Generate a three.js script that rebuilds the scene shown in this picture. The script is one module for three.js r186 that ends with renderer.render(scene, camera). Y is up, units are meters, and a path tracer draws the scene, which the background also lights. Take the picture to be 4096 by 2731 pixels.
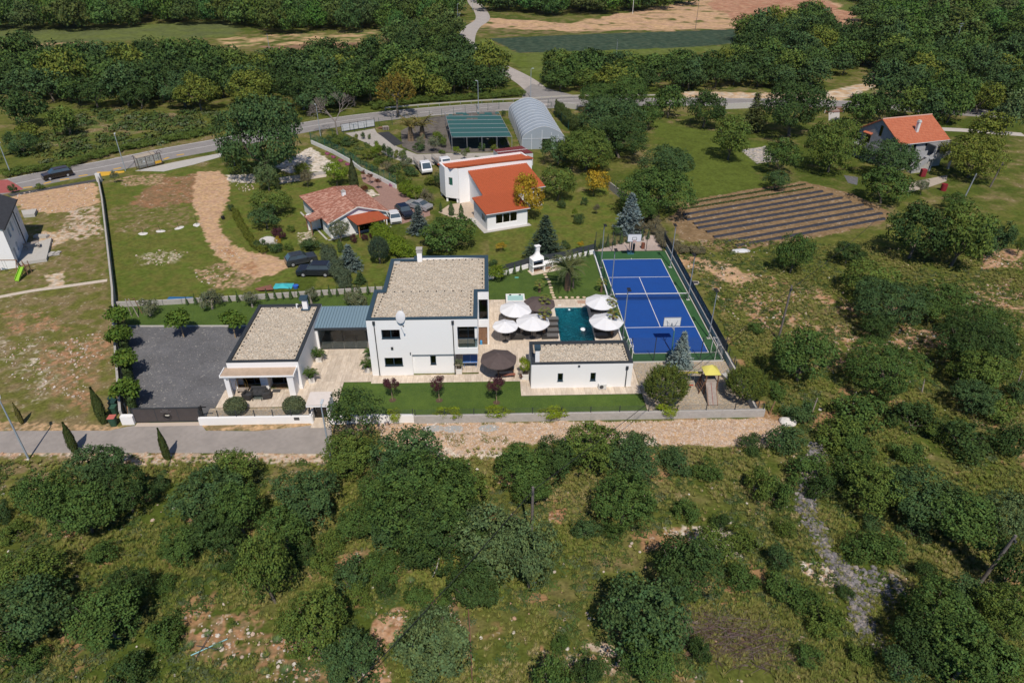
import * as THREE from 'three';
import { Sky } from 'three/addons/objects/Sky.js';
import { mergeGeometries } from 'three/addons/utils/BufferGeometryUtils.js';
import { RoundedBoxGeometry } from 'three/addons/geometries/RoundedBoxGeometry.js';
import { FontLoader } from 'three/addons/loaders/FontLoader.js';
import { TextGeometry } from 'three/addons/geometries/TextGeometry.js';

// ---------- camera, sky, sun, exposure ----------
const scene = new THREE.Scene();
const camera = new THREE.PerspectiveCamera(53.13, 1.5, 0.5, 3000);
camera.position.set(0, 40.93, 0);
camera.up.set(0.015496, 0.845597, -0.533597);
camera.lookAt(camera.position.clone().add(new THREE.Vector3(0.031196, -0.533810, -0.845029)));
const renderer = new THREE.WebGLRenderer({ antialias: true });
renderer.toneMapping = THREE.LinearToneMapping;
renderer.toneMappingExposure = 0.84;
renderer.shadowMap.enabled = true;
const sunDir = new THREE.Vector3(0.075, 1.0, 0.71).normalize();
const sky = new Sky();
sky.name = 'sky'; sky.userData.kind = 'structure';
sky.scale.setScalar(2500);
sky.material.uniforms.turbidity.value = 4;
sky.material.uniforms.rayleigh.value = 1.0;
sky.material.uniforms.mieCoefficient.value = 0.004;
sky.material.uniforms.sunPosition.value.copy(sunDir);
scene.add(sky);
scene.environmentIntensity = 0.1;
const sun = new THREE.DirectionalLight(0xfff3e4, 5);
sun.position.copy(sunDir).multiplyScalar(300).add(new THREE.Vector3(0, 0, -110));
sun.target.position.set(0, 0, -110);
sun.castShadow = true;
sun.shadow.camera.left = -220; sun.shadow.camera.right = 220; sun.shadow.camera.top = 260; sun.shadow.camera.bottom = -260; sun.shadow.camera.far = 800;
sun.shadow.mapSize.set(4096, 4096);
scene.add(sun, sun.target);
scene.fog = new THREE.FogExp2(0xc9cdd2, 0.00003);

// ---------- helpers ----------
function rnd(seed) { let a = seed >>> 0; return () => { a |= 0; a = a + 0x6D2B79F5 | 0; let t = Math.imul(a ^ a >>> 15, 1 | a); t = t + Math.imul(t ^ t >>> 7, 61 | t) ^ t; return ((t ^ t >>> 14) >>> 0) / 4294967296; }; }
const R0 = rnd(7);
const V = (x, y, z) => new THREE.Vector3(x, y, z);
const taken = {};
function numbered(n) { const k = taken[n] = (taken[n] ?? -1) + 1; return k ? n + '_' + String(k).padStart(3, '0') : n; }
// smooth value noise on a lattice, with fractal sum
const NT = new Float32Array(65536); { const r = rnd(99); for (let i = 0; i < 65536; i++) NT[i] = r(); }
function vn(x, y) {
  const xi = Math.floor(x), yi = Math.floor(y); let u = x - xi, v = y - yi; u = u * u * (3 - 2 * u); v = v * v * (3 - 2 * v);
  const a = (xi & 255), b = (xi + 1 & 255), c = (yi & 255) << 8, d = (yi + 1 & 255) << 8;
  return (NT[a + c] * (1 - u) + NT[b + c] * u) * (1 - v) + (NT[a + d] * (1 - u) + NT[b + d] * u) * v;
}
function fbm(x, y, o = 4) { let s = 0, a = .5, t = 0; for (let i = 0; i < o; i++) { s += a * vn(x, y); t += a; a *= .5; x = x * 2.03 + 17.3; y = y * 2.03 + 9.1; } return s / t; }
const lin = (c) => [Math.round(255 * toS(c[0])), Math.round(255 * toS(c[1])), Math.round(255 * toS(c[2]))];
function toS(v) { v = Math.min(1, Math.max(0, v)); return v <= .0031308 ? v * 12.92 : 1.055 * Math.pow(v, 1 / 2.4) - .055; }
const S8 = new Uint8Array(4097); for (let i = 0; i <= 4096; i++) S8[i] = Math.round(255 * toS(i / 4096));
const s8 = (v) => S8[v <= 0 ? 0 : v >= 1 ? 4096 : (v * 4096) | 0];
// texture from f(u, v in 0..1) -> linear rgb ; repeats
function tex(w, h, f, srgb = true, rep) {
  const d = new Uint8Array(w * h * 4);
  for (let j = 0, k = 0; j < h; j++) for (let i = 0; i < w; i++, k += 4) { const c = f(i / w, j / h, i, j); if (srgb) { d[k] = s8(c[0]); d[k + 1] = s8(c[1]); d[k + 2] = s8(c[2]); } else { d[k] = d[k + 1] = d[k + 2] = Math.max(0, Math.min(255, c * 255)); } d[k + 3] = 255; }
  const t = new THREE.DataTexture(d, w, h); t.wrapS = t.wrapT = THREE.RepeatWrapping; t.magFilter = t.minFilter = THREE.LinearFilter; if (srgb) t.colorSpace = THREE.SRGBColorSpace; if (rep) t.repeat.set(rep[0], rep[1]); t.needsUpdate = true; return t;
}
const mixc = (a, b, t) => [a[0] + (b[0] - a[0]) * t, a[1] + (b[1] - a[1]) * t, a[2] + (b[2] - a[2]) * t];
const mulc = (a, k) => [a[0] * k, a[1] * k, a[2] * k];
const cl01 = (t) => t < 0 ? 0 : t > 1 ? 1 : t;
const sst = (a, b, x) => { x = cl01((x - a) / (b - a)); return x * x * (3 - 2 * x); };
function col(r, g, b) { return new THREE.Color().setRGB(r, g, b); }
function mat(r, g, b, rough = .85, o = {}) { return new THREE.MeshStandardMaterial({ color: col(r, g, b), roughness: rough, side: THREE.DoubleSide, ...o }); }
// material with a mottled map: uv are in metres, the map covers `size` metres
const mottleCache = {};
function mottleTex(freq, px, ratio, size) { // grey grain between ratio and 1, shared between materials
  const key = freq + '_' + px + '_' + ratio; const t = (mottleCache[key] ??= tex(px, px, (u, v) => { const k = ratio + (1 - ratio) * cl01(tn(u, v, freq) * .5 + tn(u + .37, v + .11, freq * 4) * .5); return [k, k, k]; })).clone(); t.repeat.set(1 / size, 1 / size); t.needsUpdate = true; return t;
}
function mottled(a, b, size, rough = .9, o = {}, freq = 8, px = 256, contrast = 1, bump = 0) {
  const ratio = Math.round(Math.max(.3, Math.min(.95, ((a[0] + a[1] + a[2]) / (b[0] + b[1] + b[2]) - .5) * contrast + .5)) * 8) / 8, f = freq <= 7 ? 6 : freq <= 9 ? 8 : freq <= 12 ? 12 : 16;
  const m = new THREE.MeshStandardMaterial({ color: col(...b), map: mottleTex(f, f > 8 ? 256 : 128, ratio, size), roughness: rough, side: THREE.DoubleSide, ...o });
  if (bump) { m.bumpMap = (mottleCache.bump ??= tex(256, 256, (u, v) => tn(u, v, 32) * .6 + tn(u, v, 64) * .4, false)).clone(); m.bumpMap.repeat.set(1 / size, 1 / size); m.bumpMap.needsUpdate = true; m.bumpScale = bump; }
  return m;
}
function tn(u, v, f) { // tileable noise, f lattice cells per tile
  const W = (x, y) => NT[(((x % f) + f) % f * 7 + 13 & 255) + ((((y % f) + f) % f * 3 + 5 & 255) << 8)];
  const x = u * f, y = v * f, xi = Math.floor(x), yi = Math.floor(y); let s = x - xi, t = y - yi; s = s * s * (3 - 2 * s); t = t * t * (3 - 2 * t);
  return (W(xi, yi) * (1 - s) + W(xi + 1, yi) * s) * (1 - t) + (W(xi, yi + 1) * (1 - s) + W(xi + 1, yi + 1) * s) * t;
}
// planar uv in metres by the main direction of each face
function uvm(g) {
  if (g.index) g = g.toNonIndexed();
  const p = g.attributes.position, n = p.count, uv = new Float32Array(n * 2);
  for (let i = 0; i + 2 < n; i += 3) {
    const ax = p.getX(i + 1) - p.getX(i), ay = p.getY(i + 1) - p.getY(i), az = p.getZ(i + 1) - p.getZ(i), bx = p.getX(i + 2) - p.getX(i), by = p.getY(i + 2) - p.getY(i), bz = p.getZ(i + 2) - p.getZ(i);
    const nx = Math.abs(ay * bz - az * by), ny = Math.abs(az * bx - ax * bz), nz = Math.abs(ax * by - ay * bx);
    for (let k = i; k < i + 3; k++) { const x = p.getX(k), y = p.getY(k), z = p.getZ(k); if (ny >= nx && ny >= nz) { uv[k * 2] = x; uv[k * 2 + 1] = -z; } else if (nx > nz) { uv[k * 2] = z; uv[k * 2 + 1] = y; } else { uv[k * 2] = x; uv[k * 2 + 1] = y; } }
  }
  g.setAttribute('uv', new THREE.BufferAttribute(uv, 2)); return g;
}
function prep(g) { if (g.index) g = g.toNonIndexed(); for (const k of Object.keys(g.attributes)) if (k !== 'position' && k !== 'normal') g.deleteAttribute(k); if (!g.attributes.normal) g.computeVertexNormals(); return g; }
function merge(list) { list = list.flat(9).filter(Boolean).map(prep); return list.length === 1 ? list[0] : mergeGeometries(list); }
function mesh(name, g, m, parent, y) { const o = new THREE.Mesh(uvm(merge([g])), m); o.name = name; o.castShadow = o.receiveShadow = true; if (parent) parent.add(o); return o; }
const part = (parent, name, g, m) => mesh(name, g, m, parent);
function thing(name, label, category, at = [0, 0], turn = 0, group, y = 0) {
  const o = new THREE.Group(); o.name = numbered(name); o.position.set(at[0], y, at[1]); o.rotation.y = turn; o.userData = { label, category }; if (group) o.userData.group = group; scene.add(o); return o;
}
function tag(o, label, category, group) { o.name = numbered(o.name); o.userData.label = label; o.userData.category = category; if (group) o.userData.group = group; scene.add(o); return o; }
function struct(name, g, m) { const o = mesh(numbered(name), g, m); o.userData.kind = 'structure'; scene.add(o); return o; }
function copy(src, label, at, turn, group) { const o = src.clone(); o.name = numbered(src.name.replace(/_\d{3}$/, '')); o.userData = { ...src.userData, label }; if (group) o.userData.group = group; if (at) { o.position.x = at[0]; o.position.z = at[1]; } if (turn !== undefined) o.rotation.y = turn; scene.add(o); return o; }
// boxes are given by their centre in x and z and their bottom in y
function bx(w, h, d, x = 0, y = 0, z = 0, ry = 0, rx = 0, rz = 0) { const g = new THREE.BoxGeometry(w, h, d); if (rx) g.rotateX(rx); if (rz) g.rotateZ(rz); if (ry) g.rotateY(ry); g.translate(x, y + h / 2, z); return g; }
function rb(w, h, d, x = 0, y = 0, z = 0, r = .03, ry = 0) { const g = new RoundedBoxGeometry(w, h, d, 2, Math.min(r, w / 2.1, h / 2.1, d / 2.1)); if (ry) g.rotateY(ry); g.translate(x, y + h / 2, z); return g; }
function cyl(r1, r2, h, x = 0, y = 0, z = 0, n = 10) { const g = new THREE.CylinderGeometry(r2, r1, h, n); g.translate(x, y + h / 2, z); return g; }
function rod(a, b, r, r2 = r, n = 6) { const d = V(b[0] - a[0], b[1] - a[1], b[2] - a[2]), L = d.length(); const g = new THREE.CylinderGeometry(r2, r, L, n); g.translate(0, L / 2, 0); g.applyQuaternion(new THREE.Quaternion().setFromUnitVectors(V(0, 1, 0), d.normalize())); g.translate(...a); return g; }
function beam(a, b, w, h) { const d = V(b[0] - a[0], b[1] - a[1], b[2] - a[2]), L = d.length(); const g = new THREE.BoxGeometry(w, h, L); g.translate(0, 0, L / 2); const m = new THREE.Matrix4().lookAt(V(b[0], b[1], b[2]), V(a[0], a[1], a[2]), V(0, 1, 0)); g.applyMatrix4(m); g.translate(...a); return g; }
function quad(a, b, c, d) { const g = new THREE.BufferGeometry(); g.setAttribute('position', new THREE.Float32BufferAttribute([...a, ...b, ...c, ...a, ...c, ...d], 3)); g.computeVertexNormals(); return g; }
function polyShape(pts) { const s = new THREE.Shape(); pts.forEach((p, i) => i ? s.lineTo(p[0], -p[1]) : s.moveTo(p[0], -p[1])); return s; }
// flat polygon in plan ([x, z] points), top at y, with thickness below
function slab(pts, y, t = .05) { const g = new THREE.ExtrudeGeometry(polyShape(pts), { depth: t, bevelEnabled: false }); g.rotateX(-Math.PI / 2); g.translate(0, y - t, 0); return g; }
function sheet(pts, y) { const g = new THREE.ShapeGeometry(polyShape(pts)); g.rotateX(-Math.PI / 2); g.translate(0, y, 0); return g; }
// a wall in the x-y plane from x = 0 to w, thickness t centred on z = 0, holes [x0, y0, x1, y1]; profile optional
function wall(w, h, t, holes = [], prof) {
  const s = new THREE.Shape(); (prof || [[0, 0], [w, 0], [w, h], [0, h]]).forEach((p, i) => i ? s.lineTo(p[0], p[1]) : s.moveTo(p[0], p[1]));
  for (const [a, b, c, d] of holes) { const q = new THREE.Path(); q.moveTo(a, b); q.lineTo(a, d); q.lineTo(c, d); q.lineTo(c, b); q.closePath(); s.holes.push(q); }
  const g = new THREE.ExtrudeGeometry(s, { depth: t, bevelEnabled: false }); g.translate(0, 0, -t / 2); return g;
}
// puts wall-plane geometry so that its x axis runs from plan point a towards b
function along(g, a, b, y = 0) { g = g.clone(); g.rotateY(-Math.atan2(b[1] - a[1], b[0] - a[0])); g.translate(a[0], y, a[1]); return g; }
const len2 = (a, b) => Math.hypot(b[0] - a[0], b[1] - a[1]);
// ribbon along a plan polyline
function ribbon(pts, w, y, off = 0) {
  const pos = []; const L = [], Rr = [];
  pts.forEach((p, i) => { const a = pts[Math.max(0, i - 1)], b = pts[Math.min(pts.length - 1, i + 1)]; const dx = b[0] - a[0], dz = b[1] - a[1], l = Math.hypot(dx, dz); const nx = -dz / l, nz = dx / l; const ww = Array.isArray(w) ? w[i] : w; L.push([p[0] + nx * (off - ww / 2), p[1] + nz * (off - ww / 2)]); Rr.push([p[0] + nx * (off + ww / 2), p[1] + nz * (off + ww / 2)]); });
  for (let i = 0; i + 1 < pts.length; i++) pos.push(L[i][0], y, L[i][1], Rr[i][0], y, Rr[i][1], Rr[i + 1][0], y, Rr[i + 1][1], L[i][0], y, L[i][1], Rr[i + 1][0], y, Rr[i + 1][1], L[i + 1][0], y, L[i + 1][1]);
  const g = new THREE.BufferGeometry(); g.setAttribute('position', new THREE.Float32BufferAttribute(pos, 3)); g.computeVertexNormals();
  if (g.attributes.normal.getY(0) < 0) { for (let i = 0; i < g.attributes.normal.count; i++) g.attributes.normal.setXYZ(i, 0, 1, 0); } return g;
}
function spline(pts, n) { const c = new THREE.CatmullRomCurve3(pts.map((p) => V(p[0], 0, p[1])), false, 'centripetal'); return c.getSpacedPoints(n).map((p) => [p.x, p.z]); }
function inPoly(x, z, p) { let c = false; for (let i = 0, j = p.length - 1; i < p.length; j = i++) if ((p[i][1] > z) !== (p[j][1] > z) && x < (p[j][0] - p[i][0]) * (z - p[i][1]) / (p[j][1] - p[i][1]) + p[i][0]) c = !c; return c; }
function sdPoly(x, z, p) { // signed distance, negative inside
  let d = 1e9; for (let i = 0, j = p.length - 1; i < p.length; j = i++) { const ex = p[j][0] - p[i][0], ez = p[j][1] - p[i][1], wx = x - p[i][0], wz = z - p[i][1]; const t = cl01((wx * ex + wz * ez) / (ex * ex + ez * ez)); const bx_ = wx - ex * t, bz = wz - ez * t; d = Math.min(d, bx_ * bx_ + bz * bz); }
  d = Math.sqrt(d); return inPoly(x, z, p) ? -d : d;
}

// ---------- ground ----------
const C = { green: [.082, .108, .02], green2: [.068, .094, .017], olive: [.125, .13, .032], dry: [.20, .155, .078], straw: [.25, .20, .11], soil: [.27, .15, .08], orange: [.36, .20, .11], pink: [.46, .30, .195], sand: [.47, .315, .178], track: [.50, .38, .285], pale: [.52, .45, .36], white: [.62, .58, .52], grey: [.27, .27, .29], brown: [.20, .135, .072], lawn: [.098, .13, .024], meadow: [.12, .148, .04], crop: [.035, .062, .042], crop2: [.06, .085, .055] };
// [polygon in metres, colour a, colour b, soft edge, ragged edge, cover, grain frequency]
const patches = [
  // left field of thin brownish grass
  [[[-62.6,-76.2], [-61.9,-78.6], [-49.7,-81.2], [-43.1,-68.4], [-34.9,-52.2], [-33.5,-50.3], [-46.8,-50]], C.olive, C.dry, 1, 1, 1, .5],
  [[[-49.69,-65.82], [-44.77,-67.99], [-41.64,-63.81], [-41.85,-59.88], [-40.3,-55.33], [-43.87,-56.52], [-49.31,-60.9]], C.orange, C.dry, 2, 3, .55, 1.4],
  [[[-54.91,-66.65], [-50.32,-67.44], [-43.93,-59.15], [-45.22,-55.48], [-50.9,-60.94]], C.pale, C.olive, 2, 3, .3, 1.8],
  [[[-58.69,-73.09], [-53.95,-74.29], [-48.95,-69.03], [-54.49,-68]], C.dry, C.orange, 1, 2, .5, 1.6],
  // yard of the white house
  [[[-82.6,-109.1], [-74.3,-111.9], [-68.5,-118.2], [-50,-81.7], [-61.7,-78.2], [-63.3,-77.3]], C.olive, C.dry, .6, 1, 1, .7],
  [[[-80.5,-112.1], [-77.5,-116.2], [-73.4,-118.9], [-69.2,-119.4], [-64,-109.17], [-66.99,-105.89], [-70.3,-105.04], [-75.76,-107.53]], C.pink, C.sand, .4, .9, 1, 1.5],
  [[[-66.99,-105.89], [-64.09,-109.18], [-57.21,-95.69], [-60.18,-94.2], [-64.27,-96.68]], C.pale, C.pink, .6, 1.5, .5, 1.6],
  [[[-62.44,-91.97], [-61.53,-95.01], [-64.05,-97.49], [-66.97,-97.57], [-66.28,-93.97]], C.pale, C.sand, .5, .8, .8, 1.5],
  [[[-58.39,-82.9], [-57.04,-83.82], [-54.65,-79.71], [-56.43,-79.46]], C.sand, C.pale, .4, .7, .9, 1.5],
  // field beyond the rear garden wall
  [[[-67.8,-118.1], [-62.2,-126.3], [-54.3,-128.7], [-42.9,-108.1], [-33,-92.3], [-24.8,-81], [-30.5,-75.2], [-45.4,-74.3]], C.lawn, C.olive, .6, 1.2, 1, .5],
  [[[-61.64,-107.65], [-56.98,-109], [-48.96,-108.79], [-45.43,-101.25], [-48.16,-95.45], [-56.59,-97.29]], C.dry, C.olive, 1, 2, .6, 1.2],
  [[[-58.72,-108.55], [-59.4,-115.8], [-58.5,-122], [-51.6,-124.3], [-48.43,-109.77], [-53.53,-106.96]], C.brown, C.soil, .8, 1.2, .95, .8],
  [[[-66.7,-122.2], [-59.5,-124.5], [-57.2,-118.5], [-63.3,-117.5]], C.pink, C.dry, .5, 1, .6, 2],
  [[[-49.56,-88.71], [-46.34,-90.8], [-42.37,-89.95], [-44.12,-85.11], [-47.78,-85.89]], C.pale, C.olive, .7, 1.6, .4, 2.4],
  [[[-40.06,-84.34], [-35.52,-85.55], [-30.44,-80.56], [-31.94,-78.48], [-37.1,-79.52]], C.pink, C.dry, .6, 1.6, .55, 2],
  // dirt track
  [[[-53.8,-124.9], [-50,-125.5], [-47.2,-121.8], [-44.3,-114.9], [-42.69,-105.74], [-42.21,-101.61], [-40.02,-96.86], [-37.08,-92.04], [-33.11,-88.98], [-32.02,-89.48], [-29.46,-87.79], [-26.92,-85.3], [-28.38,-82.38], [-30.66,-81.34], [-34.37,-84.18], [-38.06,-88.4], [-41.36,-93.7], [-44.62,-100.35], [-49.14,-109.79]], C.sand, C.pink, .5, .7, 1, .9],
  [[[-39.15,-91.72], [-36.19,-90.15], [-31.81,-85.45], [-30.88,-82.14], [-35.22,-85.54]], C.orange, C.sand, .6, .8, .7, .6],
  [[[-47.7,-123.3], [-42.4,-123.4], [-40,-114.8], [-42.3,-114.3], [-45.5,-118.2]], C.white, C.pale, .3, .6, .85, 2.4],
  [[[-40.7,-125.8], [-38.6,-132.3], [-36.1,-140.2], [-26.9,-125.4], [-36.6,-123.9], [-41.4,-128.4]], C.pale, C.white, .4, .6, .95, 1.4],
  // gardens of the neighbours
  [[[-46.1,-119.4], [-38,-118], [-29.5,-121.9], [-24.5,-118.3], [-23.8,-113.8], [-28.03,-110.76], [-18,-91.9], [-12.04,-87.32], [-15.05,-77.4], [-22.14,-78.49], [-24.31,-89.09], [-34.02,-90.08], [-39.38,-100.64]], C.lawn, C.olive, .5, .8, 1, .6],
  [[[-0.2,-97.9], [7.8,-108.8], [20.5,-114.9], [21.2,-97.3], [15.5,-90.2], [0,-79.7]], C.lawn, C.olive, .5, .8, 1, .5],
  [[[-28.66,-96.13], [-26.56,-96.9], [-25.4,-92.87], [-27.44,-92.15]], C.pale, C.olive, .2, .5, .6, 2],
  [[[-22.1,-113.8], [-20.2,-114.8], [-18.6,-112.1], [-20.74,-110.58]], C.white, C.pale, .2, .4, .9, 2],
  // orchard grass right of the tunnel
  [[[38,-158.1], [50,-150.6], [59.6,-137.3], [48.8,-118.8], [55,-116.3], [35,-108.9], [29.9,-112.4]], C.lawn, C.green, 1.5, 2, 1, .35],
  [[[51.1,-136], [57.5,-138.9], [56.5,-128.7], [51.8,-127.5]], C.pale, C.grey, .3, .4, .9, 2],
  // ploughed strip field
  [[[28.5,-100.6], [32.7,-107.2], [41.8,-111.7], [56.5,-117.2], [62.6,-110.5], [64.8,-102.1], [61.4,-97.6], [50.6,-93.2], [37.2,-88.6], [31.8,-87.6], [28.2,-93]], C.brown, [.235, .16, .088], .4, .6, 1, .5],
  // stony grass to the right of the court
  [[[27.6,-90.7], [35.3,-86.7], [46.1,-90.2], [62.8,-96.2], [89.3,-104.7], [58.5,-53.6], [33.8,-54.3], [27.7,-54.5], [27.5,-72.5]], C.olive, C.green, 1.5, 2, 1, .4],
  [[[27.4,-84.8], [36.3,-80.6], [44.7,-72], [71.1,-78.3], [62.1,-65.3], [39.3,-56.5], [28.8,-66.3], [28.2,-74.7]], C.pink, C.orange, 2, 4, .34, 1.5],
  [[[26.59,-84.89], [31.27,-85.81], [33.99,-82.31], [35.25,-79.05], [31.81,-77.3], [29.28,-81.45]], C.sand, C.pink, .8, 1.4, .9, 1],
  [[[26.31,-88.84], [29.07,-86.22], [28.96,-82.44], [26.47,-83.18]], C.sand, C.orange, .5, 1.2, .7, 1.4],
  [[[46.77,-65.6], [52.87,-65.92], [50.79,-61.92], [45.2,-61.85]], C.orange, C.pink, .5, 1, .85, 2.2],
  [[[69.07,-86.58], [77.17,-88.22], [72.41,-81.25], [67.35,-81.39]], C.pink, C.orange, .6, 1.2, .7, 2],
  // verges of the lane and the crushed stone track
  [[[-47.02,-52.14], [-36.88,-51.19], [-34.04,-51.1], [-35.1,-50.34], [-46.1,-50.6]], C.dry, C.sand, .25, .4, 1, 1.6],
  [[[-27.28,-51.05], [-22.19,-50.98], [-10.25,-50.72], [-10.14,-49.83], [-21.89,-49.91], [-26.43,-50.04]], C.dry, C.sand, .2, .3, 1, 1.6],
  [[[-44.33,-47.62], [-21.05,-46.9], [-14.38,-46.53], [-14.12,-45.15], [-20.73,-45.75], [-30.97,-45.51], [-39.13,-46.04], [-43.9,-46.89]], C.pale, C.pink, .4, .8, .85, 2.2],
  [[[-43.9,-46.89], [-37.29,-46.83], [-36.37,-45], [-41.48,-42.81]], C.dry, C.olive, .5, 1, 1, .9],
  [[[-10.8,-50.59], [-7.4,-50.6], [5.48,-50.39], [15.34,-50.28], [26.36,-50.36], [27.64,-49.58], [26.32,-46.06], [21.49,-46.51], [14.63,-46.94], [8.73,-47.35], [1.79,-47.41], [-0.74,-45.65], [-5.21,-45.91], [-9.93,-48.1]], C.track, C.sand, .4, .7, 1, 2.4],
  [[[-10.24,-50.64], [-5.97,-50.59], [-4.89,-48.23], [-9.01,-48.07]], C.sand, C.pink, .4, .8, .8, 1],
  [[[-5.27,-46.99], [1.07,-46.39], [1.05,-45.52], [-4.66,-45.7]], C.white, C.pale, .3, .5, .7, 2.2],
  [[[11.33,-48.03], [15.3,-47.75], [14.81,-46.86], [11.65,-46.96]], C.white, C.pale, .3, .5, .9, 2],
  [[[-4.66,-49.08], [1.6,-48.89], [1.1,-47.48], [-3.93,-47.36]], C.olive, C.dry, .4, 1, .5, 2.2],
  // bare red earth in the scrub
  [[[-21.36,-28.87], [-18.67,-30.26], [-16.32,-29.95], [-15.49,-26.97], [-19,-26.87]], C.orange, C.dry, .7, 1.2, .6, 2],
  [[[-16.04,-28.96], [-11.25,-27.95], [-10.69,-25.12], [-15.01,-25.26]], C.orange, C.dry, .8, 1.4, .55, 2],
  [[[-8.42,-29.34], [-6.08,-30.56], [-6.12,-28.64], [-7.62,-26.66], [-6.48,-24.98], [-8.64,-25.05]], C.pink, C.orange, .5, 1, .7, 2.4],
  [[[-11.93,-35.19], [-9.24,-35.26], [-9.7,-33.47], [-11.68,-33.82]], C.orange, C.dry, .4, .8, .7, 2],
  [[[-4.64,-31.05], [-2.23,-31.66], [-2.04,-28.39], [-4.17,-29.21]], C.orange, C.dry, .5, 1, .6, 2],
  [[[2.7,-27.03], [7.83,-27.22], [8.56,-25.23], [3.14,-25.63]], C.pale, C.orange, .5, 1.2, .6, 2.4],
  [[[13.64,-36.8], [18.34,-37.33], [18.75,-33.76], [16.67,-33.83], [14.05,-35.8]], C.white, C.pale, .4, 1, .5, 2.4],
  [[[4.41,-38.99], [6.32,-39.46], [5.33,-37.57], [4.44,-37.77]], C.orange, C.soil, .2, .4, .9, 2],
  [[[22.42,-33.65], [24.5,-33.33], [25.24,-31.88], [23.98,-30.78], [22.84,-31.5]], C.white, C.pink, .4, .8, .75, 2.4],
  [[[18.98,-28.07], [20.68,-28.02], [21.96,-26.98], [23.59,-25.51], [20.94,-25.41], [18.62,-26.14]], C.pink, C.pale, .6, 1.2, .45, 2.4],
  [[[30.68,-33.26], [28.8,-32.71], [26.48,-31.61], [28.03,-29.88], [30.5,-30.91]], C.straw, C.dry, .5, 1, .7, 1.2],
  // beyond the main road
  [[[-105.5,-144.1], [-101.8,-173.1], [-74.9,-170.4], [-45.8,-174.2], [8.3,-187.3], [8,-181.9], [-42.6,-164.5], [-57.8,-149.4], [-74.6,-135.9], [-89.2,-117.6]], C.green, C.olive, 2, 3, 1, .2],
  [[[-97.6,-164.8], [-71.8,-167.5], [-64.2,-160.3], [-78.5,-146.6], [-88.7,-142.1]], C.meadow, C.dry, 2, 4, .6, .35],
  [[[-89.2,-117.6], [-75.8,-129.7], [-56.9,-146.8], [-58,-150.1], [-75.8,-136.8], [-91.7,-121.7]], C.dry, C.olive, .5, .8, 1, .6],
  [[[-213.8,-319.6], [-147.5,-315.3], [-111.1,-336.8], [-94.1,-283.6], [-131,-276.9], [-178.4,-262.3]], C.meadow, [.10, .12, .045], 3, 5, 1, .08],
  [[[-181.8,-267.8], [-144.9,-273.1], [-137.7,-258.2], [-176.2,-258.7]], C.sand, C.dry, 1.5, 3, .6, .4],
  [[[-100.5,-280.6], [-67.7,-294.3], [-25.9,-304.4], [-21.1,-286.1], [-40.6,-270], [-91.1,-261.2]], C.sand, C.meadow, 2, 5, .55, .2],
  [[[-79.5,-262.9], [-42.5,-271.9], [-38.1,-262.4], [-62.2,-253.8], [-75.1,-252.2]], [.25, .15, .10], C.brown, 1.5, 2, 1, .3],
  [[[-39.1,-283.1], [-19.6,-288.3], [-17.1,-272.6], [-34.3,-269.9]], C.sand, C.dry, 1.5, 3, .7, .3],
  [[[-3,-339.1], [34.6,-321.9], [101.4,-393.6], [133.8,-442.2], [192,-421.1], [174.5,-338.2], [156.2,-307.9], [102.5,-296.2], [31.9,-294.5], [-4.7,-309.2]], C.sand, C.pink, 2, 5, .85, .18],
  [[[131,-432.5], [186.1,-418.9], [177.3,-350.6], [156.6,-321.1], [124.8,-308.2], [111.7,-331.2], [113.7,-380.2]], [.34, .17, .105], [.42, .24, .155], 2, 4, .95, .25],
  [[[-4.7,-309.2], [32.1,-296.8], [103.7,-305.8], [101.4,-298.6], [31.2,-287.8], [0.6,-283.8]], C.green2, C.dry, 1.5, 3, .8, .2],
  [[[1.4,-279.5], [22.5,-285.7], [102.6,-302.2], [93.6,-268.5], [66.3,-255.7], [10.8,-248.6]], C.crop, C.crop2, .8, 1.5, 1, .5],
  [[[-8.6,-256.6], [-1,-279.6], [10.8,-247.8], [91.7,-262.7], [92.5,-255.4], [18.6,-233.4], [18.4,-197.8], [11.6,-195.1], [9.9,-226.2]], C.lawn, C.meadow, 1, 2, 1, .15],
  [[[52.8,-189.1], [76.9,-187.1], [90,-187.3], [106.9,-199.1], [116.9,-214.3], [115.9,-207.9], [107.2,-193.4], [90.3,-177.4], [50.5,-180.1]], C.sand, C.pale, .6, 1.2, 1, .5],
  [[[100.4,-189.2], [152.7,-198.3], [140.1,-179.9], [98.6,-178.2]], C.meadow, C.straw, 2, 3, .7, .3],
  [[[131,-247.9], [151.7,-249.3], [183.3,-243], [170.2,-223.8], [126.6,-235.7]], C.meadow, C.lawn, 2, 4, .8, .2],
  [[[129.5,-276.1], [198.6,-265.3], [181.6,-240.5], [133.4,-249.6]], C.meadow, C.dry, 3, 5, .6, .15],
  [[[207.8,-457.8], [330.8,-458.4], [205.5,-275.3], [151.4,-286.6]], C.meadow, C.green, 3, 8, .7, .06],
];
const POOL = [[7.5, -72.5], [12.1, -72.5], [12.1, -61.9], [7.5, -61.9]];
function holed(pts, y, withPool) { const s = polyShape(pts); if (withPool) { const q = new THREE.Path(); POOL.forEach((p, i) => i ? q.lineTo(p[0], -p[1]) : q.moveTo(p[0], -p[1])); q.closePath(); s.holes.push(q); } const g = new THREE.ShapeGeometry(s); g.rotateX(-Math.PI / 2); g.translate(0, y, 0); return g; }
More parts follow.
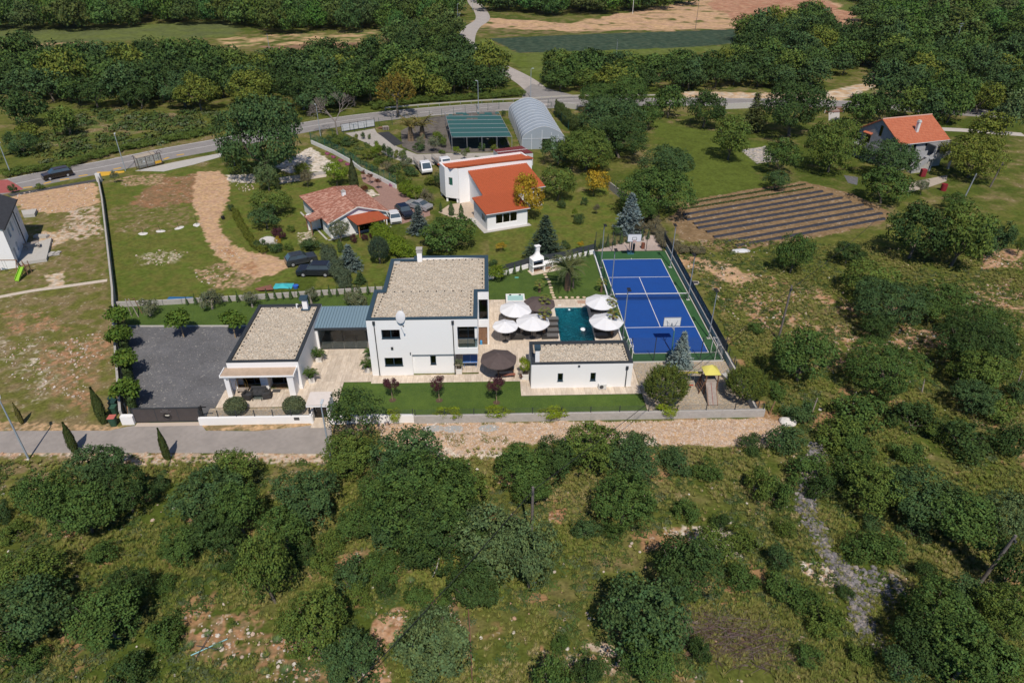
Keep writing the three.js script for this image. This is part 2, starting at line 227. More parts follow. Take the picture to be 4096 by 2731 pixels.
function landSheet(name, x0, x1, zn, zf, w, h) {
  const W = x1 - x0, D = zn - zf, d = new Uint8Array(w * h * 4), b = new Uint8Array(w * h * 4), buf = new Float32Array(w * h * 3), k0 = W / w;
  for (let j = 0, k = 0; j < h; j++) { const z = zn - (j + .5) / h * D; for (let i = 0; i < w; i++, k += 3) {
    const x = x0 + (i + .5) / w * W; const n1 = fbm(x * .07 + 3, z * .07, 3), n2 = fbm(x * .5, z * .5 + 40, 3);
    const t = cl01((n1 - .5) * 2.2 + (n2 - .5) * 1.6 + .5), q = cl01((n2 - .45) * 3), so = k0 < .12 ? .75 * sst(.6, .72, fbm(x * .42 + 90, z * .42 + 7, 3)) : 0;
    for (let c = 0; c < 3; c++) { const g = C.green2[c] + (C.olive[c] - C.green2[c]) * t; const h = g + (C.dry[c] - g) * q * t * .8; buf[k + c] = h + (C.orange[c] - h) * so; }
  } }
  for (const [poly, ca, cb, edge, rag, cover, fr] of patches) {
    let a0 = 1e9, a1 = -1e9, b0 = 1e9, b1 = -1e9; for (const p of poly) { a0 = Math.min(a0, p[0]); a1 = Math.max(a1, p[0]); b0 = Math.min(b0, p[1]); b1 = Math.max(b1, p[1]); }
    const m = edge + rag, i0 = Math.max(0, Math.floor((a0 - m - x0) / W * w)), i1 = Math.min(w - 1, Math.ceil((a1 + m - x0) / W * w)), j0 = Math.max(0, Math.floor((zn - b1 - m) / D * h)), j1 = Math.min(h - 1, Math.ceil((zn - b0 + m) / D * h));
    for (let j = j0; j <= j1; j++) { const z = zn - (j + .5) / h * D; for (let i = i0; i <= i1; i++) {
      const x = x0 + (i + .5) / w * W; const sd = sdPoly(x, z, poly); if (sd > m) continue;
      const nz = fbm(x * .9 / Math.max(.5, rag) + 11, z * .9 / Math.max(.5, rag), 3) - .5; let al = sst(edge * .5, -edge * .5, sd + nz * rag * 1.8); if (al <= 0) continue;
      const nn = fbm(x * fr + 31, z * fr + 77, 3); if (cover < 1) al *= sst(.18, -.12, nn - .28 - .44 * cover); const t = cl01((fbm(x * fr * 1.7 + 5, z * fr * 1.7, 2) - .5) * 2.4 + .5);
      const k = (j * w + i) * 3; for (let c = 0; c < 3; c++) { const v = ca[c] + (cb[c] - ca[c]) * t; buf[k + c] += (v - buf[k + c]) * al; }
    } }
  }
  const f1 = 1.1 / Math.max(.1, k0);
  for (let j = 0, k = 0, o = 0; j < h; j++) { const z = zn - (j + .5) / h * D; for (let i = 0; i < w; i++, k += 3, o += 4) {
    const x = x0 + (i + .5) / w * W; const gr = vn(x * f1 * .9, z * f1 * .9) * .5 + vn(x * f1 * .37 + 9, z * f1 * .37) * .5, lum = buf[k] + buf[k + 1];
    let s = .62 + gr * .76; const st = vn(x * 2.3 + 60, z * 2.3) * vn(x * f1 * .7, z * f1 * .7 + 30); const stone = k0 < .2 && lum > .3 && st > .56 ? .45 : 0;
    for (let c = 0; c < 3; c++) { const v = buf[k + c] * s; d[o + c] = s8(v + (C.pale[c] - v) * stone); } d[o + 3] = 255; const bb = gr * 200 + stone * 100; b[o] = b[o + 1] = b[o + 2] = bb > 255 ? 255 : bb; b[o + 3] = 255;
  } }
  const mk = (a, s) => { const t = new THREE.DataTexture(a, w, h); t.wrapS = t.wrapT = THREE.ClampToEdgeWrapping; t.magFilter = t.minFilter = THREE.LinearFilter; if (s) t.colorSpace = THREE.SRGBColorSpace; t.repeat.set(1 / W, 1 / D); t.offset.set(-x0 / W, zn / D); t.needsUpdate = true; return t; };
  return struct(name, holed([[x0, zn], [x1, zn], [x1, zf], [x0, zf]], 0, zn > -50), new THREE.MeshPhysicalMaterial({ map: mk(d, true), bumpMap: mk(b), bumpScale: .1, roughness: 1, specularIntensity: .1, side: THREE.DoubleSide }));
}
struct('ground', holed([[-1800, 600], [1800, 600], [1800, -2600], [-1800, -2600]], -.03, true), mottled(C.green2, C.olive, 40, 1, {}, 16));
landSheet('near_ground', -80, 80, -8, -76, 2048, 1024);
landSheet('middle_ground', -150, 150, -76, -170, 2048, 1024);
landSheet('far_ground', -480, 480, -170, -640, 2048, 1024);

// ---------- roads and paved surfaces ----------
const M = {};
M.asphalt = mottled([.20, .19, .185], [.275, .26, .25], 9, .95, {}, 12, 512, 1, .01);
M.asphaltNew = mottled([.045, .046, .05], [.075, .075, .08], 5, .95, {}, 10);
M.laneAsphalt = mottled([.26, .235, .215], [.33, .30, .275], 9, .95, {}, 9, 512, 1, .01);
M.concrete = mottled([.36, .35, .32], [.47, .455, .42], 3, .92, {}, 8, 256, 1.2, .006);
M.oldConcrete = mottled([.30, .285, .26], [.45, .43, .40], 2.4, .95, {}, 6, 256, 1.4, .01);
M.white = mottled([.77, .77, .76], [.82, .82, .81], 5, .88, {}, 5, 128);
M.paint = mat(.72, .71, .68, .8); M.yellow = mat(.62, .36, .03, .8); M.redPaint = mottled([.30, .07, .065], [.38, .10, .09], 3, .9);
M.anth = mat(.04, .078, .11, .5, { metalness: .2 }); M.anth2 = mat(.028, .035, .042, .6); M.black = mat(.012, .012, .013, .6); M.darkGrey = mat(.06, .06, .062, .7); M.steel = mat(.42, .44, .46, .5, { metalness: .5 }); M.galv = mat(.33, .36, .39, .55, { metalness: .4 });
M.wood = mottled([.16, .085, .045], [.27, .15, .085], 1.2, .8, {}, 6); M.oldWood = mottled([.24, .20, .165], [.36, .31, .27], 1.2, .9, {}, 6); M.trunk = mottled([.10, .08, .06], [.19, .16, .125], .8, 1, {}, 6); M.paleTrunk = mottled([.24, .17, .10], [.36, .27, .17], .8, 1, {}, 6);
M.glass = new THREE.MeshPhysicalMaterial({ color: col(.62, .68, .70), roughness: .03, transmission: 1, thickness: 0, side: THREE.DoubleSide });
M.darkGlass = new THREE.MeshPhysicalMaterial({ color: col(.20, .22, .23), roughness: .03, transmission: 1, thickness: 0, side: THREE.DoubleSide });
const mainRoadPts = spline([[-89.5,-111.3], [-84.7,-117.4], [-78.8,-123.3], [-71.4,-129.1], [-63.7,-136.3], [-54.9,-143.2], [-47.7,-149.6], [-39.8,-156], [-31.9,-161.1], [-23.5,-165.3], [-12.5,-169.2], [-0.9,-172.4], [12.1,-174.8], [23.2,-177.3], [36.5,-177.5], [64.3,-177], [90.9,-173.7], [123.4,-163.5]], 90);
struct('main_road', ribbon(mainRoadPts, 8.4, .004), M.asphalt);
const laneFar = spline([[12.6,-175.3], [14.3,-183.7], [12.8,-195.1], [9.7,-207.8], [1.8,-229.9], [-6.4,-260.2], [-7.3,-282.8], [-5.6,-309.2], [-1.5,-331.8], [-2.4,-362.8], [-6.2,-401.6], [-7.3,-427.5]], 60);
struct('side_road', ribbon(laneFar, 6.4, .008), mottled([.34, .31, .285], [.42, .385, .355], 10, .95, {}, 8));
struct('junction_apron', slab([[8.4,-177.2], [10.2,-192.5], [12.7,-199.6], [16.8,-193.4], [24,-183.5], [23,-175.1]], .012, .01), M.asphalt);
struct('access_lane', slab([[-90, -50.4], [-44.5, -50.63], [-35.52,-50.4], [-34.24,-50.87], [-33.34,-51.11], [-27.23,-50.92], [-26.55,-50.11], [-21.89,-49.91], [-16.19,-50.67], [-15.12,-50.72], [-14.24,-46.52], [-21.03,-46.84], [-34.09,-47.27], [-42.8, -47.54], [-90, -47.3]], .008, .03), M.laneAsphalt);
{ // road markings
  const mk = (name, off, w, dash, gap, i0, i1, m = M.paint) => { const gs = []; const L = mainRoadPts; let run = 0; for (let i = i0; i < i1; i++) { const a = L[i], b = L[i + 1], l = len2(a, b); let t = 0; while (t < l) { const on = (run % (dash + gap)) < dash, left = on ? dash - run % (dash + gap) : dash + gap - run % (dash + gap), st = Math.min(left, l - t) + 1e-4; if (on) { const p = (s) => [a[0] + (b[0] - a[0]) * s / l, a[1] + (b[1] - a[1]) * s / l]; gs.push(ribbon([p(t), p(Math.min(l, t + st))], w, .014, off)); } t += st; run += st; } } struct(name, merge(gs), m); };
  mk('road_edge_marking', -3.8, .16, 900, 1, 0, 88); mk('road_centre_marking', 0, .14, 900, 1, 0, 30); mk('road_centre_dashes', 0, .14, 3, 4.5, 30, 60); mk('road_edge_marking', 3.5, .14, 900, 1, 36, 70);
  for (const [p, q] of [[[-69.6,-126.8], [-68.6,-127.7]], [[-62.7,-132.7], [-62.2,-133.9]], [[-61.2,-135.2], [-60,-135.9]], [[-74.1,-123], [-72.9,-123.8]], [[-76.4,-121], [-75.1,-121.7]], [[-78.2,-119.1], [-77.5,-120.1]], [[-80.6,-117.1], [-79.3,-117.5]]]) struct('yellow_bus_bay_marking', ribbon([p, q], .5, .016), M.yellow);
  struct('yellow_bus_bay_marking', slab([[-72,-125.3], [-67.3,-125.8], [-66.8,-125], [-69.5,-123.1], [-70.3,-123]], .017, .01), M.yellow);
  struct('red_crossing_paint', slab([[-87.8,-120.9], [-85.9,-121.5], [-83,-119.1], [-80.2,-116.4], [-81.7,-114.7], [-83.9,-114.3]], .016, .01), M.redPaint);
  struct('fresh_asphalt_strip', slab([[-81.5,-113.9], [-70.3,-121.2], [-69.6,-120.1], [-80.2,-112.9]], .02, .02), M.asphaltNew);
  struct('bus_stop_pavement', slab([[-65.2,-125.8], [-59.9,-130.8], [-52.4,-136.8], [-51.7,-134.7], [-55.7,-129.3], [-59.8,-125.3]], .05, .05), M.concrete);
}

// ---------- vegetation ----------
function quadsGeo(Q) { // Q: flat list of {p: 12 numbers, n: 3 numbers, c: 3 numbers}
  const n = Q.length, pos = new Float32Array(n * 12), nor = new Float32Array(n * 12), cc = new Float32Array(n * 12), idx = new Uint32Array(n * 6);
  Q.forEach((q, i) => { pos.set(q.p, i * 12); for (let k = 0; k < 4; k++) { nor.set(q.n, i * 12 + k * 3); cc.set(q.c, i * 12 + k * 3); } idx.set([i * 4, i * 4 + 1, i * 4 + 2, i * 4, i * 4 + 2, i * 4 + 3], i * 6); });
  const g = new THREE.BufferGeometry(); g.setAttribute('position', new THREE.BufferAttribute(pos, 3)); g.setAttribute('normal', new THREE.BufferAttribute(nor, 3)); g.setAttribute('color', new THREE.BufferAttribute(cc, 3)); g.setIndex(new THREE.BufferAttribute(idx, 1)); return g;
}
const _a = V(0, 0, 0), _b = V(0, 0, 0), _n = V(0, 0, 0);
function leafQuad(Q, c, nrm, len, wid, r, colr, dir) { // a leaf at c facing nrm; dir: the way it points
  _n.copy(nrm).normalize(); if (dir) _a.copy(dir); else _a.set(r() - .5, r() - .5, r() - .5); _a.addScaledVector(_n, -_a.dot(_n)); if (_a.lengthSq() < 1e-6) _a.set(1, 0, 0); _a.normalize(); _b.crossVectors(_a, _n);
  const L = len, w = wid / 2, bl = .45 * L;
  Q.push({ p: [c.x, c.y, c.z, c.x + _a.x * bl + _b.x * w, c.y + _a.y * bl + _b.y * w, c.z + _a.z * bl + _b.z * w, c.x + _a.x * L, c.y + _a.y * L, c.z + _a.z * L, c.x + _a.x * bl - _b.x * w, c.y + _a.y * bl - _b.y * w, c.z + _a.z * bl - _b.z * w], n: [_n.x, _n.y, _n.z], c: colr });
}
function rdir(r, up = -1) { for (;;) { const x = r() * 2 - 1, y = r() * 2 - 1, z = r() * 2 - 1, l = x * x + y * y + z * z; if (l > 1 || l < .01) continue; const s = 1 / Math.sqrt(l); if (y * s < up) continue; return V(x * s, y * s, z * s); } }
function tint(r, k = .28, warm = .12) { const s = 1 + (r() - .5) * 2 * k, w = (r() - .5) * 2 * warm; return [s * (1 + w), s, s * (1 - w)]; }
// broadleaf crown about the origin: lobes, clumps on the lobes, leaves in each clump
function crown(seed, rr, vv, o) {
  const r = rnd(seed), Q = [], lobes = []; const nl = o.lobes ?? 9;
  lobes.push([V(0, -.05 * vv, 0), .55]);
  for (let i = 0; i < nl; i++) { const d = rdir(r, -.45), k = .42 + r() * .36; lobes.push([V(d.x * rr * k, d.y * vv * k, d.z * rr * k), Math.min(.44, 1.04 - k) * (.72 + r() * .36)]); }
  for (let c = 0; c < o.clumps; c++) {
    const L = lobes[1 + Math.floor(r() * nl)] && r() < .85 ? lobes[1 + Math.floor(r() * nl)] : lobes[0]; const d = rdir(r, -.75);
    const ls = L[1]; const p = V(L[0].x + d.x * ls * rr, L[0].y + d.y * ls * vv, L[0].z + d.z * ls * rr);
    let buried = 0; for (const M2 of lobes) if (M2 !== L) { const q = Math.hypot((p.x - M2[0].x) / rr, (p.y - M2[0].y) / vv, (p.z - M2[0].z) / rr); if (q < M2[1] * .82) buried = 1; } if (buried && r() < .75) continue;
    const out = V(p.x / rr, p.y / vv, p.z / rr).normalize().multiplyScalar(.6).add(d).add(V(0, .5, 0)).normalize(); const ct = tint(r, o.vary ?? .22, .1), cr = o.cr * (.7 + r() * .6);
    for (let k = 0; k < o.leaves; k++) { const e = rdir(r); const q = V(p.x + e.x * cr, p.y + e.y * cr * .7, p.z + e.z * cr); const nn = out.clone().addScaledVector(rdir(r), .75); const t2 = tint(r, .18, .08); leafQuad(Q, q, nn, o.leaf * (.7 + r() * .6), o.leaf * (.5 + r() * .4), r, [ct[0] * t2[0], ct[1] * t2[1], ct[2] * t2[2]]); }
  }
  return quadsGeo(Q);
}
function limbs(seed, rr, vv, hc, rad, n = 5) { const r = rnd(seed), g = []; const h0 = Math.max(.25, hc - vv * .75); const bend = [(r() - .5) * .2 * rr, h0, (r() - .5) * .2 * rr]; g.push(rod([0, -.1, 0], bend, rad, rad * .75, 7)); for (let i = 0; i < n; i++) { const a = i / n * 6.28 + r(), k = .45 + r() * .25, m = [bend[0] + Math.cos(a) * rr * k * .45, h0 + vv * .35, bend[2] + Math.sin(a) * rr * k * .45]; g.push(rod(bend, m, rad * .55, rad * .35, 5)); g.push(rod(m, [Math.cos(a) * rr * k, hc + vv * (.1 + r() * .4), Math.sin(a) * rr * k], rad * .35, rad * .12, 5)); } return uvm(merge(g)); }
const leafMats = {};
function leafMat(k, r, g, b) { return leafMats[k] ??= new THREE.MeshPhysicalMaterial({ color: col(r, g, b), roughness: .72, vertexColors: true, side: THREE.DoubleSide, transmission: .12, thickness: 0, specularIntensity: .12 }); }
const LM = { dark: leafMat('dark', .048, .085, .024), oak: leafMat('oak', .072, .125, .03), oak2: leafMat('oak2', .098, .145, .03), oak3: leafMat('oak3', .062, .11, .038), grey: leafMat('grey', .105, .155, .06), lime: leafMat('lime', .16, .24, .025), ash: leafMat('ash', .14, .17, .03), olive: leafMat('olive', .15, .17, .095), gold: leafMat('gold', .36, .25, .025), pine: leafMat('pine', .10, .13, .03), goldpine: leafMat('goldpine', .20, .16, .035), blue: leafMat('blue', .14, .20, .20), spruce: leafMat('spruce', .055, .085, .055), cyp: leafMat('cyp', .055, .075, .022), purple: leafMat('purple', .075, .028, .035), red: leafMat('red', .13, .05, .028), hedge: leafMat('hedge', .13, .19, .02), palm: leafMat('palm', .13, .15, .05), fan: leafMat('fan', .16, .18, .045), brush: leafMat('brush', .16, .145, .085), box: leafMat('box', .06, .10, .035), vine: leafMat('vine', .19, .25, .018), pinkf: leafMat('pinkf', .42, .12, .24) };
function proto(geo, trunk, r0, v0, hc0) { return { geo, trunk, r0, v0, hc0 }; }
const PR = { N: [], M: [], F: [], S: [] };
for (let i = 0; i < 6; i++) PR.N.push(proto(crown(100 + i, 2.6, 2.1, { clumps: 900, leaves: 13, leaf: .17, cr: .22, vary: .34, lobes: 13 + i % 3 * 3 }), limbs(i, 2.6, 2.1, 2.5, .13), 2.6, 2.1, 2.5));
for (let i = 0; i < 5; i++) PR.M.push(proto(crown(200 + i, 3.6, 2.9, { clumps: 600, leaves: 11, leaf: .29, cr: .36, vary: .32, lobes: 14 + i }), limbs(20 + i, 3.6, 2.9, 3.4, .18), 3.6, 2.9, 3.4));
for (let i = 0; i < 5; i++) PR.F.push(proto(crown(300 + i, 4.2, 3.4, { clumps: 330, leaves: 9, leaf: .52, cr: .56, vary: .3, lobes: 13 + i }), limbs(40 + i, 4.2, 3.4, 4.2, .2, 3), 4.2, 3.4, 4.2));
PR.NB = []; for (let i = 0; i < 3; i++) PR.NB.push(proto(crown(360 + i, 4.4, 3.1, { clumps: 2300, leaves: 13, leaf: .18, cr: .24, vary: .34, lobes: 26 }), limbs(70 + i, 4.4, 3.1, 3.6, .18, 7), 4.4, 3.1, 3.6)); PR.T = [proto(crown(380, 2.4, 2.6, { clumps: 430, leaves: 10, leaf: .19, cr: .3, lobes: 16 }), limbs(55, 2.4, 2.6, 3, .12, 7), 2.4, 2.6, 3)]; PR.B = []; for (let i = 0; i < 3; i++) PR.B.push(proto(crown(350 + i, 6, 4.6, { clumps: 1700, leaves: 11, leaf: .33, cr: .45, lobes: 26 }), limbs(50 + i, 6, 4.6, 5, .3, 7), 6, 4.6, 5));
for (let i = 0; i < 4; i++) PR.S.push(proto(crown(400 + i, 1.3, .95, { clumps: 300, leaves: 10, leaf: .13, cr: .18, lobes: 8 }), limbs(60 + i, 1.3, .95, .75, .04), 1.3, .95, .75));
function leafObj(name, geo, m, parent) { const o = new THREE.Mesh(geo, m); o.name = name; o.castShadow = o.receiveShadow = true; if (parent) parent.add(o); return o; }
let tk = 0;
function plant(name, label, category, x, z, r, v, hc, pr, lm, group, trunkMat = M.trunk) {
  const t = thing(name, label, category, [x, z], (tk++ * 2.399) % 6.28, group); t.scale.set(r / pr.r0, hc / pr.hc0, r / pr.r0);
  const c = leafObj('crown', pr.geo, lm, t); c.position.y = pr.hc0; c.scale.y = (v / pr.v0) / (hc / pr.hc0); const k = leafObj('trunk', pr.trunk, trunkMat, t); return t;
}
const toneOf = (i) => [LM.oak, LM.oak2, LM.oak, LM.oak3, LM.dark][i % 5];
function broad(list, group, base, cat = 'tree', name = 'oak_tree') {
  list.forEach((w, i) => { const [x, z, r_, v_, hc_, kind, lab] = w; const d = Math.hypot(x, z), gs = d < 85 ? 1.1 : 1, r = r_ * gs, v = v_ * gs, hc = hc_ * gs; const sh = kind === 'shrub' || (r < 1.7 && d < 80);
    const set = sh ? PR.S : kind === 'tall' ? PR.T : d < 85 ? (r > 3.5 ? PR.NB : PR.N) : r > 4.6 && d < 175 ? PR.B : d < 165 ? PR.M : PR.F; const pr = set[(i * 3 + 1) % set.length];
    const lm = { grey: LM.grey, ash: LM.ash, lime: LM.lime, olive: LM.olive, gold: LM.gold, brush: LM.brush }[kind] ?? toneOf(i * 7 + 3);
    plant(kind === 'shrub' ? 'shrub' : name, lab ?? base, kind === 'shrub' ? 'shrub' : cat, x, z, r, v, hc, pr, lm, lab ? undefined : group); });
}
// scrub oaks below the lane
broad([
[-32.69,-43.02,2.26,1.56,1.94,'oak','broad oak overhanging the lane beside the leaning cypress'],
[-34.6,-39.41,2.01,1.92,2.27,'oak','dull green oak at the left end of the scrub thicket'],
[-31.16,-37.99,2.37,1.66,2.03,'oak','wide oak below the lane, in front of the overhanging one'],
[-28.93,-40.03,2.04,1.75,2.11,'oak','oak with bare twigs right of the overhanging oak'],
[-21.33,-42.16,2.18,1.56,1.93,'oak','bright green oak touching the lane verge below the white shrubs'],
[-22.11,-39.02,2.65,1.92,2.27,'oak','large oak in front of the bright green verge oak'],
[-19.19,-37.38,1.9,2.11,2.44,'oak','dense dark oak at the right end of the left thicket'],
[-22.74,-35.06,1.63,1.23,1.63,'oak','low oak at the front foot of the left thicket'],
[-20.18,-35.67,2.08,1.58,1.95,'oak'],
[-32.01,-31.93,2.24,1.62,1.99,'oak','oak at the left edge above the big corner oak'],
[-30.17,-28.91,2.5,1.87,2.22,'oak','big dark oak in the lower left corner'],
[-30.6,-26.62,1.2,1.37,1.76,'oak'],
[-25.12,-28.73,2.21,1.73,2.1,'oak','round oak right of the big corner oak'],
[-25.07,-31.13,1.62,1.25,1.65,'oak'],
[-15.28,-31.13,1.88,2.83,3.1,'oak','tall narrow oak by the red earth in the lower left'],
[-14.43,-38.78,2.55,1.92,2.27,'oak','spreading oak in the middle of the lower scrub'],
[-15.58,-35.99,1.96,1.52,1.9,'oak'],
[-10.25,-36.68,1.62,1.28,1.67,'oak'],
[-11.95,-47.5,2.57,2.71,3,'tall','tall thin-leaved oak standing before the white garden wall'],
[-12.09,-43.92,2.21,1.6,1.97,'oak','oak at the foot of the tall thin-leaved one'],
[-6.99,-42.28,3.1,2.29,2.6,'oak','dark oak right of the tall thin-leaved one'],
[-8.92,-39.98,1.83,1.4,1.78,'oak'],
[-5.21,-37.1,3.95,3.08,3.33,'oak','widest oak of the central thicket'],
[-3.52,-34.69,3.22,2.62,2.91,'oak','oak at the front foot of the central thicket'],
[-2.87,-39.33,2.46,1.9,2.24,'oak'],
[-7.41,-35.77,1.84,1.48,1.86,'oak'],
[-0.19,-32.98,2.64,2.64,2.93,'grey','grey-green oak left of the wooden pole in the centre'],
[2.48,-31.85,1.9,2.85,3.12,'grey','grey-green oak right of the wooden pole in the centre'],
[-1.49,-30.36,1.87,1.67,2.03,'oak'],
[-11.33,-27.43,2.2,1.98,2.32,'oak','oak in the lower middle left of the power cable'],
[-8.74,-25.28,1.71,1.66,2.03,'oak','oak at the lower edge under the power cable'],
[-3.9,-25.57,2.22,2.19,2.52,'grey','pale silvery oak at the bottom edge beside the boundary wire'],
[2.52,-41.57,2.29,1.72,2.08,'oak','dark oak behind the wooden pole below the stone track'],
[5.5,-43.06,2.07,1.53,1.91,'oak'],
[8.37,-43.9,2.52,1.83,2.18,'oak','oak reaching up onto the crushed stone track'],
[11.68,-42.69,2.34,1.71,2.08,'oak','oak at the right end of the track-side row'],
[2.98,-39.96,1.58,1.22,1.62,'oak'],
[10.07,-37.54,2.41,1.87,2.22,'oak','single round oak in the grass below the track-side row'],
[13.42,-31.12,2.39,1.99,2.34,'oak','light-tipped oak on the open slope above the largest one'],
[15.89,-33.74,1.45,1.16,1.56,'oak'],
[9.7,-26.72,2.81,2.58,2.87,'oak','largest oak in the lower right foreground'],
[9.55,-25.06,1.83,1.77,2.13,'oak'],
[3.45,-23.94,1.39,1.45,1.84,'oak','oak cut by the bottom edge below the pale stones'],
[5.72,-24.31,1.01,1.04,1.45,'oak'],
[30.23,-38.47,2.42,1.7,2.06,'oak','oak at the head of the rubble line'],
[33.31,-37.35,2.69,1.87,2.22,'oak','long-crowned oak right of the rubble line'],
[35.1,-35.02,2.59,1.81,2.17,'oak'],
[38.44,-35.06,1.8,1.95,2.29,'grey','grey oak at the right edge with bare twigs'],
[36.06,-30.51,1.38,2.07,2.41,'oak'],
[33.6,-27.51,1.75,1.59,1.96,'oak'],
[32.35,-29.32,1.54,1.14,1.55,'oak','oak under the leaning pole at the lower right'],
[29.07,-27.16,2.25,1.73,2.09,'oak','broad oak below the leaning pole'],
[28.87,-24.06,2.44,1.92,2.27,'oak2','yellow-green oak in the lower right corner'],
[27.05,-25.29,1.84,1.47,1.85,'oak'],
[31.24,-23.5,1.62,1.26,1.66,'oak'],
[25.02,-24.1,1.23,1.02,1.44,'oak'],
[31.49,-56.18,3.04,2.57,2.86,'oak','round dense oak beside the wooden pole right of the playground'],
[39.27,-54.9,3.56,2.31,2.63,'oak','broad oak by the wire fence posts'],
[50.31,-58.17,3.6,2.55,2.84,'oak','large oak near the right edge above the dumped tyres'],
[48.77,-54.03,2.77,1.88,2.23,'oak'],
[45.99,-50.54,2.13,1.35,1.74,'oak'],
[38.72,-51.98,1.08,0.93,1.36,'oak'],
[40.14,-80.76,2.29,2.95,3.21,'oak','upright small oak below the ploughed field'],
[48.88,-83.42,2.22,1.32,1.72,'oak','little flat-topped oak right of the upright one'],
[47.27,-73.81,3.63,2.18,2.51,'oak','oak between the little flat-topped one and the fence line'],
[46.2,-67.59,4.03,2.44,2.75,'oak'],
[51.44,-67.77,2.41,1.61,1.99,'oak'],
[55.16,-70.81,2.76,1.65,2.02,'oak'],
[58.61,-84.89,4.31,3.81,4,'oak','big oak at the right corner of the ploughed field, left half of a pair'],
[63.15,-82.42,4.07,4.39,4.54,'oak','big oak near the right edge, right half of a pair'],
[69.42,-84.37,2.54,2.87,3.14,'oak','greyish oak behind the pair at the right edge'],
[75.23,-102.13,2.27,1.31,1.7,'oak'],
[54.14,-62.61,3.36,2.04,2.37,'oak'],
[43.46,-64.21,1.83,1.19,1.59,'oak'],
[74.4,-85.39,0.91,1.25,1.65,'oak'],
], 'scrub oaks in the foreground', 'dark scrub oak merged in the foreground thicket');
broad([
[-27.58,-42.31,0.74,0.93,0.65,'shrub'],
[-21.75,-28.38,1.26,1.05,0.73,'shrub'],
[-29.52,-26.65,1.03,0.81,0.57,'shrub'],
[-22.72,-25.38,1.37,1.17,0.82,'shrub'],
[-36.61,-37.63,1.02,0.73,0.51,'shrub'],
[-38.42,-39.46,0.7,1.04,0.72,'shrub'],
[-23.21,-32.73,0.84,0.66,0.46,'shrub'],
[-28.91,-35.3,1.21,0.89,0.62,'shrub'],
[-19.21,-34.29,0.87,0.69,0.48,'shrub'],
[-12.65,-33.79,1.08,0.89,0.62,'shrub'],
[-10.33,-32.19,1.51,1.29,0.9,'shrub'],
[-8.73,-33.01,1.18,1,0.7,'shrub'],
[-7.24,-33.31,1.07,0.91,0.64,'shrub'],
[-13.96,-34.88,1.1,0.88,0.62,'shrub'],
[-12.13,-36.07,1.12,0.9,0.63,'shrub'],
[-5.4,-34.26,1.45,1.22,0.85,'shrub'],
[-3.67,-30.7,0.69,0.62,0.43,'shrub'],
[-5.37,-30.72,1.03,0.92,0.64,'shrub'],
[-7.74,-31.45,0.81,0.71,0.5,'shrub'],
[-9.5,-31.05,0.91,0.8,0.56,'shrub'],
[16.01,-43.81,1.49,1.08,0.76,'shrub'],
[18.3,-42.67,1.19,0.87,0.61,'shrub'],
[15.38,-38.39,1.18,0.91,0.63,'shrub'],
[17.77,-37.02,0.77,0.77,0.54,'shrub'],
[21.72,-40.12,1.21,1.55,1.08,'shrub'],
[7.1,-36.42,1.14,0.92,0.65,'shrub'],
[9.23,-36.15,0.88,0.72,0.5,'shrub'],
[17.64,-31.48,1.17,0.97,0.68,'shrub'],
[13.22,-26.1,0.74,1.02,0.71,'shrub'],
[18.67,-35.05,1.24,0.98,0.68,'shrub'],
[12.84,-47.31,0.9,0.64,0.45,'shrub'],
[4.3,-27.03,0.64,0.63,0.44,'shrub'],
[22.91,-39.37,1.18,1.37,0.96,'shrub'],
[26.88,-39.99,1.19,1.37,0.96,'shrub'],
[22.67,-35.95,0.92,0.82,0.57,'shrub'],
[20.91,-33.01,0.97,1.16,0.81,'shrub'],
[20.42,-30.65,1.3,1.06,0.74,'shrub'],
[21.63,-29.61,1.1,0.9,0.63,'shrub'],
[24.61,-30.48,0.65,0.52,0.36,'shrub'],
[22.07,-27.87,1.24,1.03,0.72,'shrub'],
[32.4,-35.65,1.12,0.81,0.56,'shrub'],
[27.51,-33.82,1.48,1.11,0.78,'shrub'],
[29.4,-33.6,1.58,1.16,0.82,'shrub'],
[31.2,-31.67,0.96,0.87,0.61,'shrub'],
[23.52,-25.65,0.81,0.71,0.49,'shrub'],
[29.58,-36.64,0.93,0.68,0.47,'shrub'],
[19.85,-25.63,0.94,0.82,0.58,'shrub'],
[34.19,-49.24,2.51,1.65,1.16,'shrub'],
[39.14,-48.47,2.18,1.42,1,'shrub'],
[31.33,-46.32,2.11,1.43,1,'shrub'],
[26.63,-45.95,1.8,1.3,0.91,'shrub'],
[32.5,-45,1.68,1.14,0.8,'shrub'],
[36.58,-44.45,1.38,0.92,0.65,'shrub'],
[42.12,-45.56,2.4,1.57,1.1,'shrub'],
[47.5,-49.85,2.02,1.28,0.9,'shrub'],
[52.13,-52.63,1.21,1.21,0.85,'shrub'],
[26.76,-41.82,1.79,1.26,0.88,'shrub'],
[30.61,-42.22,1.61,1.12,0.78,'shrub'],
[46.08,-44.73,1.48,1.88,1.31,'shrub'],
[40.67,-47.17,1.23,0.81,0.56,'shrub'],
[29.21,-50.32,1.49,0.99,0.7,'shrub'],
[28.22,-54.03,1.22,0.89,0.62,'shrub'],
[30.27,-65.93,1.12,0.71,0.5,'shrub'],
[23.08,-45.95,1.18,0.82,0.58,'shrub'],
], 'low scrub bushes', 'low green bush in the rough grass of the scrub', 'shrub', 'shrub');
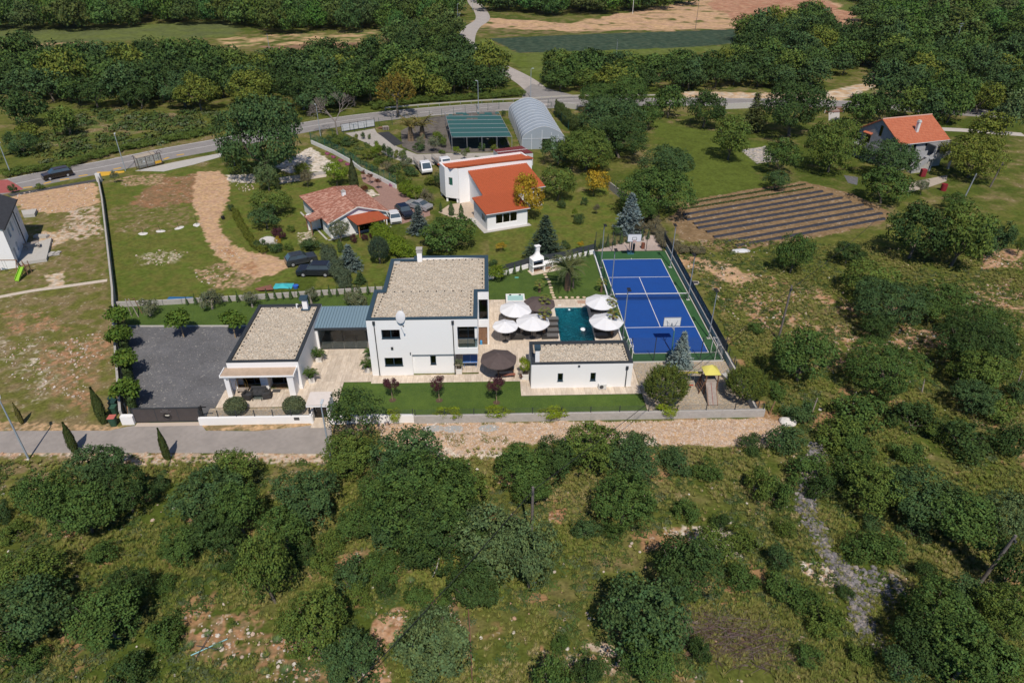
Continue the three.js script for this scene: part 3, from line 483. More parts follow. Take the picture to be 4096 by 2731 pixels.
// trees between the villa and the main road and round the right house
broad([
[-38.8,-120.5,7.86,7.53,7.43,'oak','huge round oak between the dirt track and the main road'],
[-37.74,-114.53,2.03,2.44,2.74,'grey','dry grey-green tree below the huge roadside oak'],
[-6.08,-89.1,4.11,2.46,2.76,'oak','dense broad oak right behind the main villa roof'],
[-26.45,-116.7,2.12,1.97,2.31,'lime','bright lime green round tree on the tiled house lawn'],
[-34.08,-102.99,3.23,1.89,2.24,'oak2','feathery light tree left of the tiled house'],
[-33.63,-98.04,2.45,1.69,2.05,'oak'],
[-31.49,-116.25,1.13,1.34,1.73,'brush','sparse brownish small tree on the tiled house lawn'],
[-21.58,-92.47,1.41,1.59,2.16,'olive','airy olive shrub at the tiled house front wall'],
[5.93,-99.89,2.5,3.7,3.91,'gold','golden yellow tree in front of the orange roof'],
[11.41,-108.45,3.04,2.84,3.11,'oak','dark tree right of the golden yellow tree'],
[25.17,-142.05,7.15,4.74,4.86,'oak','largest crown in the clump right of the tunnel'],
[26.66,-167.43,4.92,3.27,3.51,'oak'],
[33.73,-169.42,5.23,3.85,4.04,'oak'],
[25.74,-131.73,6.31,3.76,3.96,'oak'],
[18.26,-124.41,5.2,3.66,3.86,'oak','tree overhanging the corner of the tunnel'],
[13.4,-127.84,3.49,2.59,2.88,'oak'],
[35.19,-151.56,3.34,2.83,3.1,'oak'],
[42.27,-161.78,3.78,3.51,3.73,'oak'],
[48.29,-153.36,4.57,3.81,4,'oak','round tree casting its shade on the orchard grass'],
[46.79,-129.92,4.17,4.17,4.34,'oak','olive green tree in the middle of the orchard grass'],
[31.66,-117.47,4.8,3.08,3.33,'oak','broad oak on the near edge of the orchard grass'],
[26.53,-102.08,6.14,3.58,3.79,'oak','big oak at the left corner of the ploughed field'],
[24.07,-98.44,1.83,2.02,2.36,'oak'],
[64.98,-145.97,7.58,5.89,5.91,'oak','large oak left of the right house, behind the orchard'],
[63.31,-122.13,5.35,4.93,5.03,'oak','dark oak hiding the left gable of the right house'],
[71.99,-118.12,4.86,3.38,3.61,'oak','oak in front of the right house wall'],
[53.46,-121.16,3.36,3.15,3.4,'oak'],
[83.55,-154.22,3.66,3.4,3.63,'oak'],
[89.53,-156.04,3.94,3.94,4.12,'oak'],
[97.69,-159.78,4.53,3.48,3.7,'oak'],
[100.54,-155.83,4.19,3.68,3.88,'oak'],
[105.52,-155.86,4.93,3.9,4.09,'oak'],
[87.65,-118.56,5.87,3.76,3.96,'ash','yellow-green ash covering the right corner of the right house'],
[104.76,-140.13,3.84,3.13,3.38,'ash','small ash with a bare trunk behind the right house'],
[113.57,-147.47,3.53,4.5,4.64,'grey'],
[49.75,-112.96,2.25,1.62,1.99,'oak'],
[65.13,-105.9,4.1,2.91,3.18,'oak','wide oak between the right house and the ploughed field'],
[73.97,-109.83,1.11,1.11,1.72,'olive','tiny olive tree before the right house yard'],
[-101.32,-156.57,4.98,3.99,4.17,'oak','dark tree standing alone at the left edge beyond the road'],
[-88.79,-149.14,3.43,2.95,3.21,'oak','dark tree right of the lone one beyond the road'],
[-90.88,-136.14,2.96,2.29,2.6,'oak','round bush tree close to the road at the left edge'],
[-95.44,-146.54,2.26,1.54,1.92,'ash'],
[-47.7,-128.25,2.23,2.23,2.56,'oak','small oak on the roadside below the huge round oak'],
[-32.97,-120.37,1.75,1.31,1.71,'ash'],
], 'trees among the houses', 'green tree crowded among the clump right of the tunnel');
// woods: trees stand apart on a jittered grid inside the outlines
function fillWood(poly, step, seed, fn) { const r = rnd(seed); let a0 = 1e9, a1 = -1e9, b0 = 1e9, b1 = -1e9; for (const p of poly) { a0 = Math.min(a0, p[0]); a1 = Math.max(a1, p[0]); b0 = Math.min(b0, p[1]); b1 = Math.max(b1, p[1]); } let row = 0; for (let z = b1; z > b0; z -= step * .86, row++) for (let x = a0 + (row % 2) * step / 2; x < a1; x += step) { const px = x + (r() - .5) * step * .7, pz = z + (r() - .5) * step * .7, k = r(), q = r(); if (inPoly(px, pz, poly)) fn(px, pz, k, q, r); } }
const woodMats = [LM.oak, LM.oak3, LM.dark, LM.oak, LM.oak3, LM.dark, LM.oak2, LM.dark, LM.ash];
let wi = 0;
function wood(poly, step, seed, name, label, group, hs = 1, mats = woodMats) { fillWood(poly, step, seed, (x, z, k, q) => { const r = step * (.52 + k * .28), hc = r * (.85 + q * .5) * hs, v = r * (.8 + q * .35) * hs; plant(name, label, 'tree', x, z, r, v, hc, (-z < 175 ? PR.M : PR.F)[wi % 5], mats[(wi++ * 5 + Math.floor(k * 9)) % mats.length], group); }); }
wood([[-127.4,-184.9], [-106.3,-179.8], [-96,-173.8], [-86.2,-172.8], [-75.2,-171.3], [-57.5,-167.2], [-45.2,-166.9], [-35.3,-168.8], [-26.6,-173.8], [-13.1,-179.4], [1.3,-183.9], [8.4,-189.9], [8.3,-201.9], [0.3,-215.5], [-9.1,-226.5], [-29,-223.3], [-47.3,-221.6], [-53.7,-215.1], [-78.9,-214.2], [-106.5,-229.4], [-123.3,-228.2], [-145,-214.1]], 7.4, 5, 'broadleaf_tree', 'dark broadleaf tree in the dense wood behind the main road', 'wood behind the main road', .84);
wood([[17,-192.3], [24.3,-186.5], [34.2,-183.3], [51.3,-188], [68.9,-191.4], [90.4,-191], [110.5,-208], [102.9,-214.5], [85.5,-218.2], [62.4,-212], [42.7,-211], [27.4,-212.5], [19.2,-207.7]], 7.2, 6, 'hornbeam_tree', 'mid green tree in the thicket between side road and dirt road', 'thicket right of the side road', .72);
wood([[108.5,-193.4], [115.9,-189], [128.7,-190.3], [159.2,-195.3], [179.7,-223.7], [149,-224.1], [133.3,-231.7], [119.8,-224.6]], 8, 8, 'hornbeam_tree', 'mid green tree in the wood right of the dirt road bend', 'wood right of the dirt road', .85);
wood([[93,-176], [103,-173.5], [105.4,-163.9], [115.5,-161.2], [128.2,-152.5], [144.5,-175], [127.4,-176.7], [110.9,-179.9]], 7.5, 9, 'hornbeam_tree', 'green tree in the row behind the right house', 'row behind the right house', .8);
wood([[75.1,-215], [116.5,-217.7], [130,-239.6], [120.4,-255], [101.8,-255.2], [82.1,-232.5]], 8, 14, 'hornbeam_tree', 'dark tree above the dirt road', 'trees above the dirt road', .8);
wood([[93,-266.5], [127.3,-271], [137.2,-298.3], [133.2,-310.7], [100.2,-278.5]], 9, 12, 'hornbeam_tree', 'dark tree at the end of the blue-green crop field', 'trees at the crop field end', .8);
// thickets on the near side of the far wood, then the far woods as one mass
const farSpots = [];
const farFill = (poly, step, seed, hs) => fillWood(poly, step, seed, (x, z, k, q) => farSpots.push([x, z, step * (.55 + k * .3), hs * step * (.6 + q * .35), k]));
farFill([[-201,-298.9], [-172.8,-296.4], [-156,-296.2], [-141.1,-312.8], [-116.1,-317.7], [-99.4,-309.9], [-82.7,-286.7], [-61.2,-295.4], [-45.1,-290.7], [-33,-304.5], [-20.7,-306.8], [-14.8,-314.3], [-15.4,-354.6], [-16.8,-422.9], [-277.1,-422.4]], 9.5, 21, .85);
farFill([[1,-354.6], [36.7,-341.9], [79.3,-354.2], [121,-414.3], [1.3,-427.5]], 13, 22, .6);
farFill([[190.2,-370.9], [162.4,-317], [153.6,-270.8], [170.6,-265.6], [213.3,-270.1], [327.7,-428.3], [210.1,-428]], 11, 23, .6);
farFill([[-32.8,-256.9], [-11.8,-260.2], [-12.7,-283.9], [-18.5,-299.6], [-31.8,-275.8]], 8, 24, .8);
{ const m = new THREE.InstancedMesh(PR.F[1].geo, LM.oak, farSpots.length), m4 = new THREE.Matrix4(), cc = new THREE.Color(); farSpots.forEach(([x, z, r, v, k], i) => { m4.compose(V(x, v * .9, z), new THREE.Quaternion().setFromAxisAngle(V(0, 1, 0), i * 2.4), V(r / 4.2, v / 3.4, r / 4.2)); m.setMatrixAt(i, m4); cc.setRGB(.8 + k * .5, .85 + .35 * ((i * .618) % 1), .8 + .5 * ((i * .37) % 1)); m.setColorAt(i, cc); }); m.name = 'distant_wood'; m.castShadow = m.receiveShadow = true; m.userData = { kind: 'stuff', label: 'distant woods merging into one mass along the top of the view', category: 'wood' }; scene.add(m); }
// grass tufts, weeds and loose stones
function scatter(name, label, geo, m, spots, tones) { const o = new THREE.InstancedMesh(geo, m, spots.length), m4 = new THREE.Matrix4(), cc = new THREE.Color(), q = new THREE.Quaternion(), up = V(0, 1, 0); spots.forEach(([x, z, s, sy, k], i) => { q.setFromAxisAngle(up, i * 2.399); m4.compose(V(x, 0, z), q, V(s, sy, s)); o.setMatrixAt(i, m4); const t = tones[Math.floor(k * tones.length) % tones.length]; cc.setRGB(t[0], t[1], t[2]); o.setColorAt(i, cc); }); o.name = name; o.castShadow = o.receiveShadow = true; o.userData = { kind: 'stuff', label, category: name.split('_').pop() }; scene.add(o); return o; }
function tuftGeo(seed, n, h, w, spread) { const r = rnd(seed), Q = []; for (let i = 0; i < n; i++) { const a = r() * 6.28, l = spread * (.2 + r()), d = V(Math.cos(a) * l, h * (.6 + r() * .5), Math.sin(a) * l); const c = V(Math.cos(a) * spread * .3 * r(), 0, Math.sin(a) * spread * .3 * r()); leafQuad(Q, c, V(Math.cos(a) * h, -l * .3 + .3, Math.sin(a) * h), d.length(), w, r, tint(r, .25, .1), d); } return quadsGeo(Q); }
const grassM = new THREE.MeshPhysicalMaterial({ color: col(1, 1, 1), roughness: .9, specularIntensity: .1, vertexColors: true, side: THREE.DoubleSide });
const wildPolys = [[[-75, -46.2], [-15, -46.4], [-14, -47], [30, -46], [75, -41], [75, -9], [-75, -9]], [[27, -49], [27, -90], [34, -92], [75, -86], [80, -40], [26, -44]]];
const bare = patches.filter((p) => [C.pink, C.orange, C.pale, C.white, C.sand].includes(p[1]) && p[5] >= .5).map((p) => p[0]);
const nursBed = [[-36.7,-144.8], [-33.9,-147.1], [-28,-145.3], [-22.9,-140.6], [-18.1,-132], [-15.2,-129.3], [-13.2,-123], [-13.7,-119.6], [-16.5,-117.4], [-23.4,-126.3], [-26.5,-130.9]];
const brambleP = [[-90.4,-124.5], [-98.3,-137.9], [-100.7,-171], [-72.4,-169.1], [-47.2,-167], [-43.3,-162.9], [-58.2,-150.8], [-74.9,-136.8]];
{ const r = rnd(33), A = [], B = [], B2 = [], W2 = [];
  for (let i = 0; i < 210000; i++) { const pz = -9 - r() * 85, px = (r() - .5) * 2 * Math.min(80, 24 - pz * .75); if (!wildPolys.some((p) => inPoly(px, pz, p))) continue; if (px > 25 && px < 27.2 && pz < -49) continue; const d = fbm(px * .25 + 4, pz * .25, 3), b = bare.some((p) => inPoly(px, pz, p)); if (b && r() < .8) continue; if (r() > .1 + .9 * sst(.36, .62, d)) continue; const k = r() * .5 + cl01((fbm(px * .12, pz * .12 + 50, 2) - .3) * 1.2) * .5; A.push([px, pz, .7 + r() * .8, .5 + r() * .8, k]); }
  scatter('wild_grass', 'long dry and green grass tufts over the whole scrub slope', tuftGeo(5, 20, .36, .026, .24), grassM, A, [[.15, .185, .038], [.17, .19, .046], [.2, .2, .055], [.24, .225, .075], [.31, .26, .12], [.4, .33, .19]]);
  for (let i = 0; i < 42000; i++) { const pz = -9 - r() * 85, px = (r() - .5) * 2 * Math.min(80, 24 - pz * .75); if (!wildPolys.some((p) => inPoly(px, pz, p))) continue; const d = fbm(px * .35 + 40, pz * .35, 3); const b = bare.some((p) => inPoly(px, pz, p)); if (d < (b ? .58 : .47)) continue; W2.push([px, pz, .55 + r() * r() * 1.5, .45 + r() * r() * 1.3, r()]); }
  const wg = (() => { const q = rnd(3), Q = []; for (let i = 0; i < 34; i++) { const d = rdir(q, .05), k = .28 * Math.sqrt(q()); leafQuad(Q, V(d.x * k * 1.3, .06 + d.y * k * .8, d.z * k * 1.3), d.clone().add(V(0, .7, 0)).addScaledVector(rdir(q), .5), .15, .1, q, tint(q, .25, .1)); } return quadsGeo(Q); })();
  for (let i = 0; i < 900; i++) { const px = -40 + r() * 36, pz = -104 - r() * 46; if (!inPoly(px, pz, nursBed) || fbm(px * .3, pz * .3, 2) < .4) continue; W2.push([px, pz, 1.2 + r() * 1.8, 1.2 + r() * 2.2, r()]); }
  for (let i = 0; i < 1500; i++) { const px = -95 + r() * 75, pz = -125 - r() * 48; if (!inPoly(px, pz, brambleP)) continue; const d = fbm(px * .12, pz * .12, 3); if (d < .46) continue; W2.push([px, pz, 2 + r() * 3, 2 + r() * 3, r()]); }
  scatter('weeds', 'small leafy weeds and seedlings between the scrub bushes', wg, grassM, W2, [[.06, .095, .026], [.075, .115, .03], [.05, .08, .025], [.10, .12, .035], [.09, .115, .055]]);
  const sg = new THREE.IcosahedronGeometry(.12, 0); { const p = sg.attributes.position; const h = (v) => NT[(Math.abs(Math.round(v * 9000)) % 65536)]; for (let i = 0; i < p.count; i++) { const s = .75 + .5 * h(p.getX(i) * 1.3 + p.getY(i) * 2.1 + p.getZ(i)); p.setXYZ(i, p.getX(i) * s, p.getY(i) * s * .6 + .03, p.getZ(i) * s); } sg.computeVertexNormals(); }
  const stonyP = patches.filter((p) => [C.pink, C.orange, C.pale, C.white].includes(p[1])).map((p) => p[0]);
  for (let i = 0; i < 60000; i++) { const pz = -9 - r() * 110, px = (r() - .5) * 2 * Math.min(90, 24 - pz * .75); const inn = stonyP.some((p) => inPoly(px, pz, p)); if (!inn && (r() > .07 || !wildPolys.some((p) => inPoly(px, pz, p)))) continue; if (px > -34 && px < 26.3 && pz < -50.3 && pz > -90) continue; if (inn && fbm(px * .6, pz * .6, 2) < .42) continue; const s = .35 + r() * r() * 1.6; B.push([px, pz, s, s, r()]); }
  scatter('loose_stones', 'loose pale and reddish stones strewn over bare ground', sg, mat(1, 1, 1, .95), B, [[.46, .35, .27], [.5, .43, .36], [.42, .27, .18], [.56, .52, .46], [.38, .3, .24]]);
  const trk = patches.find((p) => p[1] === C.track)[0]; for (let i = 0; i < 30000; i++) { const px = -15 + r() * 45, pz = -44 - r() * 7; if (!inPoly(px, pz, trk)) continue; const s = .25 + r() * r() * r() * 1.1; B2.push([px, pz, s, s, r()]); }
  scatter('track_gravel', 'crushed pinkish stone covering the track below the concrete wall', sg, mat(1, 1, 1, .95), B2, [[.5, .38, .29], [.55, .45, .37], [.43, .29, .2], [.6, .54, .47], [.38, .29, .22]]);
  const C2 = []; const line = spline([[29.3,-46.01], [25.44,-38.62], [25.38,-36.39], [25.21,-34.05], [25.73,-32.1], [25.26,-29.43], [24.85,-27.58], [25.29,-26.11]], 60); for (let i = 0; i < 1500; i++) { const p = line[Math.floor(r() * 60)], w = .75 * (r() + r() - 1); C2.push([p[0] + w + (r() - .5) * .6, p[1] + (r() - .5) * 1.2, .8 + r() * 1.6, .8 + r() * 1.4, r()]); } for (let i = 0; i < 260; i++) { const a = r() * 6.28, k = Math.sqrt(r()), c = [26.88,-31.03]; C2.push([c[0] + Math.cos(a) * 2.4 * k, c[1] + Math.sin(a) * 2 * k, .8 + r() * 1.6, .8 + r() * 1.4, r()]); }
  scatter('rubble_stones', 'tumbled grey dry-stone wall running down through the scrub', sg, mat(1, 1, 1, .95), C2, [[.15, .145, .155], [.2, .19, .195], [.12, .115, .125], [.27, .24, .22]]);
}

// ---------- the villa: shared pieces ----------
{ const r = rnd(12); M.pebble = new THREE.MeshStandardMaterial({ roughness: .95, side: THREE.DoubleSide, map: tex(512, 512, (u, v) => { const n = tn(u, v, 64), m = tn(u + .3, v + .7, 72), k = tn(u, v, 10); const c = n > .66 ? [.66, .60, .49] : n < .3 ? [.33, .27, .20] : m > .6 ? [.55, .43, .30] : [.50, .45, .37]; return mulc(c, .62 + m * .55 + k * .12); }, true, [1 / 4, 1 / 4]), bumpMap: tex(512, 512, (u, v) => tn(u, v, 64), false, [1 / 4, 1 / 4]), bumpScale: .05 }); }
M.gravelDark = new THREE.MeshStandardMaterial({ roughness: 1, side: THREE.DoubleSide, map: tex(1024, 1024, (u, v) => { const n = tn(u, v, 128), m = tn(u + .2, v + .4, 96), k = tn(u, v, 7) * .6 + tn(u, v, 19) * .4; const c = n * m > .62 ? [.30, .29, .27] : mixc([.105, .108, .116], [.155, .155, .16], n); return mulc(c, .78 + k * .4); }, true, [1 / 14, 1 / 14]), bumpMap: tex(512, 512, (u, v) => tn(u, v, 128), false, [1 / 7, 1 / 7]), bumpScale: .03 });
M.pebbleYard = new THREE.MeshStandardMaterial({ roughness: 1, side: THREE.DoubleSide, map: tex(512, 512, (u, v) => { const n = tn(u, v, 80), m = tn(u + .3, v + .2, 64), k = tn(u, v, 6); return mulc(n > .6 ? [.44, .37, .28] : m > .55 ? [.36, .28, .18] : [.33, .30, .25], .65 + m * .4 + k * .2); }, true, [1 / 6, 1 / 6]), bumpMap: tex(256, 256, (u, v) => tn(u, v, 64), false, [1 / 5, 1 / 5]), bumpScale: .04 });
M.lawn = new THREE.MeshStandardMaterial({ roughness: 1, side: THREE.DoubleSide, map: tex(1024, 1024, (u, v) => { const n = tn(u, v, 200), m = tn(u, v, 31), k = tn(u + .4, v, 6); return mixc([.03, .07, .006], [.085, .142, .016], cl01(n * .45 + m * .3 + k * .35)); }, true, [1 / 18, 1 / 18]), bumpMap: tex(512, 512, (u, v) => tn(u, v, 128), false, [1 / 6, 1 / 6]), bumpScale: .05 });
M.reveal = M.white;
const ventGeo = uvm(merge([new THREE.SphereGeometry(.085, 8, 4, 0, 6.3, 0, 1.6), cyl(.05, .05, .1, 0, -.08, 0, 6)]));
function ventRow(parent, pts, y) { for (const [x, z] of pts) { const o = leafObj('roof_vent', ventGeo, M.black, parent); o.position.set(x, y, z); } }
function evenly(a, b, n) { const o = []; for (let i = 0; i < n; i++) o.push([a[0] + (b[0] - a[0]) * (i + .5) / n, a[1] + (b[1] - a[1]) * (i + .5) / n]); return o; }
// coping: mitred strip of width w inside the outline, top at y
function coping(pts, w, y, t) {
  const n = pts.length, inn = pts.map((p, i) => { const a = pts[(i + n - 1) % n], b = pts[(i + 1) % n]; const d1 = [p[0] - a[0], p[1] - a[1]], d2 = [b[0] - p[0], b[1] - p[1]]; const l1 = Math.hypot(...d1), l2 = Math.hypot(...d2); const n1 = [d1[1] / l1, -d1[0] / l1], n2 = [d2[1] / l2, -d2[0] / l2]; const k = 1 / (1 + n1[0] * n2[0] + n1[1] * n2[1]); return [p[0] + (n1[0] + n2[0]) * k * w, p[1] + (n1[1] + n2[1]) * k * w]; });
  const s = polyShape(pts), q = new THREE.Path(); inn.forEach((p, i) => i ? q.lineTo(p[0], -p[1]) : q.moveTo(p[0], -p[1])); q.closePath(); s.holes.push(q);
  const g = new THREE.ExtrudeGeometry(s, { depth: t, bevelEnabled: false }); g.rotateX(-Math.PI / 2); g.translate(0, y - t, 0); return [g, inn];
}
// a window in the plane z: frame bars, one or two panes, sill
function windowPart(parent, x0, x1, y0, y1, z, o = {}) {
  const fw = o.fw ?? .07, n = o.panes ?? 1; const fr = [bx(x1 - x0, fw, .1, (x0 + x1) / 2, y0, z), bx(x1 - x0, fw, .1, (x0 + x1) / 2, y1 - fw, z), bx(fw, y1 - y0 - 2 * fw, .1, x0 + fw / 2, y0 + fw, z), bx(fw, y1 - y0 - 2 * fw, .1, x1 - fw / 2, y0 + fw, z)];
  for (let i = 1; i < n; i++) fr.push(bx(fw, y1 - y0 - 2 * fw, .1, x0 + (x1 - x0) * i / n, y0 + fw, z));
  const w = part(parent, o.name ?? 'window', fr, o.frame ?? M.anth); for (let i = 0; i < n; i++) { const a = x0 + (x1 - x0) * i / n + fw / 2, b = x0 + (x1 - x0) * (i + 1) / n - fw / 2; part(w, 'pane', bx(b - a, y1 - y0 - 2 * fw, .012, (a + b) / 2, y0 + fw, z), o.glass ?? M.darkGlass); }
  if (o.sill) part(w, 'sill', bx(x1 - x0 + .08, .05, .16, (x0 + x1) / 2, y0 - .05, z + .1), o.frame ?? M.anth); return w;
}
function downpipe(parent, x, y0, y1, z) { const p = part(parent, 'downpipe', [cyl(.05, .05, y1 - y0 - .35, x, y0, z, 8)], M.anth2); part(p, 'hopper', [rb(.26, .34, .2, x, y1 - .36, z, .02)], M.anth2); }

// main villa: two storeys, overhanging upper floor
{
  const zf = -58.5; const t = thing('villa_house', 'two-storey white villa with a pebbled flat roof and slate blue coping', 'house');
  const HT = 6.78; const out = [[-12.3, zf], [-1.3, zf], [-1.3, -64.2], [-.15, -64.2], [-.15, -73.1], [-8.75, -73.1], [-8.75, -72.4], [-11.4, -72.4], [-11.4, -64.8], [-12.3, -64.8]];
  const seg = (a, b, y0, y1, holes = []) => along(wall(len2(a, b), y1 - y0, .3, holes.map(([p, q, r, s]) => [p, q - y0, r, s - y0])), a, b, y0);
  const i = .15; const W = [];
  W.push(seg([-12.3, zf - i], [-8.07, zf - i], 0, 2.55, [[1.4, 1.23, 3.24, 2.23]]));
  W.push(seg([-12.3, zf - i], [-1.3, zf - i], 2.55, HT - .1, [[1.39, 4.55, 3.23, 5.57], [8.97, 3.25, 10.98, 5.8]]));
  W.push(seg([-8.07, -58.95], [-3.8, -58.95], 0, 2.5, [[1.81, 1.12, 2.4, 2.21]]));
  W.push(seg([-3.95, -59.1], [-3.95, -64.3], 0, 2.5));
  W.push(seg([-1.45, zf - .3], [-1.45, -64.2], 2.55, HT - .1, [[.2, 3.25, 3.2, 5.8]]));
  W.push(seg([-3.8, -64.35], [-.15, -64.35], 0, 2.5, [[2.45, 0, 3.45, 2.3]]));
  W.push(seg([-1.3, -64.35], [-.15, -64.35], 2.5, HT - .1, [[.05, 3.25, 1.05, 5.74]]));
  W.push(seg([-.3, -64.5], [-.3, -73.1], 0, HT - .1)); W.push(seg([-.45, -72.95], [-11.4, -72.95 + .5], 0, HT - .1)); W.push(seg([-11.25, -72.3], [-11.25, -64.8], 0, HT - .1)); W.push(seg([-12.15, -58.8], [-12.15, -64.8], 0, HT - .1)); W.push(seg([-12.3, -64.65], [-11.3, -64.65], 0, HT - .1));
  W.push(slab([[-12.1, -58.8], [-1.5, -58.8], [-1.5, -72.8], [-12.1, -72.8]], 2.75, .2));
  part(t, 'wall', W, M.white);
  const [cg, inn] = coping(out, .42, HT, .12); const cp = part(t, 'roof_coping', cg, M.anth);
  part(t, 'roof_deck', slab(inn.map((p, k) => p), HT - .22, .2), M.pebble);
  ventRow(t, [...evenly([-11.6, -59.3], [-11.2, -64.4], 9), ...evenly([-10.9, -65.3], [-10.7, -71.6], 8), ...evenly([-7.6, -72.3], [-.9, -72.3], 9), ...evenly([-.8, -71.8], [-.8, -64.9], 7), ...evenly([-2, -64.8], [-2, -59.2], 8), ...evenly([-10.6, -64.6], [-2.6, -64.6], 9)], HT - .2);
  windowPart(t, -10.91, -9.07, 4.55, 5.57, zf - .14, { panes: 2, sill: 1 }); windowPart(t, -10.9, -9.06, 1.23, 2.23, zf - .14, { panes: 2, sill: 1 }); windowPart(t, -6.26, -5.67, 1.12, 2.21, -58.95, { sill: 1 });
  windowPart(t, -3.33, -1.32, 3.25, 5.8, -60.4, { panes: 2, fw: .09 }); windowPart(t, -1.25, -.25, 3.25, 5.74, -64.35, { fw: .08 });
  const rl = part(t, 'balcony_railing', [bx(2.0, .06, .06, -2.32, 4.3, zf - .1), bx(.05, 1.05, .05, -2.32, 3.25, zf - .1)], M.anth); part(rl, 'pane', bx(1.9, .95, .012, -2.32, 3.3, zf - .1), M.glass); part(rl, 'pane', bx(.012, .95, 2.8, -1.42, 3.3, zf - 1.75), M.glass);
  part(t, 'balcony_floor', slab([[-3.4, -58.8], [-1.5, -58.8], [-1.5, -60.35], [-3.4, -60.35]], 3.2, .1), M.oldWood);
  const dr = part(t, 'door', bx(.98, 2.28, .06, -.85, 0, -64.35), M.wood); part(dr, 'door_handle', bx(.03, .5, .05, -.5, .9, -64.29), M.steel);
  part(t, 'shadow_gap_trim', bx(4.3, .1, .02, -5.93, 2.5, zf - .28), M.anth2);
  downpipe(t, -11.55, 0, 6.6, zf + .06); downpipe(t, -3.75, 0, 6.55, zf + .06); part(t, 'wall_vent', rb(.24, .3, .1, -10, 3.24, zf + .04, .02), M.anth2); part(t, 'wall_lamp', rb(.1, .26, .1, -8.2, 2.6, zf + .05, .02), M.anth2);
  const ch = part(t, 'chimney', [bx(.55, 1.25, .55, -8.05, HT - .3, -72.2)], M.white); part(ch, 'chimney_cap', [bx(.7, .12, .7, -8.05, HT + .95, -72.2), bx(.6, .1, .6, -8.05, HT + 1.13, -72.2), bx(.72, .1, .72, -8.05, HT + 1.3, -72.2)], M.oldConcrete);
  part(t, 'roof_hatch_cover', bx(.9, .1, .8, -10.75, HT - .22, -71.8), M.concrete);
  const an = thing('satellite_dish', 'white satellite dish on a bracket at the villa roof edge', 'satellite dish', [-8.85, zf + .35], 0, undefined, 7.05);
  const dg = new THREE.SphereGeometry(1.2, 20, 8, 0, 6.29, 0, .5); dg.scale(.82, .6, 1.12); dg.rotateX(1.15); dg.translate(0, -.25, -.85); part(an, 'reflector', dg, mat(.55, .56, .57, .5)); part(an, 'feed_arm', [rod([0, -.6, .1], [.35, -.35, .9], .025), rb(.12, .12, .16, .38, -.4, .9, .03)], M.darkGrey); part(an, 'mast', [rod([0, -.2, -.3], [0, -.9, -.35], .03), rod([.2, -.3, -.3], [.25, .9, -.6], .02)], M.galv);
}
// guest house on the left
{
  const t = thing('guest_house', 'single-storey white guest house with pebbled flat roof and front awning roof', 'house'); const zf = -56.4, zb = -68, x0 = -26, x1 = -19, HT = 3.42;
  const out = [[x0, zf], [x1, zf], [x1, zb], [x0, zb]]; const seg = (a, b, h, holes = []) => along(wall(len2(a, b), h, .25, holes), a, b);
  part(t, 'wall', [seg([x0, zf - .12], [x1, zf - .12], HT - .1, [[.55, 0, 6.2, 2.35]]), seg([x1 - .12, zf - .25], [x1 - .12, zb], HT - .1), seg([x1 - .25, zb + .12], [x0, zb + .12], HT - .1), seg([x0 + .12, zb + .25], [x0 + .12, zf - .25], HT - .1), seg([x0 + .25, -57.5], [x1 - .25, -57.5], 2.5, [[.5, 0, 2.75, 2.3], [3.45, 0, 5.75, 2.3]]), bx(.75, 2.35, 1.15, -22.7, 0, -56.9)], M.white);
  const [cg, inn] = coping(out, .36, HT, .14); part(t, 'roof_coping', cg, M.anth2); part(t, 'roof_deck', slab(inn, HT - .2, .2), M.pebble);
  ventRow(t, [...evenly([-25.4, -57], [-25.4, -67.3], 14), ...evenly([-25, -67.4], [-20, -67.4], 6), ...evenly([-19.6, -67.2], [-19.6, -57.2], 12)], HT - .18);
  windowPart(t, -25.2, -23.0, 0, 2.3, -57.5, { panes: 2, name: 'sliding_door', fw: .08 }); windowPart(t, -22.3, -20.0, 0, 2.3, -57.5, { panes: 2, name: 'sliding_door', fw: .08 });
  const cn = part(t, 'canopy_roof', [bx(7.0, .1, 1.5, -22.75, 2.62, -55.7)], mottled([.38, .28, .2], [.5, .38, .28], 2, .9)); part(cn, 'canopy_trim', [bx(7.1, .16, .07, -22.75, 2.58, -54.93), bx(.08, .3, 1.5, -26.3, 2.5, -55.7), bx(.08, .3, 1.5, -19.2, 2.5, -55.7)], M.white);
  part(t, 'column', bx(.45, 2.62, .3, -25.78, 0, -55.2), M.white); part(t, 'column', bx(.6, 2.62, 1.4, -19.65, 0, -55.75), M.white);
  const ch = part(t, 'chimney', bx(.55, 1.2, .5, -20.55, HT - .2, -67.1), M.white); part(ch, 'chimney_cap', bx(.85, .3, .8, -20.6, HT + 1.1, -67.1), M.anth); part(ch, 'chimney_flashing', bx(.95, .08, .9, -20.55, HT - .12, -67.1), M.anth); part(t, 'roof_pipe', [rod([-21.6, HT - .2, -67.3], [-21.6, HT + .35, -67.3], .07), rod([-21.6, HT + .35, -67.3], [-21.4, HT + .4, -67.15], .07)], M.white);
  part(t, 'wall_lamp', rb(.14, .1, .12, -19, 2.5, -56.9, .02), M.steel); part(t, 'wall_spotlight', [rb(.14, .1, .14, -25.7, 2.3, -55.0, .03), rb(.14, .1, .14, -25.5, 2.3, -55.0, .03)], M.galv); part(t, 'room_floor', slab([[-25.8, -57.6], [-19.2, -57.6], [-19.2, -67.7], [-25.8, -67.7]], .03, .02), M.oldWood);
}
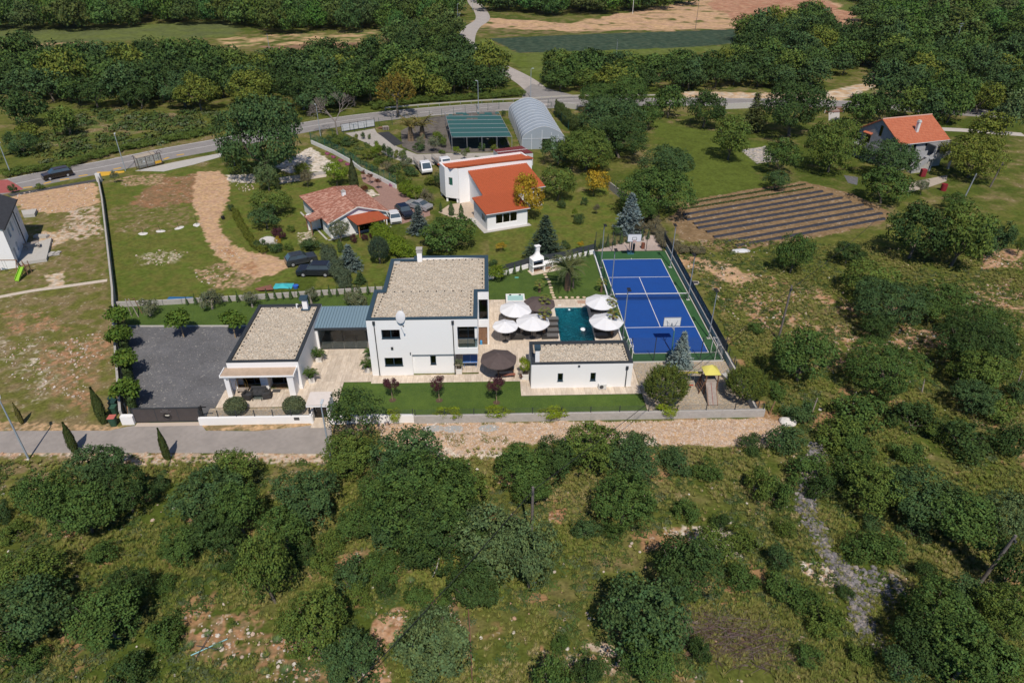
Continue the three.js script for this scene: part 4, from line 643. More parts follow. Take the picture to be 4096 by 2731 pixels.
// glazed link between the two
{
  const t = thing('glazed_link', 'glass-walled link with a standing seam metal roof between guest house and villa', 'pavilion'); const seam = []; const ns = 17;
  part(t, 'roof', [quadSlab([-19.0, 2.75, -63.65], [-13.4, 2.75, -63.65], [-13.4, 3.0, -68.1], [-19.0, 3.0, -68.1], .06)], mat(.20, .30, .37, .5, { metalness: .15 }));
  for (let i = 0; i < ns; i++) { const x = -18.75 + i * 5.1 / (ns - 1); seam.push([x]); part(t, 'roof_seam', beam([x, 2.82, -63.72], [x, 3.07, -68.05], .05, .05), mat(.16, .25, .31, .5, { metalness: .15 })); }
  part(t, 'gutter', bx(5.8, .2, .2, -16.2, 2.58, -63.62), M.anth2); part(t, 'column', bx(.25, 2.6, .25, -18.85, 0, -63.75), M.white);
  const gf = part(t, 'glass_wall', [bx(5.1, .06, .08, -16.1, 0, -63.8), bx(5.1, .08, .08, -16.1, 2.5, -63.8)], M.anth2); for (let i = 0; i < 4; i++) part(gf, 'pane', bx(1.24, 2.44, .015, -18.05 + i * 1.28, .06, -63.8 + (i % 2) * .03), M.glass);
  part(t, 'back_wall', [bx(5.4, 2.6, .15, -16.2, 0, -67.9)], mat(.08, .075, .07, .9)); part(t, 'room_floor', slab([[-19, -63.85], [-13.5, -63.85], [-13.5, -67.8], [-19, -67.8]], .02, .02), M.oldWood);
  const tb = thing('lounge_table', 'low dark table inside the glazed link', 'table', [-15.6, -65.4]); part(tb, 'tabletop', rb(1.4, .06, .8, 0, .45, 0, .02), M.darkGrey); for (const [a, b] of [[-.6, -.3], [.6, -.3], [-.6, .3], [.6, .3]]) part(tb, 'leg', cyl(.025, .025, .45, a, 0, b, 6), M.black);
}
function quadSlab(a, b, c, d, t) { const g = new THREE.BufferGeometry(); const P = [a, b, c, d], Q = P.map((p) => [p[0], p[1] - t, p[2]]); const pos = []; const q4 = (p, q, r, s) => pos.push(...p, ...q, ...r, ...p, ...r, ...s); q4(a, b, c, d); q4(Q[3], Q[2], Q[1], Q[0]); for (let i = 0; i < 4; i++) { const j = (i + 1) % 4; q4(Q[i], Q[j], P[j], P[i]); } g.setAttribute('position', new THREE.Float32BufferAttribute(pos, 3)); g.computeVertexNormals(); return g; }
// pool house
{
  const t = thing('pool_house', 'low white pool house with pebbled flat roof beside the tennis court', 'house'); const x0 = 4.0, x1 = 14.15, zf = -55.8, zb = -60.0, HT = 3.0; const out = [[x0, zf], [x1, zf], [x1, zb], [x0, zb]];
  const seg = (a, b, h, holes = []) => along(wall(len2(a, b), h, .25, holes), a, b);
  part(t, 'wall', [seg([x0, zf - .12], [x1, zf - .12], HT - .1, [[2.66, .88, 3.2, 1.83], [5.96, .88, 6.5, 1.83]]), seg([x1 - .12, zf - .25], [x1 - .12, zb], HT - .1), seg([x1 - .25, zb + .12], [x0, zb + .12], HT - .1), seg([x0 + .12, zb + .25], [x0 + .12, zf - .25], HT - .1)], M.white);
  const [cg, inn] = coping(out, .34, HT, .16); part(t, 'roof_coping', cg, M.anth2); part(t, 'roof_deck', slab(inn, HT - .2, .2), M.pebble);
  ventRow(t, [...evenly([4.6, -59.5], [13.6, -59.5], 14), ...evenly([13.6, -59.2], [13.6, -56.4], 6), ...evenly([5.2, -56.3], [13.2, -56.3], 10), [9.2, -59]], HT - .18);
  windowPart(t, 6.66, 7.2, .88, 1.83, zf - .12, { sill: 1 }); windowPart(t, 9.96, 10.5, .88, 1.83, zf - .12, { sill: 1 }); downpipe(t, 13.58, 0, 2.6, zf + .06); part(t, 'wall_lamp', rb(.22, .16, .14, 8.75, 2.62, zf + .06, .03), M.anth2);
  const ch = part(t, 'chimney', bx(.42, 1.55, .42, 4.6, HT - .2, -56.35), M.white); part(ch, 'chimney_cap', [bx(.62, .3, .62, 4.6, HT + 1.45, -56.35), bx(.5, .1, .5, 4.6, HT + 1.35, -56.35)], M.anth);
  const ac = thing('air_conditioner', 'white air conditioning unit at the foot of the pool house wall', 'air conditioner', [11.2, -55.5]); part(ac, 'casing', rb(.8, .58, .3, 0, .08, 0, .03), mat(.62, .62, .6, .6)); part(ac, 'fan_grille', [new THREE.TorusGeometry(.2, .015, 5, 20).translate(-.1, .37, .16), new THREE.CircleGeometry(.2, 20).translate(-.1, .37, .157)], M.darkGrey); part(ac, 'foot', [bx(.06, .08, .34, -.3), bx(.06, .08, .34, .3)], M.black);
}
// paving of the terraces: slabs of 0.6 x 1.2 m
{
  const stone = [0, 1, 2, 3, 4].map((i) => { const k = .92 + i * .045; return new THREE.MeshStandardMaterial({ roughness: .8, side: THREE.DoubleSide, map: tex(128, 256, (u, v) => { const n = tn(u + i * .17, v * .25 + i * .31, 24) * .6 + tn(u + i * .1, v * .5, 10) * .4; return mulc(mixc([.46, .375, .285], [.66, .575, .47], n), k); }, true, [1 / 1.9, 1 / 3.1]) }); });
  const ter = new THREE.Group(); ter.name = 'terrace'; ter.userData = { kind: 'structure' }; scene.add(ter);
  const rects = [[-26.8, -19, -56.4, -53.5], [-19, -15.1, -63.7, -51.6], [-15.1, -12.3, -63.7, -57.45], [-12.3, 2.95, -58.5, -57.1], [-3.8, -1.3, -64.2, -58.8], [-1.3, 4, -64.2, -58.5], [-.15, 7.5, -74.5, -64.2], [4, 7.5, -64.2, -60], [2.95, 4, -58.5, -54.6], [4, 15.05, -55.8, -54.6], [14.15, 15.05, -60, -55.8], [7.5, 12.1, -74.4, -72.5], [12.1, 14.75, -74.2, -60]];
  const base = []; const all = []; const r = rnd(44);
  for (const [a, b, c, d] of rects) { base.push(bx(b - a, .03, d - c, (a + b) / 2, -.005, (c + d) / 2)); for (let z = d; z > c + .05; z -= 1.2) for (let x = a; x < b - .05; x += .6) { const w = Math.min(.6, b - x), l = Math.min(1.2, z - c); all.push([x + w / 2, z - l / 2, w - .012, l - .012, Math.floor(r() * 5)]); } }
  part(ter, 'bedding', base, mat(.16, .14, .12, 1)); all.sort((p, q) => q[1] - p[1]);
  const big = all.filter((s) => s[2] > .5 && s[3] > 1.1).slice(0, 300), rest = all.filter((s) => !big.includes(s)); const g0 = [0, 1, 2, 3, 4].map(() => 0); const sg = uvm(bx(.588, .03, 1.188)); const variants = [0, 1, 2, 3, 4, 5].map((i) => { const g = sg.clone(); const uv = g.attributes.uv; for (let k = 0; k < uv.count; k++) uv.setXY(k, uv.getX(k) + i * .37, uv.getY(k) + i * .83); return g; });
  big.forEach(([x, z, w, l, m], i) => { const o = leafObj('paving_slab', variants[(i * 7) % 6], stone[m], ter); o.position.set(x, .02, z); });
  for (let m = 0; m < 5; m++) { const o = part(ter, 'cut_paving_slabs', rest.filter((s) => s[4] === m).map(([x, z, w, l]) => bx(w, .03, l, x, .02, z)), stone[m]); o.userData.kind = 'stuff'; }
  M.stone = stone[2];
}
// lawns, gravel car park, pebble strip
struct('front_lawn', slab([[-15.08, -57.42], [2.93, -57.05], [2.97, -54.55], [15.02, -54.55], [15.05, -51.2], [-15.08, -51.2]], .035, .05), M.lawn);
struct('rear_lawn', slab([[-45, -73.95], [-28.9, -75.2], [-15.2, -76.8], [-11.5, -77], [-11.5, -73.2], [-13.4, -68.3], [-26, -68.15], [-28.3, -69], [-42.2, -69.4]], .035, .05), M.lawn);
struct('garden_lawn', slab([[-.1, -74.62], [7.4, -74.6], [14.6, -74.3], [14.6, -87.4], [9.7, -84.8], [5.5, -83.3], [2.9, -81.7], [-.1, -79.9]], .035, .05), M.lawn);
struct('gravel_car_park', slab([[-42.3, -69.2], [-28.4, -68.9], [-26.1, -68], [-26.1, -57.4], [-26.9, -53.5], [-27.4, -51.6], [-33.6, -51.6], [-34.6, -52.2]], .02, .04), M.gravelDark);
struct('car_park_kerb', beam([-42.2, .07, -69.3], [-28.3, .07, -68.95], .16, .14), M.concrete);
struct('pebble_strip', slab([[-27.3, -53.45], [-17.3, -53.3], [-17.3, -51.3], [-27.3, -51.5]], .025, .04), M.pebbleYard);
struct('playground_gravel', slab([[15.1, -60.2], [25.4, -60.1], [25.6, -51.2], [15.1, -51.2]], .025, .04), M.pebbleYard);

// ---------- pool and terrace ----------
{
  const t = thing('swimming_pool', 'rectangular pool with teal water and pale stone rim', 'pool'); const x0 = 7.83, x1 = 11.78, z0 = -72.3, z1 = -62.2;
  const tile = new THREE.MeshStandardMaterial({ roughness: .5, side: THREE.DoubleSide, map: tex(256, 256, (u, v) => { const n = tn(u, v, 64), m = tn(u + .4, v, 16); const k = cl01(n * .6 + m * .5); return mixc([.012, .20, .25], [.10, .62, .66], sst(.45, .95, k)); }, true, [1 / 3, 1 / 3]) });
  part(t, 'basin', [bx(.2, 1.4, z1 - z0, x0 - .1, -1.4, (z0 + z1) / 2), bx(.2, 1.4, z1 - z0, x1 + .1, -1.4, (z0 + z1) / 2), bx(x1 - x0 + .4, 1.4, .2, (x0 + x1) / 2, -1.4, z0 - .1), bx(x1 - x0 + .4, 1.4, .2, (x0 + x1) / 2, -1.4, z1 + .1), bx(x1 - x0 + .4, .1, z1 - z0 + .4, (x0 + x1) / 2, -1.5, (z0 + z1) / 2)], tile);
  const wm = new THREE.MeshPhysicalMaterial({ color: col(.75, .95, 1), roughness: .02, transmission: 1, ior: 1.33, thickness: 1.4, attenuationColor: col(.10, .62, .68), attenuationDistance: 3.4, bumpMap: tex(256, 256, (u, v) => tn(u, v, 24) * .6 + tn(u + .3, v, 48) * .4, false, [1 / 4, 1 / 4]), bumpScale: .12 });
  part(t, 'water', bx(x1 - x0 - .004, 1.31, z1 - z0 - .004, (x0 + x1) / 2, -1.396, (z0 + z1) / 2), wm);
  for (const [w, d, x, z] of [[.34, 10.9, 7.66, -67.25], [.34, 10.9, 11.95, -67.25], [3.95, .3, 9.8, -72.45], [3.95, .3, 9.8, -62.05]]) part(t, 'rim_stone', bx(w, .09, d, x, -.03, z), mat(.62, .55, .46, .8));
  const fo = part(t, 'bubbling_jet', new THREE.SphereGeometry(.32, 14, 8).scale(1, .32, 1.1).translate(10.7, -.08, -67.3), mat(.8, .85, .87, .6)); const fp = fo.geometry.attributes.position; for (let i = 0; i < fp.count; i++) fp.setY(i, fp.getY(i) + (vn(fp.getX(i) * 14, fp.getZ(i) * 14) - .4) * .12);
  part(t, 'jet_nozzle', new THREE.SphereGeometry(.16, 10, 6).scale(1, .4, 1).translate(9.6, -.05, -71.9), mat(.8, .85, .87, .6)); part(t, 'skimmer_lid', bx(.42, .02, .3, 8.5, .056, -72.85), mat(.7, .68, .62, .8)); part(t, 'skimmer_lid', bx(.36, .02, .3, 11.4, .056, -72.85), mat(.7, .68, .62, .8));
}
tag(mesh('foot_mat', bx(1.2, .03, .7, 11.4, .052, -73.6), mottled([.4, .24, .17], [.5, .33, .24], 1, .9)), 'pinkish foot grate at the far end of the pool', 'mat');
{ const t = thing('hot_tub', 'white hot tub with pale water at the lawn edge behind the parasols', 'hot tub', [3.1, -73.7]); part(t, 'shell', [bx(2.3, .75, .18, 0, .02, .85), bx(2.3, .75, .18, 0, .02, -.85), bx(.2, .75, 1.52, -1.05, .02, 0), bx(.2, .75, 1.52, 1.05, .02, 0)], mat(.75, .76, .74, .4)); part(t, 'water', bx(1.9, .6, 1.52, 0, .04, 0), mat(.35, .55, .53, .1)); part(t, 'headrest', [rb(.25, .08, .14, -.6, .72, -.7), rb(.25, .08, .14, .6, .72, -.7)], M.black); }
// parasols
function parasolProto(r, h, cloth, cat) {
  const t = new THREE.Group(); const n = 8, seg = 5, pos = []; const P = (a, k) => { const A = a / n / seg * 6.2832, f = ((a / seg) % 1), sag = 1 - .05 * Math.sin(Math.PI * f); const rr = r * k * sag; return [Math.cos(A) * rr, h - (h - 2.1) * Math.pow(k, 1.15) - .05 * Math.sin(Math.PI * f) * k, Math.sin(A) * rr]; };
  const rings = [.1, .35, .6, .85, 1]; for (let i = 0; i < rings.length - 1; i++) for (let a = 0; a < n * seg; a++) { const A = P(a, rings[i]), B = P(a + 1, rings[i]), Cc = P(a + 1, rings[i + 1]), D = P(a, rings[i + 1]); pos.push(...A, ...B, ...Cc, ...A, ...Cc, ...D); }
  for (let a = 0; a < n * seg; a++) { const A = P(a, 1), B = P(a + 1, 1); pos.push(...A, ...B, B[0], B[1] - .09, B[2], ...A, B[0], B[1] - .09, B[2], A[0], A[1] - .09, A[2]); }
  const g = new THREE.BufferGeometry(); g.setAttribute('position', new THREE.Float32BufferAttribute(pos, 3)); g.computeVertexNormals(); part(t, 'canopy', g, cloth); part(t, 'vent_cap', new THREE.ConeGeometry(r * .16, .12, 8, 1, true).translate(0, h + .01, 0), cloth);
  for (let i = 0; i < n; i++) { const A = P(i * seg, 1), B = P(i * seg, .1); part(t, 'rib', rod([B[0], B[1] - .03, B[2]], [A[0], A[1] - .03, A[2]], .014, .014, 5), M.darkGrey); }
  part(t, 'pole', cyl(.028, .028, h + .1, 0, 0, 0, 8), M.darkGrey); part(t, 'base', [cyl(.38, .36, .07, 0, 0, 0, 20), cyl(.06, .05, .25, 0, .07, 0, 10)], M.darkGrey); t.userData.category = cat; return t;
}
M.whiteCloth = new THREE.MeshPhysicalMaterial({ color: col(.76, .77, .79), roughness: .9, transmission: .12, thickness: 0, side: THREE.DoubleSide }); M.brownCloth = mottled([.075, .055, .052], [.10, .075, .07], 1.5, .85, {}, 6);
const pw = parasolProto(1.92, 2.75, M.whiteCloth, 'parasol'), pb = parasolProto(1.9, 2.8, M.brownCloth, 'parasol'), ps = parasolProto(1.45, 2.6, M.whiteCloth, 'parasol'); pw.name = 'white_parasol'; ps.name = 'white_parasol'; pb.name = 'brown_parasol';
copy(pw, 'white parasol nearest the hot tub', [2.95, -68.5], .3, 'parasols'); copy(ps, 'smallest white parasol, left of the grey sofa', [1.65, -64.75], .1, 'parasols'); copy(pw, 'white parasol over the dining chairs left of the pool loungers', [4.75, -65.5], .5, 'parasols'); copy(pw, 'white parasol at the far right corner of the pool', [13.05, -69.9], .2, 'parasols'); copy(pw, 'white parasol at the near right corner of the pool behind the pool house', [12.95, -65.4], .6, 'parasols');
copy(pb, 'dark brown parasol behind the white ones, beside the hot tub', [5.75, -69.7], .4, 'parasols'); copy(pb, 'big dark brown parasol alone in front of the villa terrace', [.78, -58.15], .25, 'parasols');
// furniture
M.rattan = mottled([.02, .02, .021], [.045, .043, .042], .3, .8, {}, 12); M.cushion = mottled([.10, .098, .096], [.15, .148, .145], .5, .95); M.cushDark = mottled([.03, .033, .037], [.05, .053, .058], .5, .95);
function loungerProto() { const t = new THREE.Group(); t.name = 'sun_lounger'; t.userData = { category: 'sun lounger', group: 'sun loungers round the pool' }; part(t, 'frame', [rb(1.9, .3, .66, 0, .06, 0, .04)], M.rattan); part(t, 'backrest', [rb(.7, .08, .66, -.72, .46, 0, .03).applyMatrix4(new THREE.Matrix4())], M.rattan); part(t, 'mattress', [rb(1.35, .09, .62, .26, .36, 0, .04)], M.cushion); for (const [a, b] of [[-.85, -.28], [-.85, .28], [.85, -.28], [.85, .28]]) part(t, 'leg', bx(.06, .07, .06, a, 0, b), M.black); return t; }
const lg = loungerProto();
[[[7.08,-69.09], 0, 'sun lounger left of the pool, farthest from the pool house'], [[6.9,-67.84], 0, 'sun lounger left of the pool, second from the far end'], [[6.87,-66.53], 0, 'sun lounger left of the pool, third from the far end'], [[6.72,-65.35], 0, 'sun lounger left of the pool, nearest the pool house'], [[13.07,-71.35], Math.PI, 'sun lounger under the far right white parasol'], [[12.83,-66.57], Math.PI, 'sun lounger under the near right white parasol, farther one'], [[12.86,-65.33], Math.PI, 'sun lounger right of the pool close to the pool house roof']].forEach(([p, a, l]) => copy(lg, l, p, a).position.y = .05);
function sofaProto(name, w, cat, fm, cm) { const t = new THREE.Group(); t.name = name; t.userData = { category: cat }; part(t, 'base', rb(w, .3, .8, 0, .1, 0, .03), fm); part(t, 'backrest', rb(w, .42, .16, 0, .38, .36, .04), fm); part(t, 'armrest', rb(.14, .3, .8, -w / 2 + .07, .38, 0, .03), fm); part(t, 'armrest', rb(.14, .3, .8, w / 2 - .07, .38, 0, .03), fm); const n = Math.max(1, Math.round(w / .8)); for (let i = 0; i < n; i++) part(t, 'cushion', rb((w - .3) / n - .02, .14, .62, -(w - .3) / 2 + (i + .5) * (w - .3) / n, .4, -.06, .05), cm); return t; }
const sof = sofaProto('garden_sofa', 1.5, 'sofa', M.rattan, M.cushion), arm = sofaProto('garden_armchair', .85, 'armchair', M.rattan, M.cushion);
[[sof, [2.98,-65.31], 0, 'grey two-seat garden sofa with its back to the villa parasol'], [arm, [2.96,-66.85], Math.PI, 'dark garden armchair facing the grey sofa'], [arm, [1.78,-66.26], 1.4, 'dark garden armchair under the smallest white parasol'], [arm, [4.18,-66.2], -1.5, 'dark garden armchair right of the grey sofa'], [sof, [2.59,-70.33], 0, 'garden sofa under the white parasol next to the hot tub'], [arm, [1.7,-70.92], 1.57, 'garden armchair at the left edge under the hot tub parasol'], [arm, [5.61,-66.46], 1.57, 'dark armchair beside the pool palm'], [arm, [5.6,-71.38], .2, 'dark armchair in the shade of the brown parasol']].forEach(([q, p, a, l]) => copy(q, l, p, a).position.y = .05);
function tableProto(name, w, d, h, top, leg) { const t = new THREE.Group(); t.name = name; t.userData = { category: 'table' }; part(t, 'tabletop', rb(w, .05, d, 0, h - .05, 0, .02), top); for (const [a, b] of [[-1, -1], [1, -1], [-1, 1], [1, 1]]) part(t, 'leg', bx(.05, h - .05, .05, a * (w / 2 - .06), 0, b * (d / 2 - .06)), leg); return t; }
copy(tableProto('coffee_table', .8, .5, .42, M.rattan, M.black), 'small dark coffee table between grey sofa and armchair', [2.96,-66.07], 0).position.y = .05;
copy(tableProto('side_table', .5, .45, .36, M.rattan, M.black), 'small dark side table between the nearest left loungers', [6.51,-66.02], 0).position.y = .05;
{ const dt = copy(tableProto('picnic_table', 1.7, .8, .74, M.wood, M.wood), 'reddish wooden table under the big brown parasol', [1.5, -58.3], .1); dt.position.y = .05; const bn = thing('picnic_bench', 'reddish wooden bench at the table under the big brown parasol', 'bench', [1.7, -57.65], .1, undefined, .05); part(bn, 'seat', [rb(1.6, .05, .16, 0, .42, -.09, .015), rb(1.6, .05, .16, 0, .42, .09, .015)], mottled([.22, .07, .045], [.3, .11, .07], 1, .8)); part(bn, 'leg', bx(.06, .42, .3, -.65), M.wood); part(bn, 'leg', bx(.06, .42, .3, .65), M.wood); }
{ const t = thing('table_tennis_table', 'blue table tennis table under the villa overhang', 'table tennis table', [-2.2, -60.25], 0, undefined, .05); part(t, 'tabletop', rb(1.55, .04, 1.55, 0, .72, 0, .01), mat(.02, .13, .42, .5)); part(t, 'border_line', [bx(1.55, .004, .05, 0, .761, .75), bx(1.55, .004, .05, 0, .761, -.75), bx(.02, .004, 1.45, 0, .761, 0)], M.paint); for (const a of [-.6, .6]) for (const b of [-.55, .55]) part(t, 'leg', [rod([a, .72, b], [a * 1.02, .06, b], .025), new THREE.CylinderGeometry(.06, .06, .04, 8).rotateZ(1.57).translate(a * 1.02, .06, b)], mat(.03, .15, .4, .5)); }
{ const t = thing('water_dispenser', 'small black stand with a blue water bottle by the villa door', 'water dispenser', [-1.07,-64.28], 0, undefined, .05); part(t, 'stand', rb(.3, .7, .3, 0, 0, -.35, .03), M.black); part(t, 'bottle', [cyl(.14, .14, .4, 0, 0, 0, 12), cyl(.13, .05, .1, 0, .4, 0, 12)], mat(.05, .3, .6, .2)); }
// lounge in front of the guest house
{ const g = sofaProto('outdoor_sofa', 1.5, 'sofa', M.cushDark, M.cushDark), a = sofaProto('outdoor_armchair', .8, 'armchair', M.rattan, M.cushDark); copy(g, 'charcoal outdoor sofa before the guest house sliding doors', [-23.17,-55.5], Math.PI).position.y = .05; copy(a, 'charcoal outdoor armchair left of the coffee table', [-24.02,-54.89], 1.3 + Math.PI).position.y = .05; copy(a, 'charcoal outdoor armchair right of the coffee table', [-22.22,-55.02], -1.3 + Math.PI).position.y = .05; copy(tableProto('glass_coffee_table', 1.0, .5, .4, M.glass, M.black), 'low glass coffee table of the charcoal lounge set', [-23.05,-54.68], 0).position.y = .05; }
tag(mesh('door_mat', bx(.8, .02, .45, -21.6, .052, -56.1), M.darkGrey), 'dark grey door mat at the guest house sliding door', 'mat');
{ const t = thing('luggage_cart', 'brass luggage cart with a wooden platform by the guest house', 'luggage cart', [-24.89,-56.12], 0, undefined, .05); const br = mat(.45, .30, .08, .3, { metalness: .7 }); part(t, 'platform', rb(1.05, .08, .6, 0, .22, 0, .03), M.oldWood); for (const z of [-.26, .26]) { const c = new THREE.CatmullRomCurve3([V(-.46, .3, z), V(-.46, 1.1, z), V(-.34, 1.5, z * .7), V(0, 1.62, z * .3), V(.34, 1.5, z * .7), V(.46, 1.1, z), V(.46, .3, z)]); part(t, 'hoop', new THREE.TubeGeometry(c, 28, .022, 6), br); } part(t, 'finial', new THREE.SphereGeometry(.05, 8, 6).translate(0, 1.68, 0), mat(.5, .06, .04, .5)); for (const [a, b] of [[-.4, -.22], [.4, -.22], [-.4, .22], [.4, .22]]) part(t, 'wheel', new THREE.CylinderGeometry(.1, .1, .05, 12).rotateX(1.57).translate(a, .1, b), M.black); }
// planters, sago palms, clipped shrubs
function frondPart(parent, name, n, L, droop, lw, nl, seed, m, y0, up = .5) { const r = rnd(seed), Q = []; for (let i = 0; i < n; i++) { const a = i / n * 6.283 + r() * .5, el = up + (r() - .5) * .9; let p = V(0, y0, 0), d = V(Math.cos(a) * Math.cos(el), Math.sin(el), Math.sin(a) * Math.cos(el)); const st = L * (.8 + r() * .4) / nl; const ct = tint(r, .2, .15); for (let k = 0; k < nl; k++) { const q = p.clone().addScaledVector(d, st); const side = V(-d.z, 0, d.x).normalize(); const w = lw * Math.sin(Math.PI * (k + .8) / (nl + 1)); for (const s of [-1, 1]) { const dd = side.clone().multiplyScalar(s).addScaledVector(d, .8).add(V(0, .1, 0)).normalize(); const nn = V(0, 1, 0).addScaledVector(side, -s * .5).addScaledVector(rdir(r), .15); leafQuad(Q, p.clone().lerp(q, .5), nn, w, st * .75, r, ct, dd); } leafQuad(Q, p, V(0, 1, 0).cross(d).cross(d).negate(), st * 1.1, .03, r, [1.1, 1, .7], d.clone()); p = q; d.y -= droop / nl * (.5 + k / nl); d.normalize(); } } return leafObj(name, quadsGeo(Q), m, parent); }
function planter(parent, s, h) { part(parent, 'planter', [rb(s, h, s, 0, 0, 0, .02)], mat(.66, .64, .6, .8)); part(parent, 'soil', bx(s - .08, .02, s - .08, 0, h, 0), mat(.06, .045, .035, 1)); }
function sago(label, at, h = .62) { const t = thing('potted_sago_palm', label, 'potted palm', at, R0() * 6, 'sago palms in white planters', .05); planter(t, .62, h); part(t, 'trunk', cyl(.13, .11, .3, 0, h, 0, 10), M.trunk); frondPart(t, 'fronds', 34, .85, .9, .26, 9, 5 + h * 100, leafMat('sago', .055, .10, .02), h + .3, .55); }
sago('sago palm in a white planter beside the glazed link column', [-18.4, -61.4]); sago('sago palm in a white planter at the front corner of the guest house', [-18.4, -57.55], .66); sago('sago palm in a white planter against the left wall of the villa', [-12.85, -59.3], .6); sago('small sago palm by the villa wall next to the glazed link', [-12.9, -61.6], .5);
{ const t = thing('potted_olive', 'small olive in a white planter under the villa overhang', 'potted tree', [-3.35, -58.8], 0, undefined, .05); planter(t, .62, .62); const c = leafObj('crown', PR.S[1].geo, LM.olive, t); c.scale.set(.38, .55, .38); c.position.y = 1.15; part(t, 'trunk', cyl(.04, .03, .5, 0, .6, 0, 6), M.trunk); }
{ const t = thing('potted_bush', 'leafy green bush in a white planter at the pool house corner', 'potted bush', [3.5, -57.6], 0, undefined, .05); planter(t, .7, .66); const c = leafObj('crown', PR.S[2].geo, LM.vine, t); c.scale.set(.62, 1.0, .62); c.position.y = 1.55; part(t, 'trunk', cyl(.04, .03, .6, 0, .6, 0, 6), M.trunk); const f = leafObj('flowers', PR.S[3].geo, LM.red, t); f.scale.set(.2, .25, .2); f.position.set(-.4, .45, .2); }
const ball = crown(71, 1, .85, { clumps: 700, leaves: 6, leaf: .1, cr: .1, lobes: 3, vary: .15 });
function ballGeo(seed, r, v, n, leaf) { const q = rnd(seed), Q = []; for (let i = 0; i < n; i++) { const d = rdir(q, -.6), k = .93 + q() * .1; leafQuad(Q, V(d.x * r * k, d.y * v * k, d.z * r * k), d.clone().addScaledVector(rdir(q), .8), leaf * (.7 + q() * .6), leaf * .6, q, tint(q, .3, .1)); } for (let i = 0; i < n * .3; i++) { const d = rdir(q, -.6), k = .8; leafQuad(Q, V(d.x * r * k, d.y * v * k, d.z * r * k), d, leaf * 2, leaf * 1.6, q, tint(q, .2, .1)); } return quadsGeo(Q); }
const ballG = ballGeo(72, 1, .8, 2600, .12);
for (const [l, p, s] of [['clipped grey-green ball shrub behind the front wall, left one', [-24.5, -52.7], 1.05], ['clipped grey-green ball shrub behind the front wall, beside the entrance portal', [-18.9, -52.6], 1.08]]) { const t = thing('ball_shrub', l, 'shrub', p, 0, 'clipped ball shrubs'); const c = leafObj('foliage', ballG, leafMat('ballg', .10, .125, .062), t); c.scale.set(s, s, s); c.position.y = .78 * s; part(t, 'stem', cyl(.1, .08, .6, 0, 0, 0, 8), M.trunk); }
// palms by the pool and on the lawn
function fanPalm(label, at, h, seed, s = 1) { const t = thing('fan_palm', label, 'palm', at, seed, 'slim fan palms'); const r = rnd(seed); const tr = []; for (let i = 0; i < 9; i++) tr.push(cyl(.15 * s - i * .004, .17 * s - i * .004, h / 9, (r() - .5) * .02, i * h / 9, (r() - .5) * .02, 8)); part(t, 'trunk', tr, mottled([.11, .065, .04], [.22, .14, .09], .4, 1, {}, 8)); const Q = []; for (let i = 0; i < 17; i++) { const a = i * 2.399, el = 1.25 - i * .12; const d = V(Math.cos(a) * Math.cos(el), Math.sin(el), Math.sin(a) * Math.cos(el)); const c = V(0, h, 0).addScaledVector(d, .45 * s); leafQuad(Q, V(0, h - .05, 0), V(0, 1, 0).addScaledVector(d, -.5), .5 * s, .03, r, [1, 1, .6], d.clone()); const side = V(-d.z, 0, d.x).normalize(), ct = i > 15 ? [1.4, 1.0, .5] : tint(r, .2, .12); for (let k = -5; k <= 5; k++) { const th = k / 5 * 1.15; const dd = d.clone().multiplyScalar(Math.cos(th)).addScaledVector(side, Math.sin(th)).add(V(0, -.25, 0)).normalize(); leafQuad(Q, c, V(0, 1, 0).addScaledVector(d, .3), .4 * s * (1 - Math.abs(k) * .04), .05, r, ct, dd); } } leafObj('fan_leaves', quadsGeo(Q), LM.fan, t); return t; }
fanPalm('short fan palm on the lawn left of the stepping stones', [6.27, -76.3], 1.3, 3); fanPalm('fan palm between the brown parasol and the pool', [6.35, -69.3], 2.9, 4, 1.15); fanPalm('tallest fan palm at the left loungers', [6.05, -65.6], 3.3, 5, 1.15); fanPalm('fan palm in front of the near right white parasol', [13.7, -65.2], 3.3, 6, 1.1); fanPalm('fan palm beside the far right white parasol', [14.2, -69.2], 2.5, 7, 1.05); fanPalm('short fan palm on the lawn along the court fence', [14.1, -76.1], 1.5, 8);
{ const t = thing('date_palm', 'large feathery date palm with a thick trunk on the garden lawn', 'palm', [9.9, -76.9]); const tr = []; for (let i = 0; i < 11; i++) { const g = new THREE.CylinderGeometry(.36 - i * .006, .42 - i * .006, .3, 10); g.rotateY(i * .3); g.translate(0, .15 + i * .25, 0); tr.push(g); } part(t, 'trunk', tr, mottled([.12, .065, .04], [.26, .165, .10], .35, 1, {}, 8)); frondPart(t, 'fronds', 46, 2.9, 1.5, .46, 13, 41, leafMat('date', .11, .125, .05), 2.8, .75); part(t, 'offshoot', cyl(.15, .08, 1.4, .75, 0, -.4, 7), M.trunk); }
// stepping stones
{ const sm = [mat(.56, .43, .29, .9), mat(.6, .48, .34, .9)]; const pts = [[7.34, -81.27], [7.46, -80.51], [7.61, -79.84], [7.74, -79.1], [7.79, -78.24], [7.82, -77.5], [7.83, -76.8], [7.85, -76.15], [7.94, -75.49], [8.02, -74.86], [8.78, -74.84], [9.55, -74.82], [10.29, -74.8], [10.98, -74.78], [11.77, -74.78]]; const g = new THREE.CylinderGeometry(.25, .26, .05, 9); const gg = uvm(prep(g)); pts.forEach((p, i) => { const o = new THREE.Mesh(gg, sm[i % 2]); o.name = 'stepping_stone'; o.position.set(p[0], .05, p[1]); o.rotation.y = i * 1.3; o.scale.set(1 + .12 * Math.sin(i * 3), 1, .85); o.castShadow = o.receiveShadow = true; tag(o, 'round sandstone stepping stone in the path across the garden lawn', 'stepping stone', 'stepping stones on the lawn'); }); }
